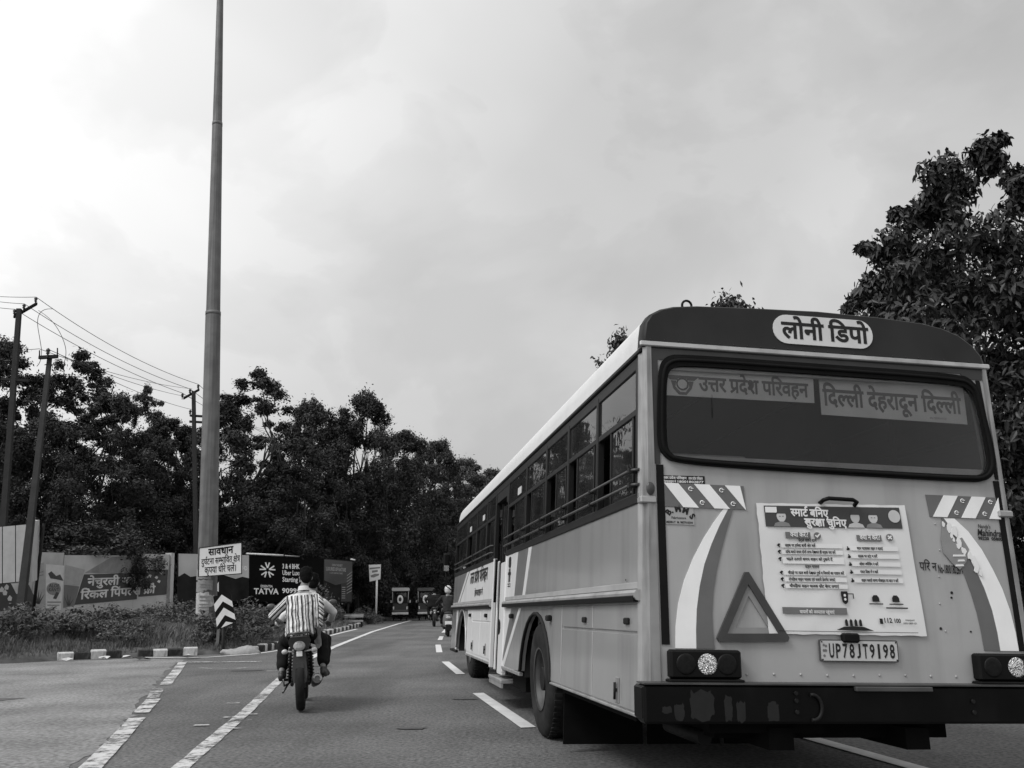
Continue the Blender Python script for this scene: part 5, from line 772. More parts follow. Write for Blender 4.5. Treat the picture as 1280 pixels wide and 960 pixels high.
letter(mb, 'hlp', (1.80, -.004, 1.412), (1, 0, -.02), (0, 0, 1), .115, .075, .01, True); letter(mb, 'No-18001802877', (1.925, -.004, 1.398), (1, 0, -.02), (0, 0, 1), .17, .075, .02)
bp('lettering', mb, INK, False)
# dome name plate
dp = bp('name_plate', MB().prism([[(p[0]+.0, p[1]) for p in rrect(.925, 2.822, 1.622, 3.022-.004, .095, 6)]], XZ(0), -.019, -.0125), mat('name_plate_white', .66, .5, var=.06, dirt=.25, dv=.3), False)
mb = MB(); letter(mb, 'depot', (.985, -.0205, 2.861), (1, 0, 0), (0, 0, 1), .60, .165, .030, True); sub('lettering', mb, INK, dp, False)
# roof ring and hooks
bp('roof_ring', MB().tube([(.371+.032*math.cos(a), .05, 3.055+.034*math.sin(a)) for a in np.linspace(-.5, PI+.5, 12)], .008, 8), BLACKM, False)
# destination boards inside the rear window
bdm = mat('board_grey', .68, .6, var=.12, scale=5, dirt=.3, dv=.3, dscale=(3, 3, 3)); bdl = mat('board_letter', .14, .7, var=.2)
b1 = bp('destination_board', MB().prism([[(.19, 2.442), (1.20, 2.448), (1.205, 2.66), (.19, 2.66)]], XZ(.03), 0, .006), bdm, False)
mb = MB(); letter(mb, 'upp', (.425, .028, 2.485), (1, 0, 0), (0, 0, 1), .735, .135, .03, True)
mb.tube([(.315+.036*math.cos(a), .028, 2.52+.036*math.sin(a)) for a in np.linspace(0, 2*PI, 16)[:-1]], .006, 4, True).prism([[(.20, 2.575), (.43, 2.575), (.395, 2.545), (.345, 2.545), (.345, 2.555), (.285, 2.555), (.285, 2.545), (.235, 2.545)]], XZ(.028), 0, .002).prism([[(.24, 2.54), (.275, 2.54), (.268, 2.50), (.30, 2.468), (.335, 2.468), (.36, 2.50), (.355, 2.54), (.39, 2.54), (.375, 2.49), (.34, 2.45), (.29, 2.45), (.255, 2.49)]], XZ(.028), 0, .002)
sub('lettering', mb, bdl, b1, False)
b2 = bp('destination_board', MB().prism([[(1.255, 2.38), (2.29, 2.37), (2.29, 2.62), (1.255, 2.625)]], XZ(.05), 0, .006), bdm, False)
mb = MB(); letter(mb, 'dd', (1.275, .048, 2.445), (1, 0, -.005), (0, 0, 1), .98, .165, .03, True); letter(mb, 'IN SERVICE', (2.02, .048, 2.392), (1, 0, 0), (0, 0, 1), .12, .02); sub('lettering', mb, bdl, b2, False)
bp('window_wiper_wire', MB().tube([(.49, -.014, 2.45), (.491, -.014, 2.36), (.488, -.014, 2.30)], .0015, 4), bdk2, False)
# seats
seat = MB().box(0, 0, .95, 1.0, .42, 1.38, .03).box(0, -.06, 1.36, .48, .05, 2.02, .03).box(.52, -.06, 1.36, 1.0, .05, 2.02, .03); seme = seat.mesh('seat', seatm)
for k in range(12):
    y = .75+k*.82
    for x in (.1, 1.38):
        if x < 1 and 4.9 < y < 6.4: continue
        link('seat', seme, bus, M_=LEAN@Matrix.Translation((x, y, 0)))
bp('back_seat', MB().box(.12, .12, .95, 2.36, .6, 1.42, .03).box(.12, .06, 1.4, .75, .17, 2.085, .02).box(.8, .06, 1.4, 1.55, .17, 2.075, .02).box(1.6, .06, 1.4, 2.34, .17, 2.07, .02), seatm, False)
for x in (.85, 1.6): bp('ceiling_bar', MB().cyl((x, .3, 2.72), (x, 10.8, 2.72), .015, n=6), DARKM, False)
bp('front_wall', MB().box(.1, L-.08, .5, 2.4, L-.04, 1.45).box(.05, L-.08, 1.45, .16, L-.04, 2.74).box(2.34, L-.08, 1.45, 2.45, L-.04, 2.74).box(1.2, L-.07, 1.45, 1.25, L-.04, 2.6).box(.1, L-.08, 2.55, 2.4, L-.04, 2.76), bside, False)
bp('windscreen', MB().box(.16, L-.06, 1.45, 2.34, L-.05, 2.55), glside, False)
mr = bp('wing_mirror', MB().box(-.20, L-.1, 1.85, -.08, L-.02, 2.2, .03), BLACKM, False); sub('mirror_arm', MB().tube([(.02, L-.05, 2.5), (-.12, L+.02, 2.45), (-.14, L-.03, 2.2)], .014, 6).tube([(.02, L-.05, 1.5), (-.12, L, 1.6), (-.14, L-.05, 1.88)], .012, 6), BLACKM, mr, False); sub('mirror_glass', MB().box(-.185, L-.106, 1.87, -.095, L-.1, 1.97), CHROME, mr, False)
# poster
PC = [(.744, 1.784), (1.732, 1.807), (1.794, 1.02), (.778, 1.019)]
def pw(u, v, d=0):   # u right 0..1, v down 0..1
    a = [PC[0][i]+(PC[1][i]-PC[0][i])*u for i in (0, 1)]; b = [PC[3][i]+(PC[2][i]-PC[3][i])*u for i in (0, 1)]
    return (a[0]+(b[0]-a[0])*v, -.012-.004*math.sin(7*u+4*v)*math.sin(5*v+1)-d, a[1]+(b[1]-a[1])*v)
mb = MB(); N = 24
eg = lambda k: .002*math.sin(k*2.1)+.0015*math.sin(k*5.3)
for j in range(N+1):
    for i in range(N+1): 
        u, v = i/N, j/N; p = list(pw(u, v))
        if i == 0: p[0] += eg(j)
        if j == 0: p[2] += eg(i)*.7
        if j == N: p[2] += eg(i+3)*.9
        cr = abs((u+v*.6)-.82); p[1] -= .004*max(0, 1-cr*14); mb.v.append(tuple(p))
for j in range(N):
    for i in range(N): mb.f.append((j*(N+1)+i, j*(N+1)+i+1, (j+1)*(N+1)+i+1, (j+1)*(N+1)+i)); mb.sm.append(True)
poster = bp('poster', mb, mat('poster_paper', .74, .55, var=.05, scale=5), False)
def pgrid(u0, v0, u1, v1, d, n=8):
    m_ = MB()
    for j in range(3):
        for i in range(n+1): m_.v.append(pw(u0+(u1-u0)*i/n, v0+(v1-v0)*j/2, d))
    for j in range(2):
        for i in range(n): m_.f.append((j*(n+1)+i, j*(n+1)+i+1, (j+1)*(n+1)+i+1, (j+1)*(n+1)+i)); m_.sm.append(True)
    return m_
def ppoly(mb, P, d): return mb.sheet(P, lambda u, v, _: pw(u, v, d))
def ptext(mb, txt, u, v, w, h, key, d=.011, bold=.02, skew=0.0):
    V, F, W_ = hindi(txt, bold) if key else latin(txt, bold)
    return mb.add([pw(u+x/W_*w, v-y*h+skew*x/W_*w, d+z*.004) for x, y, z in V], F)
pdk = mat('poster_dark', .05, .5, var=.1); pmd = mat('poster_mid', .16, .5, var=.1); plt = mat('poster_light', .80, .5, var=.03); psk = mat('poster_skin', .36, .5, var=.1)
sub('poster_header', pgrid(.045, .02, .955, .185, .0055, 16), pdk, poster, False)
mb = pgrid(.05, .03, .125, .075, .008, 3)
for v in [.268, .345] : pass
rowsL = [(.335, 'l1', .22), (.385, 'l2', .36), (.44, 'l3', .33), (.545, 'l4', .40), (.595, 'l5', .33), (.645, 'l6', .35)]
rowsR = [(.35, 'r1', .19), (.41, 'r2', .14), (.47, 'r3', .14), (.53, 'r4', .13), (.595, 'r5', .27)]
for v, k, w in rowsL: mb.merge(pgrid(.13, v-.02, .53, v+.012 if k != 'l3' else v+.03, .0075, 4))
for v, k, w in rowsR: mb.merge(pgrid(.58, v-.02, .90, v+.012, .0075, 4))
sub('poster_row', mb, plt, poster, False)['kind'] = 'stuff'
mb = MB(); ptext(mb, 'smart', .215, .098, .25, .085, 1, .010, .035, .02); ptext(mb, 'sur', .30, .172, .28, .085, 1, .010, .035, .02)
ptext(mb, 'kya', .195, .262, .12, .055, 1, .0115, .025); ptext(mb, 'kyana', .655, .275, .135, .055, 1, .0115, .025); ptext(mb, 'foot', .20, .845, .22, .035, 1, .0115, .02)
ppoly(mb, [(.357, .252), (.364, .244), (.372, .252), (.388, .232), (.394, .24), (.373, .268)], .0115); ppoly(mb, [(.838, .246), (.846, .240), (.871, .266), (.863, .272)], .0115); ppoly(mb, [(.863, .240), (.871, .246), (.846, .272), (.838, .266)], .0118)
sub('poster_lettering', mb, PAPERW, poster, False)['kind'] = 'stuff'
mb = pgrid(.165, .225, .33, .275, .008, 3).merge(pgrid(.635, .24, .80, .287, .008, 3)).merge(pgrid(.095, .80, .505, .85, .008, 4))
ppoly(mb, [(.375+.024*math.cos(a), .252+.028*math.sin(a)) for a in np.linspace(0, 2*PI, 19)[:-1]], .009); ppoly(mb, [(.855+.024*math.cos(a), .256+.028*math.sin(a)) for a in np.linspace(0, 2*PI, 19)[:-1]], .009)
sub('poster_badge', mb, pmd, poster, False)['kind'] = 'stuff'
mb = MB()
for v, k, w in rowsL: ptext(mb, k, .155, v+.004, w*.9, .030, 1, .0105, .03)
for v, k, w in rowsR: ptext(mb, k, .625, v+.004, w*.9, .030, 1, .0105, .03)
ptext(mb, 'paid', .245, .30, .12, .034, 1, .0105, .03); ptext(mb, 'vah', .27, .503, .09, .034, 1, .0105, .03)
def icon(u, v, s=.014):
    ppoly(mb, [(u+s*math.cos(a)*(.6+.4*math.sin(3*a+u*90)), v+1.2*s*math.sin(a)) for a in np.linspace(0, 2*PI, 13)[:-1]], .0105)
for v, k, w in rowsL: icon(.115, v-.004)
for v, k, w in rowsR: icon(.565, v-.004)
# traffic light, small pictures, bottom scene
ppoly(mb, [(.50-.02, .675), (.50+.02, .675), (.50+.024, .69), (.50+.018, .755), (.50+.005, .77), (.50-.005, .77), (.50-.018, .755), (.50-.024, .69)], .0105)
ppoly(mb, [(.52, .69), (.56, .69), (.56, .73), (.554, .73), (.554, .697), (.52, .697)], .0105)
for u, v in ((.70, .72), (.83, .72)):
    ppoly(mb, [(u-.022, v+.03), (u-.022, v), (u-.01, v-.02), (u+.012, v-.02), (u+.024, v+.0), (u+.024, v+.03)], .0105); ppoly(mb, [(u-.045, v+.042), (u+.045, v+.042), (u+.045, v+.05), (u-.045, v+.05)], .0105)
ppoly(mb, [(.83-.07, .79), (.83+.07, .79), (.83+.07, .80), (.83-.07, .80)], .0105)
ppoly(mb, [(.42, .965), (.47, .94), (.53, .935), (.60, .94), (.66, .968)], .0105)
for u in (.49, .52, .55, .58): ppoly(mb, [(u-.009, .935), (u-.009, .895), (u, .88), (u+.009, .895), (u+.009, .935)], .0107)
ptext(mb, '112', .735, .905, .05, .05, 0, .0105, .03); ptext(mb, '100', .80, .905, .04, .045, 0, .0105, .03); ptext(mb, '1800-1800-151', .855, .915, .085, .02, 0, .0105, .02); ptext(mb, 'transport', .87, .89, .06, .02, 0, .0105, .02)
ppoly(mb, [(.06, .975), (.94, .975), (.94, .979), (.06, .979)], .0105); ppoly(mb, [(.705, .875), (.725, .875), (.725, .915), (.705, .915)], .0105)
sub('poster_print', mb, INK, poster, False)['kind'] = 'stuff'
sub('poster_lamp_dots', ppoly(ppoly(MB(), [(.5+.008*math.cos(a), .705+.010*math.sin(a)) for a in np.linspace(0, 2*PI, 11)[:-1]], .013), [(.5+.008*math.cos(a), .735+.010*math.sin(a)) for a in np.linspace(0, 2*PI, 11)[:-1]], .013), plt, poster, False)
# three small portraits and a round emblem
hb, sb = MB(), MB()
for (u, cl_) in ((.15, 1), (.645, 0), (.765, 1)):
    ppoly(hb, [(u+.031*math.cos(a), .100+.048*math.sin(a)) for a in np.linspace(0, 2*PI, 17)[:-1]], .0085)
    ppoly(sb if cl_ else hb, [(u-.055, .183), (u-.045, .158), (u-.015, .145), (u+.015, .145), (u+.045, .158), (u+.055, .183)], .0088)
ppoly(hb, [(.91+.04*math.cos(a), .09+.05*math.sin(a)) for a in np.linspace(0, 2*PI, 21)[:-1]], .0085)
sub('portrait_print', hb, mat('portrait_grey', .55), poster, False)['kind'] = 'stuff'; sub('portrait_clothing', sb, mat('poster_mid2', .22), poster, False)['kind'] = 'stuff'
mb = MB()
for u in (.15, .645, .765): ppoly(mb, [(u+.032*math.cos(a), .092+.045*math.sin(a)) for a in np.linspace(PI, 2*PI, 9)]+[(u+.026, .082), (u-.026, .082)], .0095)
for u in (.15, .765):
    for s in (-.010, .010): ppoly(mb, [(u+s-.005, .101), (u+s+.005, .101), (u+s+.005, .106), (u+s-.005, .106)], .0098)
sub('portrait_hair', mb, pdk, poster, False)
# handles
hd = bp('handle', MB().tube([(1.166, -.004, 1.80), (1.17, -.045, 1.815), (1.20, -.055, 1.825), (1.36, -.055, 1.822), (1.39, -.045, 1.81), (1.395, -.004, 1.793)], .013, 8), BLACKM, False)
bp('handle', MB().box(1.23, -.045, .975, 1.34, -.004, 1.03, .01), BLACKM, False)
# triangle
T = [(.658, 1.38), (.452, .975), (.905, .982)]; cx_, cz_ = .672, 1.112
def ccut(P, f=.05): return [q for i in range(3) for q in ((P[i][0]+(P[i-1][0]-P[i][0])*f, P[i][1]+(P[i-1][1]-P[i][1])*f), (P[i][0]+(P[(i+1) % 3][0]-P[i][0])*f, P[i][1]+(P[(i+1) % 3][1]-P[i][1])*f))]
def inset(k): return [(cx_+(a-cx_)*k, cz_+(b-cz_)*k) for a, b in T]
tr = bp('warning_triangle', MB().prism([ccut(inset(1.04)), inset(.70)], XZ(0), -.022, -.002), mat('triangle_rim', .045, .45, var=.2), False)
sub('inner_band', MB().prism([inset(.70), inset(.45)], XZ(0), -.010, -.003), mat('triangle_inner', .25, .5, var=.1), tr, False)
# number plate
pl = bp('number_plate', MB().prism([rrect(1.085, .866, 1.59, .992, .012, 3)], XZ(0), -.022, -.012), mat('plate_edge', .07, .5), False)
sub('plate_face', MB().prism([rrect(1.093, .873, 1.582, .985, .01, 3)], XZ(0), -.025, -.0225), mat('plate_face', .50, .4, var=.06, dirt=.2, dv=.3), pl, False)
mb = MB(); x = 1.142
for ch in 'UP78JT9198':
    V, F, W_ = latin(ch, .022); cw = {'1': .014, 'J': .024}.get(ch, .032); sx = cw/W_; b0 = min(v[1] for v in V); b1 = max(v[1] for v in V); mb.add([(x+.017-cw/2+a*sx, -.027, .887+(b-b0)/(b1-b0)*.083) for a, b, c in V], F); x += .0432
sub('plate_lettering', mb, INK, pl, False)
mb = MB()
for cx, cz in ((1.112, .96), (1.125, .955), (1.11, .93), (1.123, .93), (1.112, .90)): mb.prism([circ(cx, cz, .008, n=8)], XZ(0), -.0262, -.0252)
letter(mb, 'IND', (1.103, -.027, .922), (1, 0, 0), (0, 0, 1), .026, .016); sub('plate_marks', mb, pmd, pl, False)
sub('plate_bolt', MB().ell((1.10, -.026, .979), .005, .004, .005, 6, 4).ell((1.575, -.026, .979), .005, .004, .005, 6, 4).ell((1.10, -.026, .879), .005, .004, .005, 6, 4).ell((1.575, -.026, .879), .005, .004, .005, 6, 4), DARKM, pl, False)
bp('plate_bracket', MB().box(1.12, -.0118, .87, 1.55, -.0005, .98), DARKM, False)
# tail lamps
lens = mat('tail_lens_dark', .009, .45, var=.4, scale=60, spec=.15)
def crystal(name):
    m = bpy.data.materials.new(name); m.use_nodes = True; t = m.node_tree; b = t.nodes['Principled BSDF']; co = nd(t, 'ShaderNodeTexCoord'); vo = nd(t, 'ShaderNodeTexVoronoi'); vo.inputs['Scale'].default_value = 190; t.links.new(co.outputs['Object'], vo.inputs['Vector'])
    t.links.new(ramp(t, vo.outputs['Color'], [(.3, .12), (.75, 1.0)], 'LINEAR'), b.inputs['Base Color']); b.inputs['Roughness'].default_value = .25; b.inputs['Metallic'].default_value = .3
    bp2 = nd(t, 'ShaderNodeBump'); bp2.inputs['Strength'].default_value = .8; bp2.inputs['Distance'].default_value = .01; t.links.new(vo.outputs['Distance'], bp2.inputs['Height']); t.links.new(bp2.outputs[0], b.inputs['Normal']); return m
crm = crystal('clear_reflector')
for x0, xr in ((.150, .368), (2.075, 2.325)):
    tl = bp('tail_lamp', MB().box(x0, -.075, .768, x0+.425, -.001, .925, .012).box(x0-.01, -.085, .748, x0+.435, -.001, .765, .005), BLACKM, False)
    for k, cx in enumerate((x0+.09, xr, x0+.335)):
        if abs(cx-xr) > .05 or k == 1: sub('lens', MB().lathe([(0, .058), (-.003, .058), (-.005, .05), (-.0055, .03), (-.006, .0001)], (cx if k != 1 else xr, -.075, .848), (0, 1, 0), 24).mapv(lambda a, b, c: (a, b, c)), crm if k == 1 else lens, tl, False)
for o in bus.children:
    pass
# bumper
bmp = MB().box(-.03, -.135, .535, 2.51, -.01, .742, .014).box(-.034, -.12, .55, .09, .05, .735, .014)
bmm = mat('bumper_black', .003, .5, var=.5, scale=3, spec=.08, dirt=.5, dv=.014, dscale=(3.2, 3.2, 2.2), coat=.2)
bu = bp('bumper', bmp, bmm, False)
sub('bumper_lip', MB().box(-.03, -.14, .742, 2.51, -.0, .750).box(1.22, -.16, .712, 1.70, -.125, .738, .004), mat('bumper_lip', .05, .5, var=.4), bu, False)
sub('tow_hook', MB().tube([(.955+.055*math.sin(a), -.145, .625+.068*math.cos(a)) for a in np.linspace(-.2, PI+.2, 12)], .010, 8), DARKM, bu, False)
for x, z in ((.86, .70), (.86, .66), (.86, .60), (1.96, .66), (1.96, .60)): sub('bolt', MB().cyl((x, -.146, z), (x, -.134, z), .012, n=6), DARKM, bu, False)
scu = mat('scuffed_grey', .006, .8, var=.4, scale=20)
rs = random.Random(11)
for cx, cz, sx, sz in ((.30, .635, .075, .085), (.455, .62, .025, .075), (.53, .60, .03, .06), (.72, .60, .035, .055), (.10, .61, .03, .02), (.17, .6, .03, .05)):
    sc_ = MB(); P = [(cx+sx*math.copysign(abs(math.cos(a))**.4, math.cos(a))*rs.uniform(.82, 1.05), cz+sz*math.copysign(abs(math.sin(a))**.5, math.sin(a))*rs.uniform(.7, 1.05)) for a in np.linspace(0, 2*PI, 25)[:-1]]; sc_.prism([P], XZ(0), -.1362, -.1352)
    sub('scuff', sc_, scu, bu, False)
bp('rear_underrun', MB().box(.4, .02, .47, 1.1, .1, .53), mat('underbody', .005), False)
bp('exhaust_pipe', MB().cyl((.5, 1.0, .40), (.5, .35, .40), .045, n=12), DARKM, False); bp('tow_bracket', MB().box(1.15, .3, .43, 1.45, .6, .5), mat('underbody', .005), False)
# wheels (upright, on the road)
def wheelmesh(wd=.28, rad=.50):
    pr = [(0, .26), (.0, .30), (-.012, .34), (-.016, .40), (.0, .465), (.022, rad-.01), (.05, rad), (wd-.05, rad), (wd-.022, rad-.01), (wd, .465), (wd+.01, .40), (wd, .3)]
    t = MB().lathe(pr, n=56)
    for k in range(56):
        a = 2*PI*k/56; c, s = math.cos(a), math.sin(a)
        for x0, x1 in ((.03, .10), (.19, .25)): t.box(x0, -.014, rad-.002, x1, .014, rad+.009); 
        q = len(t.v)-16
        for i in range(q, len(t.v)): x, y, z = t.v[i]; t.v[i] = (x, y*c-z*s, y*s+z*c)
    rim = MB().lathe([(.0, .262), (-.006, .275), (.02, .25), (.05, .235), (.13, .22), (.14, .12), (.06, .11), (.03, .09), (.03, .001)], n=40)
    for k in range(10): a = 2*PI*k/10; rim.cyl((.13, .165*math.cos(a), .165*math.sin(a)), (.105, .165*math.cos(a), .165*math.sin(a)), .014, n=6)
    return t, rim
tw, rm = wheelmesh(); rimm = mat('wheel_rim', .06, .6, metal=.3, var=.3, dirt=.6, dv=.06)
tyme = tw.mesh('tyre', mat('tyre', .016, .9, spec=.2, var=.35, scale=14, dirt=.4, dv=.07, dscale=(4, 4, 4))); rime = rm.mesh('rim', rimm)
def buswheel(x, y, flip=False, ang=0):
    w = link('wheel', MB().cyl((.02, 0, 0), (.26, 0, 0), .1, n=16).mesh('wheel', DARKM), bus); w.matrix_basis = Matrix.Translation((x, y, .50)) @ (Matrix.Rotation(PI, 4, 'Z') if flip else Matrix.Identity(4)) @ Matrix.Rotation(ang, 4, 'X')
    link('tyre', tyme, w); link('rim', rime, w)
buswheel(.06, 3.2, ang=.3); buswheel(.37, 3.2); buswheel(2.44, 3.2, True, .8); buswheel(2.13, 3.2, True)
buswheel(.16, 9.62); buswheel(2.35, 9.62, True)
for x0_, x1_ in ((.08, .74), (.78, 1.40), (1.44, 2.02)): bp('mud_or_shade_flap', MB().box(x0_, 2.33, .10, x1_, 2.345, .52), mat('underbody', .005))  # dark boards added across the underside to block light and deepen its darkness
bus_axle = part('axle', MB().cyl((.4, 3.2, .5), (2.1, 3.2, .5), .07).ell((1.25, 3.2, .5), .2, .22, .22).cyl((.4, 9.62, .5), (2.1, 9.62, .5), .05), DARKM, bus)
# writing on the left side
mb = MB(); X_ = lambda y, z: (-.0065, y, z)
letter(mb, 'cap', (-.008, 8.75, 1.56), (0, -1, 0), (0, 0, 1), 2.0, .25, .02, True); letter(mb, 'nam', (-.008, 8.1, 1.37), (0, -1, 0), (0, 0, 1), .9, .12, .03, True); sub('lettering', mb, INK, sp2)
mb = MB(); letter(mb, 'No Smoking', (-.008, 5.02, 1.41), (0, -1, 0), (0, 0, 1), .30, .035, .03); mb.box(-.008, 4.80, 1.46, -.0075, 4.97, 1.72).box(-.0082, 4.78, 1.60, -.0078, 4.99, 1.63); 
sub('pictogram', MB().prism([rrect(4.81, 1.62, 4.97, 1.74, .04, 4)], YZ(-.009), 0, .001).box(-.009, 4.84, 1.46, -.008, 4.87, 1.61).box(-.009, 4.91, 1.46, -.008, 4.94, 1.61).box(-.009, 4.80, 1.54, -.008, 4.99, 1.57).box(-.009, 4.80, 1.41, -.008, 4.99, 1.42).box(-.009, 4.80, 1.435, -.008, 4.99, 1.445), INK, sp1)
sub('lettering', MB().box(-.0088, .3, 1.315, -.0082, .32, 1.325), INK, sp1)

# ------------------------------------------------------------ lamp pole
steel = mat('galvanised_steel', .14, .6, metal=.2, var=.25, scale=3, dirt=.6, dv=.06, dscale=(7, 7, .35), bump=.1)
conc = mat('pole_concrete', .03, .85, var=.3, scale=4, bump=.3, bscale=20, dirt=.4, dv=.05, dscale=(5, 5, .6)); conc2 = mat('dark_pole_concrete', .015, .85, var=.3, scale=4, bump=.3)
base = Vector((-7.93, 23, .2)); top = Vector((-9.05, 23, 21.5)); dv = top-base
lp = thing('lamp_pole', 'very tall tapered grey steel lamp pole rising out of the top of the picture', 'lamp pole', base)
def pp(t): return dv*t
part('pole_section', MB().cyl(pp(0), pp(.42), .262, .205, 16, smooth=False), steel, lp); part('pole_section', MB().cyl(pp(.4195), pp(.70), .192, .145, 16, smooth=False), steel, lp); part('pole_section', MB().cyl(pp(.6995), pp(1), .135, .08, 16, smooth=False), steel, lp)
for t, r_ in ((.42, .209), (.70, .149)): part('joint_collar', MB().cyl(pp(t-.003), pp(t+.002), r_, n=16), steel, lp)
part('base_flange', MB().cyl((0, 0, -.1), (0, 0, .06), .36, n=16), steel, lp)
part('lamp_head', MB().cyl(pp(.995), pp(1)+Vector((0, 0, .1)), .5, n=16), steel, lp)
pst = mat('peeling_paper', .42, .8, var=.3, scale=14, dirt=.6, dv=.12, dscale=(9, 9, 6)); pst2 = mat('old_paper', .26, .8, var=.3, scale=9, dirt=.6, dv=.07, dscale=(9, 9, 9))
prd = random.Random(4)
for k, (a0, a1, z0, z1, m_) in enumerate([(-160, -60, .72, 1.28, pst), (-150, -40, .60, .76, pst2), (-170, -90, 1.3, 1.55, pst2), (-130, -40, 1.35, 1.6, pst2), (-155, -50, 1.62, 1.88, pst2), (-100, -30, .95, 1.22, pst)]):
    mb = MB(); n = 10; V = []
    for j in range(4):
        z = z0+(z1-z0)*j/3
        for i in range(n+1):
            a = R(a0+(a1-a0)*i/n+prd.uniform(-2, 2)*(i in (0, n))); rr = .265-.0022*z+.003*k/2+.003; zz = z+prd.uniform(-.02, .02)*(j in (0, 3)); V.append((rr*math.cos(a)+dv.x*zz/dv.z, rr*math.sin(a), zz))
    mb.add(V, [(j*(n+1)+i, j*(n+1)+i+1, (j+1)*(n+1)+i+1, (j+1)*(n+1)+i) for j in range(3) for i in range(n)], True)
    ph = part('paper_bill', mb, m_, lp)
mb = MB()
for z in (1.16, 1.08, .98, .90, .82, .5+.2): mb.box(-.15, -.282, z, .10, -.2795, z+.03 if z < 1.1 else z+.05)
for z in (1.42, 1.49, 1.7, 1.77): mb.box(-.17, -.28, z, .12, -.279, z+.02)
part('bill_print', mb, pmd, lp)['kind'] = 'stuff'
# ------------------------------------------------------------ signs
sgw = mat('sign_white', .62, .45, var=.06, scale=3, dirt=.2, dv=.3); sgl = mat('sign_black', .006, .5, var=.2, spec=.1)
def sign3(name, label, cat, Y, corners, m_, thick=.02, posts=(), extra=None, Y2=None):
    """a flat board seen at pixel corners TL,TR,BR,BL of the photograph, standing at distance Y"""
    P = [at(x, y, Y if k in (0, 3) else (Y2 or Y)) for k, (x, y) in enumerate(corners)]; c = sum(P, Vector())/4
    t = thing(name, label, cat, (c.x, c.y, float(vh(c.x, c.y))))
    o = Vector(t.location); Q = [p-o for p in P]; n = (Q[1]-Q[0]).cross(Q[3]-Q[0]).normalized(); n = -n if n.y > 0 else n
    mb = MB(); mb.add([p for p in Q]+[p-n*thick for p in Q], [(0, 1, 2, 3), (7, 6, 5, 4), (0, 4, 5, 1), (1, 5, 6, 2), (2, 6, 7, 3), (3, 7, 4, 0)]); bd = part('board', mb, m_, t)
    def F(u, v, d=.004): a = Q[0].lerp(Q[1], u); b = Q[3].lerp(Q[2], u); return a.lerp(b, v)+n*d
    return t, bd, F, Q, n
def ftext(mb, F, txt, u, v, w, h, key, bold=.02, d=.004):
    V, Fc, W_ = hindi(txt, bold) if key else latin(txt, bold); return mb.add([F(u+x/W_*w, v-y*h, d+z*.02) for x, y, z in V], Fc)
def fpoly(mb, F, P, d=.004): return mb.sheet(P, lambda u, v, _: F(u, v, d))
t, bd, F, Q, n = sign3('warning_sign', 'white board with three lines of black Hindi lettering in front of the tall lamp pole', 'sign', 22.3, [(249, 685), (302, 678), (302, 717), (248, 721)], sgw)
mb = MB(); ftext(mb, F, 'sav', .22, .30, .58, .34, 1, .03); ftext(mb, F, 'dur', .06, .60, .90, .30, 1, .012); ftext(mb, F, 'kri', .14, .90, .74, .32, 1, .012); part('lettering', mb, sgl, t)
fr = MB()
for a, b in ((0, 1), (1, 2), (2, 3), (3, 0)): fr.tube([Q[a], Q[b]], .012, 5)
part('frame', fr, DARKM, t); part('post', MB().box(.03, .02, -.3, .10, .06, 1.25), steel, t)
t, bd, F, Q, n = sign3('chevron_sign', 'tilted black sign with two pale upward chevrons on a short post', 'sign', 22.0, [(266.5, 745.5), (288, 741), (295, 777), (271.5, 787)], sgl)
chv = mat('chevron_pale', .62, .5, var=.08, dirt=.2, dv=.2)
mb = MB()
for v0 in (.0, .44): fpoly(mb, F, [(.5, v0-.02 if v0 else 0), (1.0, v0+.29), (1.0, v0+.50), (.5, v0+.22), (0, v0+.46+.02), (0, v0+.24)])
fpoly(mb, F, [(.5, .87), (.85, 1.0), (.2, 1.0)]); part('chevron', mb, chv, t); part('post', MB().cyl((.05, .03, -.3), (.0, .03, .7), .04, n=8), DARKM, t)
t, bd, F, Q, n = sign3('marker_board', 'small narrow black board with a white wedge behind the white warning sign', 'sign', 24.0, [(266, 716), (273.5, 716), (273.5, 741), (266, 739)], sgl)
mb = MB(); fpoly(mb, F, [(1, .45), (1, .95), (.1, .9)]); part('wedge', mb, sgw, t); part('post', MB().cyl((.1, .03, -.3), (.1, .03, 1.0), .04, n=8), steel, t)
# far post sign
t, bd, F, Q, n = sign3('roadside_sign', 'small white roadside sign on a single white post far up the verge', 'sign', 51.5, [(461, 706), (476, 705.5), (475.5, 724), (462, 727)], sgw, .05)
mb = MB(); fpoly(mb, F, [(.05, .18), (.95, .16), (.95, .26), (.05, .28)]); fpoly(mb, F, [(.25, .36), (.75, .35), (.75, .48), (.25, .5)]); fpoly(mb, F, [(.1, .65), (.5, .58), (.9, .62), (.85, .72), (.4, .8), (.15, .76)]); part('print', mb, pmd, t)
z1 = F(.6, 1).z; part('post', MB().cyl((.12, .06, -.2), (.12, .06, z1+.5), .06, n=8), sgw, t)
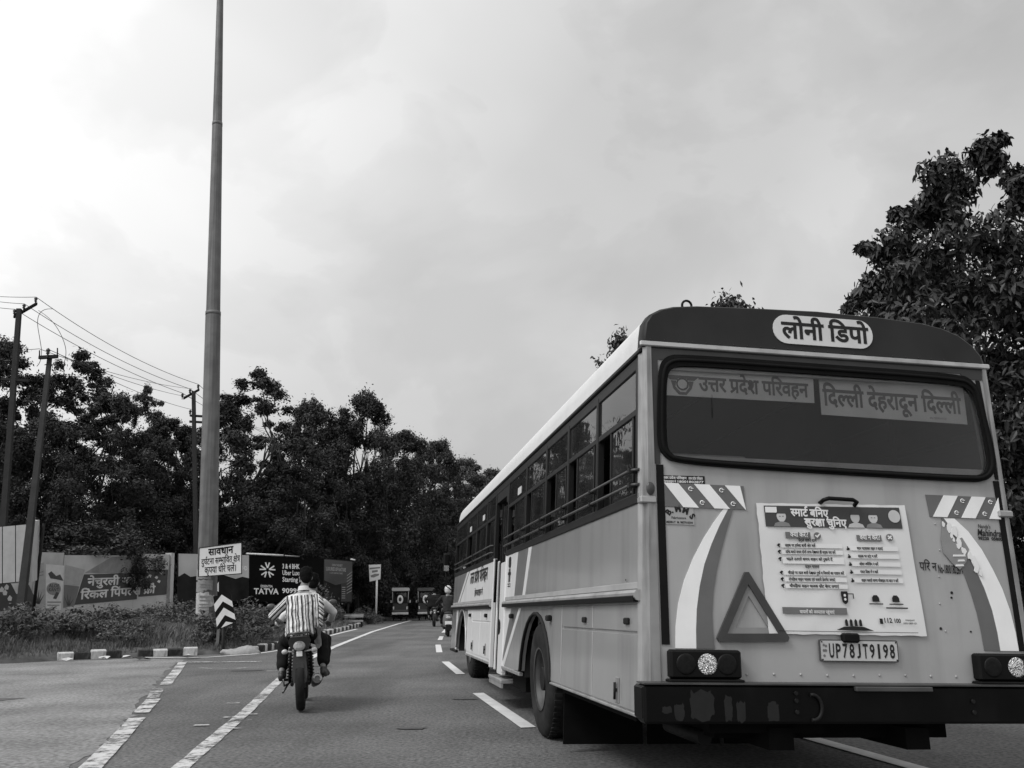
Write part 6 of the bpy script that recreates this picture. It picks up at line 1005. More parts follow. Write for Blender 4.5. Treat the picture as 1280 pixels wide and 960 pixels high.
# ------------------------------------------------------------ painted wall on the left
plast = mat('plaster_light', .50, .85, var=.12, scale=2, dirt=.55, dv=.16, dscale=(1.2, 1.2, .5), bump=.2, bscale=9)
wd = mat('wall_paint_dark', .055, .7, var=.2, scale=2, dirt=.4, dv=.13, dscale=(1, 1, .6)); wm = mat('wall_paint_mid', .17, .75, var=.15, scale=2, dirt=.4, dv=.1, dscale=(1, 1, .6)); wl = mat('wall_paint_letter', .66, .75, var=.15, dirt=.4, dv=.2)
A = at(-60, 770, 27); B = at(214, 765, 36); A.z = B.z = 0
dw = (B-A); Lw = dw.length; dw.normalize(); nw = Vector((dw.y, -dw.x, 0))
wall = thing('painted_wall', 'long low boundary wall painted with Hindi skin-care advertisements', 'wall', A)
ztop = lambda s: 3.0
def wpix(x, y):      # pixel -> (distance along wall, height)
    d = _fw+_r2*((x-640)/FPX)-_u2*((y-480)/FPX); o = Vector((0, 0, CAMH)); k = (A-o).dot(nw)/d.dot(nw); p = o+d*k; return ((p-A).dot(dw), p.z)
def WF(s, z, d=0): return dw*s+nw*d+Vector((0, 0, z))
s46, s82, s97, s170, s212 = [wpix(x, 720)[0] for x in (46, 82, 97, 172, 212)]
for k, (x0, x1, yt0, yt1) in enumerate([(-60, 45.5, 692, 690), (46, 80.5, 690, 691), (81, 171.5, 694, 694), (172, 212.5, 692, 693)]):
    a = wpix(x0, yt0); b = wpix(x1, yt1); part('wall_section', MB().prism([[(a[0], -.3), (b[0], -.3), (b[0], b[1]), (a[0], a[1])]], lambda u, v, d: WF(u, v, -d), .0+k*.002, .22), plast, wall)
def wpoly(px, m_, name='painted_panel', d=.006): return part(name, MB().prism([[wpix(*p) for p in px]], lambda u, v, q: WF(u, v, q), .0012, d), m_, wall)
wpoly([(-40, 731), (13, 729), (24, 745), (26, 763), (-40, 765)], wd); wpoly([(14, 730), (25, 729), (25, 744), (20, 742)], wl, d=.008); wpoly([(27, 733), (36, 731), (42, 744), (44, 758), (40, 764), (29, 764)], wd)
for x, y in ((2, 737), (8, 734), (6, 741), (12, 748), (-10, 740)): wpoly([(x-3, y), (x, y-4), (x+3, y-1), (x+2, y+3), (x-2, y+3)], wl, 'painted_flower', .008)
wpoly([(40, 707), (55, 703), (57, 760), (46, 762)], mat('pack_paint', .36, .8, var=.1), 'painted_pack', .004); wpoly([(57, 705), (80, 707), (76, 763), (57, 762)], mat('pack_paint2', .6, .8, var=.1), 'painted_pack', .005)
wpoly(circ(67, 736, 9, 8, 18), mat('label_paint', .24, .8), 'painted_pack_label', .009)
wpoly([(60, 717), (64, 714), (70, 720), (75, 718), (79, 726), (70, 724), (63, 723)], wd, 'painted_butterfly', .011); wpoly([(66, 748), (70, 740), (74, 741), (70, 749)], wd, 'painted_leaf', .011)
for k in range(5): wpoly([(45+k*.5, 754), (42+k*3.3, 737+abs(k-2)*3), (47+k*.6, 755)], wd, 'painted_leaf', .009)
wpoly([(59, 752), (76, 752), (76, 753.2), (59, 753.2)], wm, 'painted_line', .009); wpoly([(59, 756), (74, 756), (74, 757), (59, 757)], wm, 'painted_line', .009)
wpoly([(44, 716), (54, 714), (54, 715), (44, 717)], wm, 'painted_line', .009); wpoly([(44, 720), (54, 718), (54, 719), (44, 721)], wm, 'painted_line', .009)
wpoly([(82, 706), (106, 712), (99, 732), (80, 731)], mat('pack_paint', .30), 'painted_pack', .005); wpoly([(80, 731), (99, 733), (93, 757), (79, 760)], wm, 'painted_panel', .005)
for k in range(4): wpoly([(84+k*.5, 757), (80+k*4, 742+abs(k-1)*3), (86+k*.5, 757)], wd, 'painted_leaf', .008)
wpoly([(106, 716), (140, 696), (171, 696), (171, 717)], mat('wall_paint_soft', .27, .8, var=.15, dirt=.4, dv=.1), 'painted_panel', .004)
wpoly([(105, 718), (171, 716), (171, 749), (93, 756)], wd, 'painted_panel', .008)
wpoly([(173, 712), (210, 712), (208, 743), (173, 746)], wd, 'painted_panel', .008)
for x, y in ((183, 716), (187, 720), (195, 722), (201, 716), (198, 727), (190, 730)): wpoly([(x-2, y), (x, y-2), (x+2.5, y-1), (x+1, y+2)], wl, 'painted_flower', .011)
def wtext(key, x0, y0, x1, y1, h, m_, bold=.03):
    V, Fc, W_ = hindi(key, bold); a = wpix(x0, y0); b = wpix(x1, y1); hh = abs(wpix(x0, y0-h)[1]-a[1])
    part('wall_lettering', MB().add([WF(a[0]+(b[0]-a[0])*x/W_, a[1]+(b[1]-a[1])*x/W_+y*hh, .012+z*.3) for x, y, z in V], Fc), m_, wall)
wtext('nat', 109, 732, 184, 729, 14, wl); wtext('rin', 100, 749, 193, 741, 15, wl); wtext('pat', 174, 704, 203, 703, 9, wm)
for w_, y_ in (('ALOE', 734), ('KANTI', 739)):
    V, Fc, W_ = latin(w_, .02); a = wpix(60.5, y_); b = wpix(73.5, y_); hh = abs(wpix(60, y_-6)[1]-a[1]); part('wall_lettering', MB().add([WF(a[0]+(b[0]-a[0])*x/W_, a[1]+y*hh, .013) for x, y, z in V], Fc), wd, wall)
V = []
# capping course and pilasters
part('wall_coping', MB().prism([[(-.01, 2.2), (.3, 2.2)] and [(wpix(213, 745)[0], .2), (wpix(217, 745)[0], .2), (wpix(217, 692)[0], wpix(213, 691)[1]), (wpix(213, 692)[0], wpix(213, 691)[1])]], lambda u, v, d: WF(u, v, -d), -.05, .25), plast, wall)
# white hoarding on the far left
hbm = mat('hoarding_white', .50, .6, var=.08, dirt=.45, dv=.22, dscale=(2, 2, .5))
t, bd, F, Q, n = sign3('blank_hoarding', 'blank white hoarding of two sheets at the left edge of the picture', 'hoarding', 26.5, [(-22, 660), (33, 655), (33, 727), (-22, 732)], DARKM, .06, Y2=27.0)
for u0, u1 in ((.0, .44), (.46, .74), (.76, .99)):
    mb = MB(); mb.add([F(u0, .01, .002), F(u1, .01, .002), F(u1, .99, .002), F(u0, .99, .002), F(u0, .01, .012), F(u1, .01, .012), F(u1, .99, .012), F(u0, .99, .012)], [(4, 5, 6, 7), (0, 1, 5, 4), (1, 2, 6, 5), (2, 3, 7, 6), (3, 0, 4, 7)]); part('sheet', mb, hbm, t)
mb = MB()
for u in (.05, .9): p = F(u, 1, -.05); mb.cyl((p.x, p.y, -.3), (p.x, p.y, p.z+1.8), .05, n=8)
part('post', mb, DARKM, t)
t, bd, F, Q, n = sign3('blank_hoarding', 'narrow pale hoarding sheet turned edge-on just right of the leaning concrete pole', 'hoarding', 27.2, [(39, 652), (47, 650), (45, 725), (36, 728)], hbm, .06, Y2=28.4)
p = F(.9, 1, -.05); part('post', MB().cyl((p.x, p.y, -.3), (p.x, p.y, p.z+1.8), .05, n=8), DARKM, t)
# ------------------------------------------------------------ hoardings behind the sign
skyp = mat('printed_sky', .45, .5, var=.25, scale=.8, vec='Object'); hill = mat('printed_hills', .016, .6, var=.6, scale=1.5, spec=.1); hdk = mat('hoarding_black', .004, .6, var=.3, spec=.08); hprn = mat('hoarding_print_white', .85, .5, var=.05)
def legs(t, F, us, m_=DARKM):
    for u in us:
        p = F(u, .8, -.12); part('post', MB().cyl((p.x, p.y, -.4), (p.x, p.y, p.z), .07, n=8), m_, t)
t, bd, F, Q, n = sign3('landscape_hoarding', 'hoarding printed with pale sky above dark hills, left of the black one', 'hoarding', 38, [(223, 692), (311, 694), (311, 752), (223, 750)], hill, .08, Y2=41)
mb = MB(); fpoly(mb, F, [(0, 0), (1, 0), (1, .50), (.9, .47), (.8, .52), (.66, .46), (.55, .42), (.45, .5), (.3, .46), (.16, .5), (.08, .42), (0, .5)], .01); part('sky_print', mb, skyp, t); mb = MB(); ftext(mb, F, 'HD', .90, .33, .07, .13, 0, d=.02); part('lettering', mb, hprn, t); legs(t, F, (.1, .5, .9))
t, bd, F, Q, n = sign3('black_hoarding', 'black hoarding with a white star emblem and apartment lettering behind the motorcycle', 'hoarding', 45.5, [(312, 695), (404, 698), (404, 753), (312, 752)], hdk, .08, Y2=47.5)
mb = MB()
cx, cy = .235, .30
for k in range(5):
    a = R(90+72*k); asp = .62
    for s in (-1, 1):
        tip = (cx+.022*math.cos(a), cy-.045*math.sin(a)); b = a+s*.26; e = (cx+.105*math.cos(b), cy-.175*math.sin(b)); dx, dy = -(e[1]-tip[1])*.35, (e[0]-tip[0])*1.0; L_ = math.hypot(e[0]-tip[0], (e[1]-tip[1])*.6); px_, py_ = -(e[1]-tip[1])*.6/L_*.009, (e[0]-tip[0])/L_*.015
        fpoly(mb, F, [(tip[0]-px_, tip[1]-py_), (tip[0]+px_, tip[1]+py_), (e[0]+px_, e[1]+py_), (e[0]-px_, e[1]-py_)], .012+s*.002+k*.0005)
ftext(mb, F, 'ESSENTIA', .145, .685, .16, .075, 0, .02, .012); ftext(mb, F, 'TATVA', .055, .83, .33, .175, 0, .03, .012)
ftext(mb, F, '3 & 4 BHK', .435, .255, .235, .15, 0, .03, .012); ftext(mb, F, 'Uber Luxury', .435, .40, .30, .15, 0, .02, .012); ftext(mb, F, 'Starting from', .435, .55, .36, .15, 0, .02, .012); ftext(mb, F, '9099 111', .43, .80, .36, .15, 0, .03, .012)
part('lettering', mb, hprn, t); legs(t, F, (.1, .5, .9))
tubem = mat('hoarding_top_tube', .8, .3); mb = MB().tube([F(-.05, -.045, .1), F(.44, -.035, .1)], .05, 6); part('top_light_tube', mb, tubem, t); part('top_light_tube', MB().tube([F(.46, -.03, .1), F(.66, -.02, .1)], .035, 6), mat('dull_tube', .3, .4), t)
t, bd, F, Q, n = sign3('building_hoarding', 'dusky hoarding printed with a tower block and a sunset, right of the black one', 'hoarding', 47.5, [(404.5, 698), (441, 701), (440, 753), (404.5, 753)], hill, .08, Y2=48.5)
mb = MB(); fpoly(mb, F, [(.02, .02), (.98, .02), (.98, .5), (.7, .55), (.4, .6), (.02, .5)], .01); part('sky_print', mb, mat('dusky_sky_print', .085, .6, spec=.1, var=.4, scale=.7), t)
mb = MB(); fpoly(mb, F, [(.6, .98), (.6, .56), (.98, .5), (.98, .98)], .014); part('tower_print', mb, mat('tower_print', .02, .5, var=.3, scale=3), t)
mb = MB(); ftext(mb, F, 'OWN THE BEST', .28, .16, .36, .07, 0, .02, .016); ftext(mb, F, 'LUXURIES OF NATURE', .08, .27, .68, .115, 0, .03, .016); ftext(mb, F, 'A LIFE AMONG TREES', .2, .34, .45, .05, 0, .01, .016)
for k in range(7): fpoly(mb, F, [(.80, .36+k*.07), (.98, .26+k*.075), (.98, .275+k*.075), (.80, .375+k*.07)], .018)
for k in range(6): fpoly(mb, F, [(.63, .64+k*.05), (.75, .64+k*.05), (.75, .655+k*.05), (.63, .655+k*.05)], .018)
part('lettering', mb, mat('print_grey', .28, .5), t); legs(t, F, (.1, .9))
part('top_light_tube', MB().tube([F(.9, -.03, .1), F(1.05, -.02, .1)], .04, 6), tubem, t)
# guard rail
gr_ = thing('guard_rail', 'short low steel guard rail on the verge behind the riders', 'guard rail', (*at(424, 768, 44).xy, float(vh(*at(424, 768, 44).xy))))
part('rail_beam', MB().prism([[(0, .30), (.04, .34), (0, .38), (.04, .42), (0, .46), (0, .44), (.025, .42), (-.015, .38), (.025, .34), (-.015, .30)]], lambda u, v, d: (d, u, v), -.75, 1.2), mat('rail_metal', .35, .5, metal=.4, dirt=.5, dv=.1), gr_)
part('rail_beam', MB().box(-.75, 0, .08, 1.2, .03, .16), mat('rail_metal', .35), gr_)
for x in (-.7, .2, 1.1): part('rail_post', MB().box(x-.04, .04, -.2, x+.04, .1, .46), DARKM, gr_)
part('reflector_drum', MB().cyl((-.15, -.1, .62), (-.15, -.02, .62), .13, n=16), mat('drum', .15, .5, var=.4), gr_)
# ------------------------------------------------------------ utility poles and wires
wirem = mat('wire', .012, .6); insm = mat('insulator', .02, .3)
def upole(label, p0, p1, r0, r1, arms, m_, braces=()):
    p0 = Vector(p0); p1 = Vector(p1); z = float(vh(p0.x, p0.y)); p0 = p0+(p1-p0)*((z-.3-p0.z)/(p1.z-p0.z))
    t = thing('utility_pole', label, 'utility pole', p0); d = p1-p0
    b = MB(); b.add([(-r0, -r0*.7, 0), (r0, -r0*.7, 0), (r0, r0*.7, 0), (-r0, r0*.7, 0)]+[(d.x-r1, -r1*.7+d.y, d.z), (d.x+r1, -r1*.7+d.y, d.z), (d.x+r1, r1*.7+d.y, d.z), (d.x-r1, r1*.7+d.y, d.z)], [(3, 2, 1, 0), (4, 5, 6, 7), (0, 1, 5, 4), (1, 2, 6, 5), (2, 3, 7, 6), (3, 0, 4, 7)]); part('pole', b, m_, t)
    out = []
    for a0, a1, ins in arms:
        a0 = Vector(a0)-p0; a1 = Vector(a1)-p0; u = (a1-a0).normalized(); w = Vector((0, .05, 0)); q = Vector((0, 0, .05)); b = MB()
        b.add([a0-w-q, a0+w-q, a0+w+q, a0-w+q, a1-w-q, a1+w-q, a1+w+q, a1-w+q], [(3, 2, 1, 0), (4, 5, 6, 7), (0, 1, 5, 4), (1, 2, 6, 5), (2, 3, 7, 6), (3, 0, 4, 7)]); part('cross_arm', b, DARKM, t)
        for f_ in ins:
            c = a0.lerp(a1, f_)+Vector((0, -.06, 0)); part('insulator', MB().lathe([(0, .02), (.06, .022), (.1, .06), (.14, .035), (.18, .07), (.24, .05), (.28, .001)], c, (0, 0, 1), 8).cyl(c-Vector((0, 0, .05)), c, .015, n=5), insm, t); out.append(c+p0+Vector((0, 0, .27)))
    return t, out
YA, YB, YC = 32, 30, 40
tA, iA = upole('leftmost leaning utility pole with a slanted cross arm, taller than the one beside it', at(-4, 770, YA), at(24, 386, YA), .12, .085, [(at(17.5, 396, YA), at(46, 379.5, YA+.3), (.04, .45, .97)), (at(2, 474, YA), at(36, 476, YA), ())], conc2)
tB, iB = upole('shorter concrete utility pole with a level cross arm, leaning in front of the blank hoarding', at(24, 778, 26), at(62.5, 444, 26), .115, .06, [(at(49, 447, 25.9), at(72, 445.5, 25.9), (.5,))], conc)
part('arm_prong', MB().cyl(at(71.8, 446, 25.9)-tB.location, at(71.8, 435, 25.9)-tB.location, .02, n=5).cyl(at(49.4, 447, 25.9)-tB.location, at(49.4, 438, 25.9)-tB.location, .02, n=5), DARKM, tB)
tC, iC = upole('farther utility pole just left of the tall lamp pole', at(246, 770, YC), at(242, 489, YC), .10, .08, [(at(229.5, 498, YC), at(249, 487, YC+.3), (-.06, .42, .95)), (at(238, 519.5, YC), at(262, 521, YC), (.0,)), (at(237, 527, YC), at(255, 528, YC), ())], conc2)
def wire(p, q, sag, label, r_=.012, n=18, via=None):
    p = Vector(p); q = Vector(q); P = []
    for k in range(n+1): t_ = k/n; P.append(p.lerp(q, t_)-Vector((0, 0, 4*sag*t_*(1-t_))))
    o = part('overhead_wire', MB().tube(P, r_, 4), wirem, None); tag(o, label, 'wire'); return o
far = [at(330, 536, 62), at(334, 540, 62), at(338, 545, 62)]
off = [at(-60, 371, 36), at(-60, 365, 36), at(-60, 363.5, 36)]
for k, nm in enumerate(('lowest', 'middle', 'top')):
    wire(off[k], iA[k], .1, nm+' of the wires reaching the leftmost pole from outside the picture')
    wire(iA[k], iC[k], .25+.05*k, nm+' long wire sloping down from the leftmost pole to the pole by the lamp pole')
    wire(iC[k], far[k], .3, nm+' wire running on from the pole by the lamp pole into the trees')
for k, (y0, y1) in enumerate(((436, 500), (436.5, 505), (441, 514))): wire(at(49+11*k, y0, 25.9), at(240, y1-22+6*k+(8 if k < 2 else 8), YC), .2, ['upper', 'middle', 'lower'][k]+' wire of three from the shorter concrete pole to the farther pole', .010)
for k, (a, b, c, d) in enumerate(((-60, 431, 49, 436),)): wire(at(a, b, 25), at(c, d, 25.9), .1, 'wire reaching the shorter concrete pole from outside the picture', .010)
def curvewire(pts, Y, label):
    P = [at(x, y, Y) for x, y in pts]; D = []
    for i in range(len(P)-1):
        p0, p1, p2, p3 = P[max(i-1, 0)], P[i], P[i+1], P[min(i+2, len(P)-1)]
        for k in range(5): t_ = k/5; D.append(.5*((2*p1)+(p2-p0)*t_+(2*p0-5*p1+4*p2-p3)*t_*t_+(3*p1-p0-3*p2+p3)*t_**3))
    D.append(P[-1]); o = part('hanging_wire', MB().tube(D, .010, 4), wirem, None); tag(o, label, 'wire')
curvewire([(66, 386), (56, 387), (49, 393), (47, 405), (50, 425), (52, 440), (50, 452), (46, 458)], 28, 'left loop of slack wire drooping beside the shorter concrete pole')
curvewire([(48, 388), (58, 395), (68, 405), (77, 420), (82, 435), (82, 447), (80, 455), (80, 475)], 28, 'right loop of slack wire drooping past the shorter concrete pole')
for k, (a, b) in enumerate((((300, 690), (500, 640)), ((330, 676), (560, 668)))): pass
wire(at(255, 655, 50), at(580, 622, 75), .5, 'upper faint wire crossing in front of the dark trees', .012); wire(at(255, 640, 50), at(590, 628, 75), .8, 'lower faint wire crossing in front of the dark trees', .012)

# ------------------------------------------------------------ people: one continuous body from tapered limbs, clothing as its own surface
skinm = mat('skin', .17, .55, var=.08, scale=20, spec=.4); hairm = mat('hair', .006, .85, var=.4, scale=60, bump=.6, bscale=120, spec=.1)
shoem = mat('shoe_leather', .03, .5, var=.2); trm = mat('dark_trousers', .009, .9, spec=.15, var=.3, scale=8, bump=.3, bscale=12)
def cone2(mb, a, b, ra, rb, n=14):
    a = Vector(a); b = Vector(b); mb.cyl(a, b, ra, rb, n); mb.ell(a, ra, ra, ra, n, 8); mb.ell(b, rb, rb, rb, n, 8)
def chain(mb, pts, rs): 
    for i in range(len(pts)-1): cone2(mb, pts[i], pts[i+1], rs[i], rs[i+1])
def torso(mb, secs, n=20):
    """secs: (centre, half width, half depth, yaw)"""
    V = []
    for c, w, d, yw in secs:
        for k in range(n):
            a = 2*PI*k/n; x = w*math.copysign(abs(math.cos(a))**.8, math.cos(a)); y = d*math.copysign(abs(math.sin(a))**.9, math.sin(a)); V.append((c[0]+x*math.cos(yw)-y*math.sin(yw), c[1]+x*math.sin(yw)+y*math.cos(yw), c[2]))
    m = len(secs); mb.add(V, [(i*n+k, i*n+(k+1) % n, (i+1)*n+(k+1) % n, (i+1)*n+k) for i in range(m-1) for k in range(n)]+[tuple(range(n-1, -1, -1)), tuple(range((m-1)*n, m*n))], True)
def fuse(name, mb, vox, m, parent, sm=6, noise=0.0, nsc=6):
    me = mb.mesh(name, m); o = bpy.data.objects.new('tmp', me); COL.objects.link(o); r_ = o.modifiers.new('r', 'REMESH'); r_.mode = 'VOXEL'; r_.voxel_size = vox; s = o.modifiers.new('s', 'SMOOTH'); s.iterations = sm; s.factor = .5
    dg = bpy.context.evaluated_depsgraph_get(); m2 = bpy.data.meshes.new_from_object(o.evaluated_get(dg)); m2.name = name; bpy.data.objects.remove(o); bpy.data.meshes.remove(me)
    if noise:
        n = len(m2.vertices); co = np.empty(n*3); m2.vertices.foreach_get('co', co); co = co.reshape(-1, 3); no = np.empty(n*3); m2.vertices.foreach_get('normal', no); no = no.reshape(-1, 3)
        f = np.sin(co[:, 0]*nsc*3+4*np.sin(co[:, 2]*nsc*1.1+co[:, 1]*nsc))*np.cos(co[:, 2]*nsc*2.1+co[:, 0]*nsc*1.7); co += no*(f*noise)[:, None]; m2.vertices.foreach_set('co', co.ravel())
    m2.polygons.foreach_set('use_smooth', [True]*len(m2.polygons)); m2.materials.clear(); m2.materials.append(m); return link(name, m2, parent)
def hand(mb, w, d, side, grip=True, sc=1.0):
    """palm at wrist w pointing along d; fingers curl down (or round a bar)"""
    w = Vector(w); d = Vector(d).normalized(); up = Vector((0, 0, 1)); s = d.cross(up).normalized() if abs(d.z) < .95 else Vector((1, 0, 0)); nn = s.cross(d).normalized()
    chain(mb, [w, w+d*.045*sc, w+d*.085*sc], [.026*sc, .032*sc, .030*sc]); mb.ell(w+d*.05*sc, .036*sc, .036*sc, .022*sc, 12, 8)
    cur = -nn
    for k in range(4):
        o = w+d*(.088-.006*abs(k-1.3))*sc+s*(-.030+.020*k)*sc; l = [.036, .042, .039, .030][k]*sc
        a = o+(d*(.9 if grip else 1)+cur*.45).normalized()*l; b = a+(d*(-.1 if grip else .7)+cur*1.0).normalized()*l*.75; c = b+(d*(-.8 if grip else .4)+cur*.6).normalized()*l*.55
        chain(mb, [o, a, b, c], [.0115*sc, .0105*sc, .0095*sc, .008*sc])
    o = w+d*.03*sc-s*side*.030*sc; a = o-s*side*.022*sc+d*.03*sc+cur*.012*sc; b = a+d*.03*sc+cur*.012*sc+s*side*.006*sc; chain(mb, [o, a, b], [.014*sc, .012*sc, .009*sc])
def head(mb, c, yaw=0.0, tilt=(0, 0)):
    M_ = Matrix.Rotation(yaw, 3, 'Z')@Matrix.Rotation(tilt[0], 3, 'X')@Matrix.Rotation(tilt[1], 3, 'Y'); c = Vector(c); L_ = lambda x, y, z: c+M_@Vector((x, y, z))
    mb.ell(L_(0, -.012, .02), .076, .094, .098, 20, 14, M_); mb.ell(L_(0, .035, -.05), .055, .055, .065, 16, 10, M_); cone2(mb, L_(0, .05, -.09), L_(0, .06, -.075), .03, .03)
    cone2(mb, L_(0, .088, .01), L_(0, .112, -.025), .008, .014, 8)
    for s in (-1, 1): mb.ell(L_(s*.078, -.005, -.01), .011, .02, .032, 10, 8, M_); mb.ell(L_(s*.03, .083, .022), .017, .010, .007, 8, 6, M_)
    mb.ell(L_(0, .092, -.055), .026, .010, .008, 8, 6, M_)
    return L_, M_
def person(label, loc, rz, J, shirt, vox=.010, group=None, helmet=None, trousers=None, scale=1.0, cuff=True, shoes=None, bodyskin=None, lean=0.0):
    """J: joints as a dict, metres, x right, y forward"""
    t = thing('person', label, 'person', loc, rz, group); t.scale = (scale,)*3; t.rotation_euler = (0, lean, rz)
    b = MB(); L_, HM = head(b, J['head'], J.get('hyaw', 0), J.get('htilt', (0, 0)))
    neck = Vector(J['neck']); chain(b, [Vector(J['head'])+Vector((0, -.01, -.06)), neck], [.052, .058])
    pel = Vector(J['pelvis']); ch = Vector(J['chest'])
    torso(b, [(pel-Vector((0, 0, .08)), .13, .10, 0), (pel, .15, .11, 0), (pel.lerp(ch, .5), .125, .095, 0), (ch, .15, .10, 0), (neck-Vector((0, 0, .05)), .09, .07, 0)])
    for s, k in ((-1, 'l'), (1, 'r')):
        sh, el, wr, hd = (Vector(J[k+q]) for q in ('sh', 'el', 'wr', 'hd')); chain(b, [neck-Vector((0, 0, .06)), sh, el, wr], [.05, .05, .038, .026]); hand(b, wr, hd, s, J.get(k+'grip', True))
        hp, kn, an, toe = (Vector(J[k+q]) for q in ('hp', 'kn', 'an', 'toe')); chain(b, [hp, kn, kn.lerp(an, .35), an], [.075, .055, .052, .036])
    fuse('body', b, vox, bodyskin or skinm, t, 4)
    c = MB(); sw = J.get('sw', 1.0)
    torso(c, [(pel-Vector((0, 0, J.get('hem', .09))), .172*sw, .135, 0), (pel+Vector((0, 0, .02)), .158*sw, .13, 0), (pel.lerp(ch, .5), .160*sw, .122, 0), (ch, .180*sw, .125, 0), (ch.lerp(neck, .40), .155*sw, .11, 0), (ch.lerp(neck, .62), .115*sw, .095, 0), (neck-Vector((0, 0, .045)), .085, .075, 0), (neck-Vector((0, 0, .02)), .062, .062, 0)])
    for k in 'lr':
        sh, el, wr = (Vector(J[k+q]) for q in ('sh', 'el', 'wr')); ce = el.lerp(wr, J.get(k+'sl', .85)); chain(c, [neck-Vector((0, 0, .07)), neck.lerp(sh, .55)-Vector((0, 0, .02)), sh, sh.lerp(el, .5), el, ce], [.038, .052, .062, .062, .053, .046])
    fuse('shirt', c, vox*1.1, shirt, t, 4, .009, 9)
    if vox < .02:
        co = MB(); hd_ = (Vector(J['head'])-neck); 
        ring = [(neck.x+.064*math.cos(a), neck.y+.062*math.sin(a)-.004, neck.z-.012+.012*math.sin(a+PI)) for a in np.linspace(0, 2*PI, 21)[:-1]]; ring2 = [(neck.x+.061*math.cos(a), neck.y+.058*math.sin(a), neck.z+.03-.010*math.sin(a)) for a in np.linspace(0, 2*PI, 21)[:-1]]; ring3 = [(neck.x+.078*math.cos(a), neck.y+.078*math.sin(a)-.006, neck.z-.028-.012*math.sin(a)) for a in np.linspace(0, 2*PI, 21)[:-1]]
        co.add(ring2+ring3, [(i, (i+1) % 20, 20+(i+1) % 20, 20+i) for i in range(20)], True); part('collar', co, mat('collar_cloth', .62, .8, var=.1), t)
    l = MB(); torso(l, [(pel-Vector((0, 0, .13)), .15, .125, 0), (pel-Vector((0, 0, .03)), .165, .125, 0), (pel+Vector((0, 0, .05)), .15, .115, 0)])
    for k in 'lr':
        hp, kn, an = (Vector(J[k+q]) for q in ('hp', 'kn', 'an')); ce = kn.lerp(an, J.get('tl', .80)); chain(l, [hp, hp.lerp(kn, .5), kn, ce], [.098, .090, .074, .070])
    fuse('trousers', l, vox*1.2, trousers or trm, t, 5, .006, 8)
    for k in 'lr':
        an, toe = Vector(J[k+'an']), Vector(J[k+'toe']); s = MB(); h = an+Vector((0, -.03, -.05)); chain(s, [h+Vector((0, -.02, 0)), h.lerp(toe, .5), toe], [.040, .042, .034]); s.ell(an+Vector((0, 0, -.015)), .042, .048, .045); fuse('shoe', s, max(vox, .012), shoes or shoem, t, 3)
    if helmet:
        h = MB(); c = Vector(J['head']); h.ell(c+Vector((0, -.01, .035)), .125, .14, .135, 20, 14).ell(c+Vector((0, -.02, -.03)), .118, .125, .10, 20, 12); fuse('helmet', h, .02, helmet, t, 3)
    else:
        h = MB(); h.ell(L_(0, -.022, .034), .087, .098, .104, 20, 14, HM); h.ell(L_(0, -.055, -.02), .070, .058, .07, 16, 10, HM); h.ell(L_(0, .04, .085), .06, .055, .04, 14, 8, HM)
        for q in range(26): a = random.uniform(0, 2*PI); h.ell(L_(.06*math.cos(a), -.02+.065*math.sin(a), .09+random.uniform(-.01, .02)), .022, .022, .02, 8, 6, HM)
        fuse('hair', h, vox, hairm, t, 2, .003, 30)
    return t
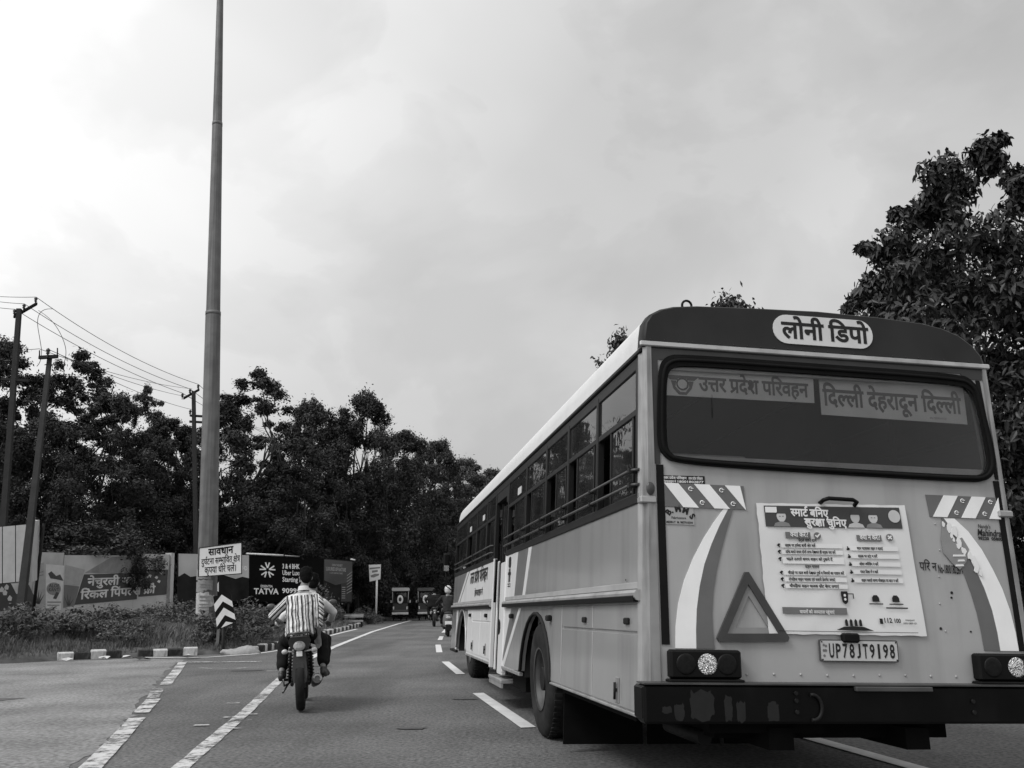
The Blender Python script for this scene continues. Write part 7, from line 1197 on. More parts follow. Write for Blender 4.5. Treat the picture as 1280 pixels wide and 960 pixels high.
# striped shirt cloth: printed stripes across the body, along the sleeves
def stripes():
    m = bpy.data.materials.new('striped_cloth'); m.use_nodes = True; t = m.node_tree; b = t.nodes['Principled BSDF']; b.inputs['Roughness'].default_value = .85; b.inputs['Specular IOR Level'].default_value = .2
    co = nd(t, 'ShaderNodeTexCoord'); sx = nd(t, 'ShaderNodeSeparateXYZ'); t.links.new(co.outputs['Object'], sx.inputs[0])
    nz = nd(t, 'ShaderNodeTexNoise'); nz.inputs['Scale'].default_value = 5; nz.inputs['Detail'].default_value = 2; t.links.new(co.outputs['Object'], nz.inputs['Vector'])
    x = mth(t, 'ADD', mth(t, 'ADD', sx.outputs[0], mth(t, 'MULTIPLY', mth(t, 'SUBTRACT', sx.outputs[2], 1.2), .05)), mth(t, 'MULTIPLY', mth(t, 'SUBTRACT', nz.outputs[0], .5), .05))
    # on the sleeves (|x| large) stripes follow the arm: use the distance across it
    ax = mth(t, 'ABSOLUTE', mth(t, 'SUBTRACT', sx.outputs[0], .03)); slv = mth(t, 'GREATER_THAN', ax, .205)
    v2 = mth(t, 'ADD', mth(t, 'MULTIPLY', ax, .75), mth(t, 'MULTIPLY', sx.outputs[2], .85))
    mixv = nd(t, 'ShaderNodeMix', data_type='FLOAT'); t.links.new(slv, mixv.inputs[0]); t.links.new(x, mixv.inputs[2]); t.links.new(v2, mixv.inputs[3])
    ph = mth(t, 'FRACT', mth(t, 'MULTIPLY', mixv.outputs[0], 8.2)); col = ramp(t, ph, [(0, .74), (.15, .74), (.16, .015), (.28, .015), (.29, .25), (.38, .25), (.39, .74), (.53, .74), (.54, .03), (.62, .03), (.63, .70), (.70, .30), (.80, .30), (.81, .015), (.90, .015), (.91, .74)], 'CONSTANT')
    # yoke at the top: stripes run across
    yk = mth(t, 'GREATER_THAN', sx.outputs[2], 1.375); ph2 = mth(t, 'FRACT', mth(t, 'MULTIPLY', sx.outputs[2], 24.0)); c2 = ramp(t, ph2, [(0, .62), (.55, .62), (.6, .25), (.9, .2)], 'CONSTANT')
    mx = nd(t, 'ShaderNodeMix', data_type='RGBA'); t.links.new(yk, mx.inputs['Factor']); t.links.new(col, mx.inputs['A']); t.links.new(c2, mx.inputs['B']); t.links.new(mx.outputs['Result'], b.inputs['Base Color'])
    n2 = nd(t, 'ShaderNodeTexNoise'); n2.inputs['Scale'].default_value = 9; n2.inputs['Distortion'].default_value = 1.2; t.links.new(co.outputs['Object'], n2.inputs['Vector']); bp2 = nd(t, 'ShaderNodeBump'); bp2.inputs['Strength'].default_value = .7; bp2.inputs['Distance'].default_value = .03; t.links.new(n2.outputs[0], bp2.inputs['Height']); t.links.new(bp2.outputs[0], b.inputs['Normal']); return m
lightshirt = mat('light_shirt', .60, .85, var=.08, scale=6, bump=.6, bscale=9, spec=.2)
# ------------------------------------------------------------ motorcycle (origin: rear wheel contact)
silver = mat('silver_metal', .10, .4, metal=.7, var=.2); paintd = mat('bike_paint', .010, .35, var=.2, coat=.15); smoke = mat('lamp_lens', .42, .25, var=.3, scale=40, coat=.5)
def spokewheel(name, c, rad, wd, par, spokes=True):
    w = part(name, MB().cyl((-wd*.6, 0, 0), (wd*.6, 0, 0), .045, n=14), silver, par, M_=Matrix.Translation(c))
    pr = [(-wd*.38, rad-.075), (-wd*.5, rad-.05), (-wd*.46, rad-.022), (-wd*.22, rad-.003), (0, rad), (wd*.22, rad-.003), (wd*.46, rad-.022), (wd*.5, rad-.05), (wd*.38, rad-.075)]
    part('tyre', MB().lathe(pr, n=36), mat('tyre', .028), w); rm_ = MB().lathe([(-wd*.40, rad-.078), (-wd*.3, rad-.095), (wd*.3, rad-.095), (wd*.40, rad-.078)], n=36)
    for k in range(5): a = 2*PI*k/5; rm_.cyl((0, .03*math.cos(a), .03*math.sin(a)), (0, (rad-.09)*math.cos(a), (rad-.09)*math.sin(a)), .017, n=6)
    part('rim', rm_, silver if not spokes else DARKM, w); return w
def motorcycle(label, loc, rz, group=None, plate=PAPERW):
    t = thing('motorcycle', label, 'motorcycle', loc, rz, group)
    spokewheel('rear_wheel', (0, 0, .305), .305, .105, t); spokewheel('front_wheel', (0, 1.30, .305), .305, .095, t)
    part('swing_arm', MB().tube([(-.10, 0, .305), (-.11, .5, .36)], .022, 6).tube([(.10, 0, .305), (.11, .5, .36)], .022, 6), DARKM, t)
    part('frame', MB().tube([(0, .45, .4), (0, .42, .78), (0, .95, .88), (0, 1.1, .62), (0, .95, .35), (0, .5, .33)], .024, 8).tube([(-.09, -.12, .80), (-.09, .42, .74)], .016, 6).tube([(.09, -.12, .80), (.09, .42, .74)], .016, 6), DARKM, t)
    e = MB().box(-.13, .52, .28, .13, .86, .46, .03).cyl((0, .72, .44), (0, .80, .66), .085, n=14)
    for k in range(6): z = .48+.032*k; e.cyl((0, .735+.36*(z-.44), z), (0, .739+.36*(z-.44), z+.01), .105, n=14)
    part('engine', e, silver, t)
    part('fuel_tank', MB().ell((0, .78, .86), .135, .25, .12, 18, 12).ell((0, .66, .84), .12, .16, .10, 16, 10), paintd, t)
    s = MB(); torso(s, [((0, .28, .77), .10, .34, 0), ((0, .26, .80), .125, .38, 0), ((0, .24, .845), .12, .37, 0), ((0, .24, .865), .09, .33, 0)]); part('seat', s, mat('seat_vinyl', .02, .6, var=.2), t)
    part('tail_cowl', MB().prism([[(-.10, .72), (-.13, .80), (-.11, .86), (.11, .86), (.13, .80), (.10, .72)]], lambda u, v, d: (u, d, v), -.20, .18), paintd, t)
    part('grab_rail', MB().tube([(-.145, .18, .84), (-.15, -.12, .87), (-.12, -.27, .905), (0, -.30, .91), (.12, -.27, .905), (.15, -.12, .87), (.145, .18, .84)], .014, 8).box(-.08, -.30, .885, .08, -.20, .90, .005), silver, t)
    tl = part('tail_light', MB().ell((0, -.21, .755), .072, .035, .058, 14, 10).box(-.05, -.245, .72, .05, -.19, .79, .015), smoke, t)
    part('rear_mudguard', MB().prism([[(-.06, .74), (-.075, .62), (-.09, .44), (-.075, .34), (.075, .34), (.09, .44), (.075, .62), (.06, .74)]], lambda u, v, d: (u, d-(.74-v)*.22, v), -.16, -.14).prism([[(-.045, .56), (-.05, .50), (.05, .50), (.045, .56)]], lambda u, v, d: (u, d-(.74-v)*.22, v), -.172, -.16), mat('mudguard_plastic', .016, .55, var=.2), t)
    part('number_plate', MB().box(-.034, -.215, .635, .034, -.207, .695, .004), plate, t); 
    for s in (-1, 1):
        part('indicator', MB().cyl((s*.06, -.17, .69), (s*.15, -.19, .70), .01, n=6).ell((s*.17, -.195, .70), .038, .03, .03, 10, 8), smoke, t)
        part('shock_absorber', MB().cyl((s*.13, .06, .34), (s*.12, .16, .72), .018, n=8).tube([(s*(.13-.01*k/40)+.034*math.cos(k*1.2), .06+.1*k/40+.034*math.sin(k*1.2), .38+.28*k/40) for k in range(40)], .006, 4), BLACKM, t)
        part('footpeg', MB().cyl((s*.12, .42, .33), (s*.27, .40, .34), .014, n=8), RUBBER, t); part('footpeg', MB().cyl((s*.12, .12, .36), (s*.26, .10, .37), .012, n=8), RUBBER, t)
        part('fork', MB().cyl((s*.075, 1.30, .305), (s*.085, 1.04, .95), .020, n=8), silver, t)
        mr_ = part('mirror', MB().ell((s*.40, .93, 1.235), .058, .016, .038, 14, 8).tube([(s*.27, .97, 1.03), (s*.32, .96, 1.12), (s*.38, .94, 1.22)], .007, 6), silver, t)
    part('handlebar', MB().tube([(-.38, .86, 1.0), (-.27, .95, 1.03), (-.1, 1.02, .98), (.1, 1.02, .98), (.27, .95, 1.03), (.38, .86, 1.0)], .013, 8).cyl((-.40, .845, .995), (-.28, .94, 1.02), .019, n=8).cyl((.28, .94, 1.02), (.40, .845, .995), .019, n=8), BLACKM, t)
    part('headlight', MB().ell((0, 1.12, .93), .10, .09, .10, 16, 10), paintd, t); part('front_mudguard', MB().prism([[(-.055, 0), (-.055, .01), (.055, .01), (.055, 0)]], lambda u, v, d: (u, 1.30+(.325+v)*math.cos(d), .305+(.325+v)*math.sin(d)), .3, .31), paintd, t)
    part('exhaust', MB().tube([(.10, .8, .40), (.13, .6, .26), (.15, .2, .27), (.19, -.02, .33), (.20, -.22, .37)], .04, 12, taper=[.022, .022, .03, .058, .064]).cyl((.20, -.22, .37), (.202, -.25, .375), .064, .054, 14), mat('exhaust_metal', .10, .45, metal=.6, var=.3), t); part('exhaust_tip', MB().lathe([(0, .054), (.012, .054), (.012, .030), (0, .030)], (.202, -.264, .377), (0, 1, .0), 14), smoke, t)
    part('side_stand', MB().tube([(-.12, .38, .34), (-.17, .2, .28), (-.21, .06, .22)], .013, 6).tube([(-.12, .1, .33), (-.19, .0, .30), (-.20, .0, .38)], .011, 6), silver, t)
    part('chain_guard', MB().box(-.10, .05, .34, -.08, .5, .40, .004), DARKM, t); return t
bx0, by0, brz, LN = -2.44, 10.37, .20, -.062
bike = motorcycle('dark motorcycle carrying two riders, seen from behind on the left lane', (bx0, by0, .012), brz); bike.rotation_euler = (0, LN, brz); bike.scale = (.95, .95, .95)
J1 = dict(head=(.075, .27, 1.60), htilt=(-.12, .05), hyaw=.15, neck=(.045, .22, 1.455), chest=(.02, .19, 1.20), pelvis=(.0, .14, .94), sw=1.12, hem=.06,
  lsh=(-.150, .20, 1.315), lel=(-.345, .30, 1.15), lwr=(-.30, .52, 1.08), lhd=(.25, 1, -.2), lsl=.62, rsh=(.225, .20, 1.315), rel=(.245, .12, 1.10), rwr=(.225, .17, .865), rhd=(-.02, .05, -1), rgrip=False, rsl=.45,
  lhp=(-.10, .18, .88), lkn=(-.225, .50, .80), lan=(-.235, .20, .46), ltoe=(-.25, .33, .37), rhp=(.12, .18, .88), rkn=(.27, .48, .80), ran=(.27, .18, .47), rtoe=(.30, .31, .38))
J2 = dict(head=(.155, .72, 1.53), htilt=(-.15, .0), neck=(.13, .66, 1.39), chest=(.10, .58, 1.16), pelvis=(.0, .52, .90), sw=1.0, hem=.06,
  lsh=(-.05, .64, 1.26), lel=(-.25, .74, 1.10), lwr=(-.325, .86, 1.035), lhd=(-.15, .55, -.2), lsl=.8, rsh=(.28, .62, 1.26), rel=(.42, .68, 1.13), rwr=(.365, .84, 1.035), rhd=(-.1, .55, -.2), rsl=.9,
  lhp=(-.10, .56, .86), lkn=(-.26, .88, .76), lan=(-.235, .60, .44), ltoe=(-.25, .74, .345), rhp=(.12, .56, .86), rkn=(.31, .84, .78), ran=(.28, .55, .46), rtoe=(.32, .68, .36))
person('passenger in a boldly striped shirt riding pillion on the near motorcycle', (bx0, by0, .012), brz, J1, stripes(), .0095, scale=.93, lean=LN)
person('rider in a plain light shirt steering the near motorcycle, mostly hidden by the passenger', (bx0, by0, .012), brz, J2, lightshirt, .0105, scale=.93, lean=LN)
# far motorcycle and rider in a dark jacket
p = at(543, 784.5, 43); b2 = motorcycle('small distant motorcycle ridden by a man in a dark jacket', (p.x, p.y, .012), .13)
JF = dict(head=(0, .50, 1.52), neck=(0, .44, 1.42), chest=(0, .38, 1.19), pelvis=(0, .34, .92), sw=1.9, hem=.08, lsh=(-.22, .42, 1.37), lel=(-.38, .58, 1.13), lwr=(-.34, .82, 1.04), lhd=(0, .5, -.2), rsh=(.22, .42, 1.37), rel=(.38, .58, 1.13), rwr=(.34, .82, 1.04), rhd=(0, .5, -.2),
  lhp=(-.11, .38, .88), lkn=(-.26, .74, .80), lan=(-.24, .44, .42), ltoe=(-.25, .6, .34), rhp=(.11, .38, .88), rkn=(.26, .74, .80), ran=(.24, .44, .42), rtoe=(.25, .6, .34))
person('distant man in a bulky dark jacket riding away between the rickshaw and the scooter', (p.x, p.y, .012), .13, JF, mat('dark_jacket', .010, .8, var=.2, spec=.15), .03, scale=1.08)
# scooter with a helmeted rider, half hidden by the bus
p = at(560, 797, 31.0); sc0 = thing('scooter', 'distant scooter with a pale rear panel half hidden by the front of the bus', 'scooter', (p.x, p.y, .012), .12)
spokewheel('rear_wheel', (0, 0, .22), .22, .1, sc0); spokewheel('front_wheel', (0, 1.22, .22), .22, .09, sc0)
s = MB(); torso(s, [((0, .10, .32), .12, .20, 0), ((0, .12, .48), .19, .34, 0), ((0, .14, .66), .18, .38, 0), ((0, .16, .76), .13, .36, 0)]); fuse('body_panel', s, .03, mat('scooter_paint', .14, .4, coat=.2), sc0, 3)
part('tail_light', MB().ell((0, -.24, .64), .09, .03, .045), smoke, sc0); part('number_plate', MB().box(-.12, -.26, .40, .12, -.25, .52, .004), PAPERW, sc0)
part('seat', MB().ell((0, .22, .79), .14, .38, .06), mat('seat_vinyl', .02), sc0); part('front_shield', MB().box(-.2, .95, .3, .2, 1.0, .95, .02), mat('scooter_paint', .35), sc0); part('footboard', MB().box(-.16, .4, .24, .16, 1.0, .32, .02), DARKM, sc0)
part('handlebar', MB().tube([(-.34, .84, 1.0), (0, .95, 1.02), (.34, .84, 1.0)], .016, 6), BLACKM, sc0); part('mudguard', MB().box(-.09, -.3, .2, .09, -.12, .42, .02), DARKM, sc0)
for s_ in (-1, 1): part('mirror', MB().tube([(s_*.25, .88, 1.02), (s_*.34, .87, 1.2)], .01, 5).ell((s_*.36, .86, 1.24), .05, .02, .04), BLACKM, sc0)
JS = dict(JF); JS.update(pelvis=(0, .24, .88), chest=(0, .27, 1.16), neck=(0, .30, 1.42), head=(0, .34, 1.57), sw=1.1, lkn=(-.2, .62, .70), rkn=(.2, .62, .70), lan=(-.2, .60, .40), ran=(.2, .60, .40), ltoe=(-.2, .75, .34), rtoe=(.2, .75, .34), lsh=(-.2, .30, 1.34), rsh=(.2, .30, 1.34), lhp=(-.11, .26, .86), rhp=(.11, .26, .86))
person('distant scooter rider in a pale helmet beside the front of the bus', (p.x, p.y, .012), .12, JS, mat('dark_shirt', .014, .8, var=.3), .03, helmet=mat('helmet_pale', .55, .3, coat=.5))
# ------------------------------------------------------------ auto rickshaws seen from behind
def rickshaw(label, loc, rz, canopy, cover, group='auto rickshaws driving ahead'):
    t = thing('auto_rickshaw', label, 'auto rickshaw', loc, rz, group)
    for x in (-.50, .50):
        w = part('rear_wheel', MB().lathe([(-.05, .15), (-.055, .2), (-.03, .225), (.03, .225), (.055, .2), (.05, .15)], (x, .2, .225), n=20), mat('tyre', .028), t); part('rim', MB().lathe([(-.03, .15), (0, .1), (0, .001)], (x, .2, .225), n=14), silver, w)
    part('front_wheel', MB().lathe([(-.05, .1), (-.055, .2), (-.03, .225), (.03, .225), (.055, .2), (.05, .1)], (0, 2.1, .225), n=20), mat('tyre', .028), t)
    part('body_panel', MB().box(-.60, .02, .42, .60, .10, .95, .02).box(-.62, .0, .42, -.56, 1.9, .8, .02).box(.56, .0, .42, .62, 1.9, .8, .02).box(-.6, 0, .35, .6, 2.0, .44, .02), mat('rickshaw_paint', .02, .4, var=.3), t)
    part('bumper', MB().box(-.64, -.10, .34, .64, -.02, .46, .02), cover, t); part('lower_band', MB().box(-.6, -.01, .50, .6, .015, .60), mat('rick_grey', .07, .5), t)
    part('canopy', MB().prism([rrect(-.68, 1.62, .68, 1.80, .08, 4)], lambda u, v, d: (u, d, v), -.10, 2.0), canopy, t); part('canopy_back', MB().prism([[(-.60, .95), (.60, .95), (.62, 1.64), (-.62, 1.64)], [(-.45, 1.25), (-.45, 1.55), (.45, 1.55), (.45, 1.25)]], lambda u, v, d: (u, d, v), .03, .07), mat('rick_canvas', .006, .9), t)
    for x in (-.60, .60):
        for y in (.05, 1.1, 1.9): part('canopy_post', MB().cyl((x, y, .8), (x, y, 1.7), .02, n=6), DARKM, t)
    sp_ = part('spare_wheel', MB().lathe([(-.05, .12), (-.06, .18), (-.04, .235), (.04, .235), (.06, .18), (.05, .12)], (-.02, -.06, 1.16), (0, 1, 0), 24), mat('wheel_cover', .8, .5, var=.1), t); part('rim', MB().lathe([(-.03, .13), (-.05, .1), (-.05, .001)], (-.02, -.06, 1.16), (0, 1, 0), 18), mat('hub_grey', .03, .5), sp_)
    for s in (-1, 1): part('tail_lamp', MB().box(s*.52-.05, -.04, .62, s*.52+.05, .02, .78, .01), mat('rick_lamp', .6, .3), t); part('side_mirror', MB().box(s*.74-.06, .3, .98, s*.74+.06, .34, 1.12, .01), mat('rick_mirror', .5, .3), t); part('side_rail', MB().cyl((s*.60, -.02, 1.0), (s*.62, -.02, 1.6), .03, n=6), mat('rick_rail', .35, .4), t); part('mud_or_shade_flap', MB().box(s*.5-.1, -.04, .14, s*.5+.1, -.02, .33), RUBBER, t)
    part('seat', MB().box(-.52, .3, .8, .52, .45, 1.25, .04).box(-.5, .3, .6, .5, .8, .82, .04), mat('rick_seat', .06, .7), t); part('number_plate', MB().box(-.2, -.115, .37, .2, -.105, .43), mat('rick_plate', .5, .5), t)
    part('windscreen', MB().box(-.55, 1.95, .9, .55, 1.96, 1.6), glassmat('rick_glass', .7), t); part('axle', MB().cyl((-.5, .2, .225), (.5, .2, .225), .03, n=6).cyl((.15, .2, .1), (.15, .25, .4), .07), DARKM, t); return t
p = at(500, 775, 57); rickshaw('left auto rickshaw, with a white-edged canopy and a white spare wheel on its back', (p.x, p.y, .012), .10, mat('canopy_pale', .45, .6, var=.1), mat('bumper_pale', .6, .5)).scale = (.82, 1, 1.15)
p = at(532, 774.5, 58); rickshaw('right auto rickshaw, with a dark canopy, partly behind the jacketed rider', (p.x, p.y, .012), .10, mat('canopy_dark', .07, .6, var=.2), mat('bumper_pale', .6)).scale = (.82, 1, 1.15)

# ------------------------------------------------------------ trees
def limbs(mb, p, d, L_, r_, dep, rr, tips, spread=.55):
    n = 3; P = [p]; q = p; dd = d
    for k in range(n):
        dd = (dd+Vector((rr.uniform(-.15, .15), rr.uniform(-.15, .15), rr.uniform(-.02, .12)))).normalized(); q = q+dd*(L_/n); P.append(q)
    mb.tube(P, r_, 6, taper=[r_*(1-.45*k/n) for k in range(n+1)])
    if dep == 0: tips.append(q); return
    for k in range(rr.choice((2, 3)) if dep > 1 else 3):
        a = rr.uniform(0, 2*PI); s = rr.uniform(.35, .9)*spread*1.4; nd_ = (dd+Vector((math.cos(a)*s, math.sin(a)*s, rr.uniform(-.1, .35)))).normalized(); limbs(mb, q, nd_, L_*rr.uniform(.6, .8), r_*.55, dep-1, rr, tips, spread)
def treevar(seed, H=12, rx=3.6, low=.25, per=300, nc=60, size=.17, kind=0, m_=leafd, trunkL=.30, spread=.5, crad=(.6, 1.25), droop=0, flat=.75, hollow=.5):
    rr = random.Random(seed); mb = MB(); tips = []
    for k in range(1): limbs(mb, Vector((0, 0, -.4)), Vector((0, 0, 1)), H*trunkL, H*.018, 3, rr, tips, spread)
    cs = []; rs_ = []
    for k in range(nc):
        a = rr.uniform(0, 2*PI); u = rr.random(); z = H*(low+(1-low)*(u**.9)); tz = (z/H-low)/(1-low); w = rx*(math.sin(PI*min(1, .18+tz*.82))**.6)*rr.uniform(.35, 1.0)
        cs.append((math.cos(a)*w, math.sin(a)*w, z-.4)); rs_.append(rr.uniform(*crad)*(1-.35*tz))
    for t_ in tips:
        if rr.random() < .0: cs.append(tuple(t_)); rs_.append(rr.uniform(*crad)*.7)
    for c in rr.sample(cs, min(18, len(cs))):     # twigs out to the clumps
        b = min(tips, key=lambda q: (q-Vector(c)).length); mb.tube([b, b.lerp(Vector(c), .5)+Vector((0, 0, -.2)), Vector(c)], .03, 4, taper=[.04, .028, .01])
    lm = leafmesh('crown', [leaves(cs, rs_, per, size, flat, droop, .35, kind, seed, hollow)], m_)
    tm = mb.mesh('trunk', bark); return lm, tm
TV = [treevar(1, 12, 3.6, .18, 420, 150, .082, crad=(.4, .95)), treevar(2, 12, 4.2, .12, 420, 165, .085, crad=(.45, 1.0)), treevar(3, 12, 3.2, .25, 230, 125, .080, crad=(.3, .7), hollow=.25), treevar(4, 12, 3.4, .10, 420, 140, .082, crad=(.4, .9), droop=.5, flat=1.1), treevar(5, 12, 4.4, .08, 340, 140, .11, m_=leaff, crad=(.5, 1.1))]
def tree(label, px, top, Y, v, wsc=1.0, rz=0, name='roadside_tree', group=None, base_z=None):
    p = at(px, top, Y); z0 = float(vh(p.x, p.y)) if base_z is None else base_z; H = p.z-z0; s = H/(11.9 if v != 5 else 8.6)
    t = thing(name, label, 'tree', (p.x, p.y, z0), rz, group); t.scale = (s*wsc, s*wsc, s); link('crown', TV[v][0], t); link('trunk', TV[v][1], t); return t
for a in [
 ('leftmost tall dark tree behind the leftmost utility pole', 6, 424, 40, 0, .9, 0),
 ('dark tree filling the left edge behind the blank hoarding', -45, 470, 36, 1, .9, 1),
 ('dark tree with a pointed loose top right of the shorter concrete pole', 105, 436, 44, 2, 1.0, 2.0),
 ('dense round-topped dark tree left of centre of the left wood', 142, 488, 41, 1, .95, .5),
 ('sparse tree tuft standing just above the round-topped tree', 186, 480, 49, 2, .62, 3.4),
 ('dark tree between the round-topped tree and the farther utility pole', 213, 520, 46, 0, .95, 4.0),
 ('lower dark tree behind the left end of the painted wall', 55, 520, 37, 3, 1.0, 5.0),
 ('low dark tree behind the right end of the painted wall', 190, 575, 46, 1, 1.2, 2.6),
 ('tall airy tree directly right of the lamp pole', 325, 459, 50, 2, 1.1, 1.2),
 ('dark tree behind the lamp pole', 283, 500, 55, 0, .9, 2.2),
 ('dark tree between the airy tree and the crooked-topped one', 392, 500, 57, 3, .95, .3),
 ('crooked-topped dark tree right of the airy tree', 455, 490, 60, 3, .95, 4.4),
 ('dense lower dark tree below the crooked-topped one', 420, 560, 57, 1, 1.05, 3.1),
 ('drooping tree above the black hoarding', 352, 575, 49, 3, 1.35, 5.7),
 ('rounded dark tree above the small roadside sign', 507, 536, 66, 1, .85, 1.9),
 ('narrow dark tree stepping down toward the bus roof', 547, 548, 74, 0, .8, .9),
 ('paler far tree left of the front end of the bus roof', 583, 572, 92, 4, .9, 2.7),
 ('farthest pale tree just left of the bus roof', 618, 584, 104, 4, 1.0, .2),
 ('dark tree overhanging the auto rickshaws', 470, 610, 70, 1, 1.2, 2.2),
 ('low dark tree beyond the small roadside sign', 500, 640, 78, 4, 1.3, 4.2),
 ('dark low tree behind the building hoarding', 430, 640, 63, 1, 1.3, .2),
 ('dark low tree behind the landscape hoarding', 262, 610, 50, 1, 1.3, 2.9)]:
    tree(*a)
for a in [
 ('dark roadside tree beyond the windscreen end of the bus', 560, 622, 82, 0, 1.3, 2.0), ('tree on the right verge past the front of the bus', 640, 590, 88, 1, 1.1, 0), ('tree on the right verge hidden mostly by the bus', 720, 590, 70, 3, 1.1, 1)]:
    tree(*a)
# tree tops that show over the bus roof
p = at(905, 374, 24); TV.append(treevar(9, 9, 3.2, .3, 240, 46, .10, crad=(.5, .9)))
tree('tree behind the bus whose twig tips show above the dark dome', 912, 385, 24, 5, .75, 1.0, 'roadside_tree', base_z=.3)
tree('tree behind the bus whose twig tips show beyond the white roof edge', 778, 431, 27, 5, .7, 2.4, 'roadside_tree', base_z=.3)
# big broad-leaved tree on the right
rr = random.Random(31); H = 7.7; mb = MB(); tips = []
limbs(mb, Vector((.3, 1.0, -.3)), Vector((-.05, 0, 1)), 1.6, .16, 2, rr, tips, .5)
cs = []; rs_ = []
c0 = at(1210, 420, 12.6)
def addc(px, py, Y, r_): q = at(px, py, Y); cs.append((q.x-7.9, q.y-13.2, q.z-.25)); rs_.append(r_)
for px, py, r_ in [(1178, 215, .34), (1228, 192, .27), (1248, 176, .14), (1240, 205, .25), (1200, 235, .40), (1165, 250, .30), (1150, 270, .36), (1120, 268, .18), (1125, 300, .34), (1100, 318, .22), (1150, 330, .5), (1200, 300, .55), (1240, 290, .45), (1275, 255, .35), (1290, 300, .5), (1095, 355, .28), (1075, 372, .16), (1110, 380, .35), (1150, 390, .5), (1200, 370, .6), (1250, 360, .6), (1290, 390, .7), (1130, 345, .4), (1080, 310, .1), (1270, 225, .25), (1185, 270, .4), (1300, 240, .4), (1063, 385, .12), (1262, 320, .45)]:
    addc(px, py, 12.4+rr.uniform(-.6, .9), r_)
for k in range(125): addc(rr.uniform(1090, 1420), rr.uniform(330, 760), rr.uniform(11.7, 15.5), rr.uniform(.45, .8))
for k in range(22): addc(rr.uniform(1240, 1420), rr.uniform(440, 700), rr.uniform(11.3, 12.2), rr.uniform(.3, .5))
lm = leafmesh('crown', [leaves(cs, rs_, 430, .060, .9, .55, .45, 1, 77, .4, .0)], leafbig)
for c in cs[40:62]:
    b = min(tips, key=lambda q: (q-Vector(c)).length); mb.tube([b, (b+Vector(c))*.5+Vector((0, 0, .15)), Vector(c)], .02, 5, taper=[.035, .022, .008])
bt = thing('broad_leaved_tree', 'big dark broad-leaved tree at the right edge behind the bus', 'tree', (7.9, 13.2, .25)); link('crown', lm, bt); part('trunk', mb, bark, bt)
# bushes
BV = []
for v in range(3):
    r_ = random.Random(v+60); cs = []; rs_ = []
    for k in range(26): a = r_.uniform(0, 2*PI); w = r_.uniform(.1, 1.3); cs.append((w*math.cos(a), w*math.sin(a), r_.uniform(.2, 1.5)*(1.15-w*.5))); rs_.append(r_.uniform(.3, .55))
    st = MB()
    for c in cs[:8]: st.tube([(0, 0, -.1), (c[0]*.4, c[1]*.4, c[2]*.5), c], .02, 4)
    BV.append((leafmesh('leaves', [leaves(cs, rs_, 260, .06, .9, .2, .4, 0, 90+v)], leafb), st.mesh('stem', bark)))
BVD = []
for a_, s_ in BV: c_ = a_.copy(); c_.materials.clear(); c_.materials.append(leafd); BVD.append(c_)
def bush(label, px, py, Y, s, v, z0=None, dk=False):
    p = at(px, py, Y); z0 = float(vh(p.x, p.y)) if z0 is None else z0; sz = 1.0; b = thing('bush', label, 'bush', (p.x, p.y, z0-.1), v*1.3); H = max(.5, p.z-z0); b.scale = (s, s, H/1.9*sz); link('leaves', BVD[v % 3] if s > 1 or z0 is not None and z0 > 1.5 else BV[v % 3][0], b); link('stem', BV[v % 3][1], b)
    if z0 > 1.5: part('main_stem', MB().tube([(0, 0, .2), (.1, 1.1/s, -1*1.9/H), (.15, 1.2/s, -2.6*1.9/H)], .06/s, 6), bark, b)
    return b
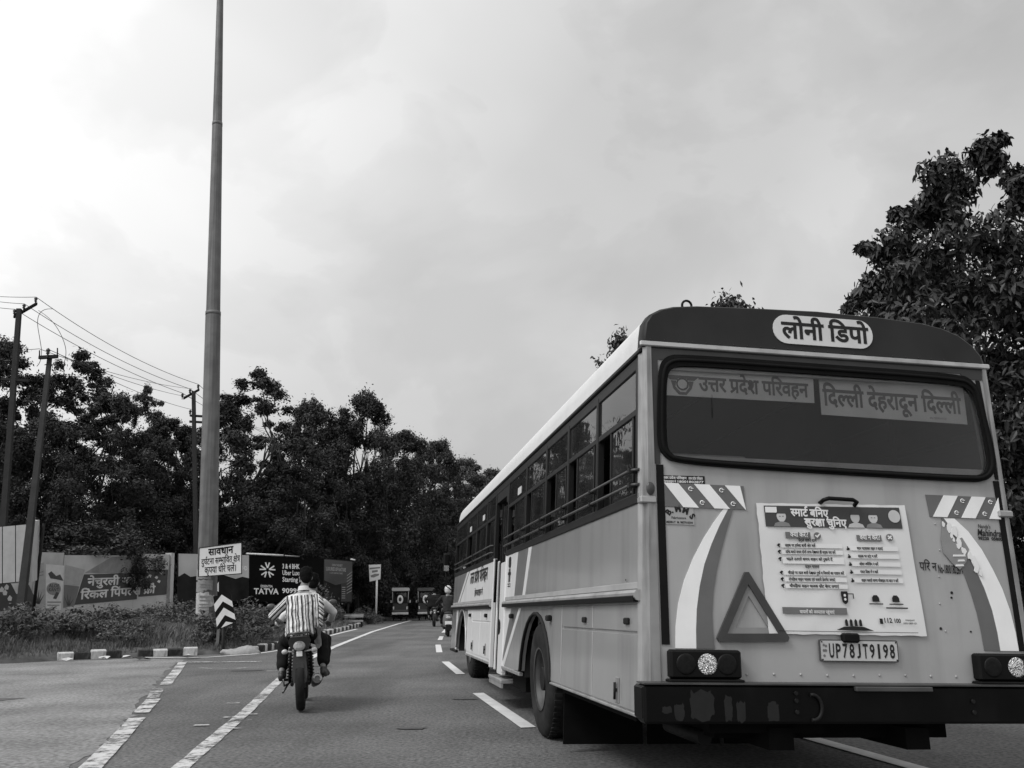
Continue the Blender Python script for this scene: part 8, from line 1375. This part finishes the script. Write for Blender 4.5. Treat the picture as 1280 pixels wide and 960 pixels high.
for a in [('vine-covered bush heaped over the painted wall left of the Hindi words', 112, 640, 33.2, 1.45, 0, 2.95), ('dark bush spilling down over the painted words at the wall end', 160, 650, 34.6, 1.0, 1, 2.45), ('lower dark vine clump hanging over the front of the wall above the words', 174, 688, 34.0, .55, 2, 1.9),
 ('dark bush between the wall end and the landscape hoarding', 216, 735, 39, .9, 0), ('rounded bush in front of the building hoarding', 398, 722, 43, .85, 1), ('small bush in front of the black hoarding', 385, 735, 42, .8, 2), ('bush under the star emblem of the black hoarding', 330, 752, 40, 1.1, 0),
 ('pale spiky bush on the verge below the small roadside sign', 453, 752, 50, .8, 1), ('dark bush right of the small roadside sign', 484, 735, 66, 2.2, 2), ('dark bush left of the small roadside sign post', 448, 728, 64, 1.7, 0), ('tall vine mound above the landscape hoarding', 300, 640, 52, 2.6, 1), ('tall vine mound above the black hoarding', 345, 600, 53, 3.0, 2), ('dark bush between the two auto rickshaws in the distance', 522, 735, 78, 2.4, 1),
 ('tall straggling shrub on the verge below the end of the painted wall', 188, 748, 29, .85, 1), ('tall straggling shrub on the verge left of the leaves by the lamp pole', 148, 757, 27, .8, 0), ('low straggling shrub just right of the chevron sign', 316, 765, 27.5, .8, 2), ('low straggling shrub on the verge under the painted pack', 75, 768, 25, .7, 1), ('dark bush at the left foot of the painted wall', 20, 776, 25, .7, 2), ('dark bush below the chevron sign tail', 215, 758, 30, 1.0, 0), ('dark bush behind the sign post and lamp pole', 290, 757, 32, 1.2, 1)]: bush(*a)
# distant wood behind everything, one mass
fr_ = np.random.default_rng(8); n = 420
Xf = fr_.uniform(-95, 45, n); Yf = 100+fr_.uniform(-10, 40, n)-np.abs(Xf)*.25; Zf = fr_.uniform(0, 8.5, n)
keep = ~((Xf > -22) & (Xf < 4) & (Yf < 112)); Xf, Yf, Zf = Xf[keep], Yf[keep], Zf[keep]
X2 = fr_.uniform(-75, -14, 260); Y2_ = fr_.uniform(54, 72, 260); Z2 = fr_.uniform(.8, 6, 260)
cs = np.stack([np.concatenate([Xf, X2]), np.concatenate([Yf, Y2_]), np.concatenate([Zf, Z2])], -1); lm = leafmesh('distant_wood', [leaves(cs, fr_.uniform(1.5, 2.8, len(cs)), 120, .36, .9, 0, .35, 0, 5, .3)], leafd)
tag(link('distant_wood', lm), 'dark mass of distant wood closing the view behind the roadside trees', 'wood', kind='stuff')
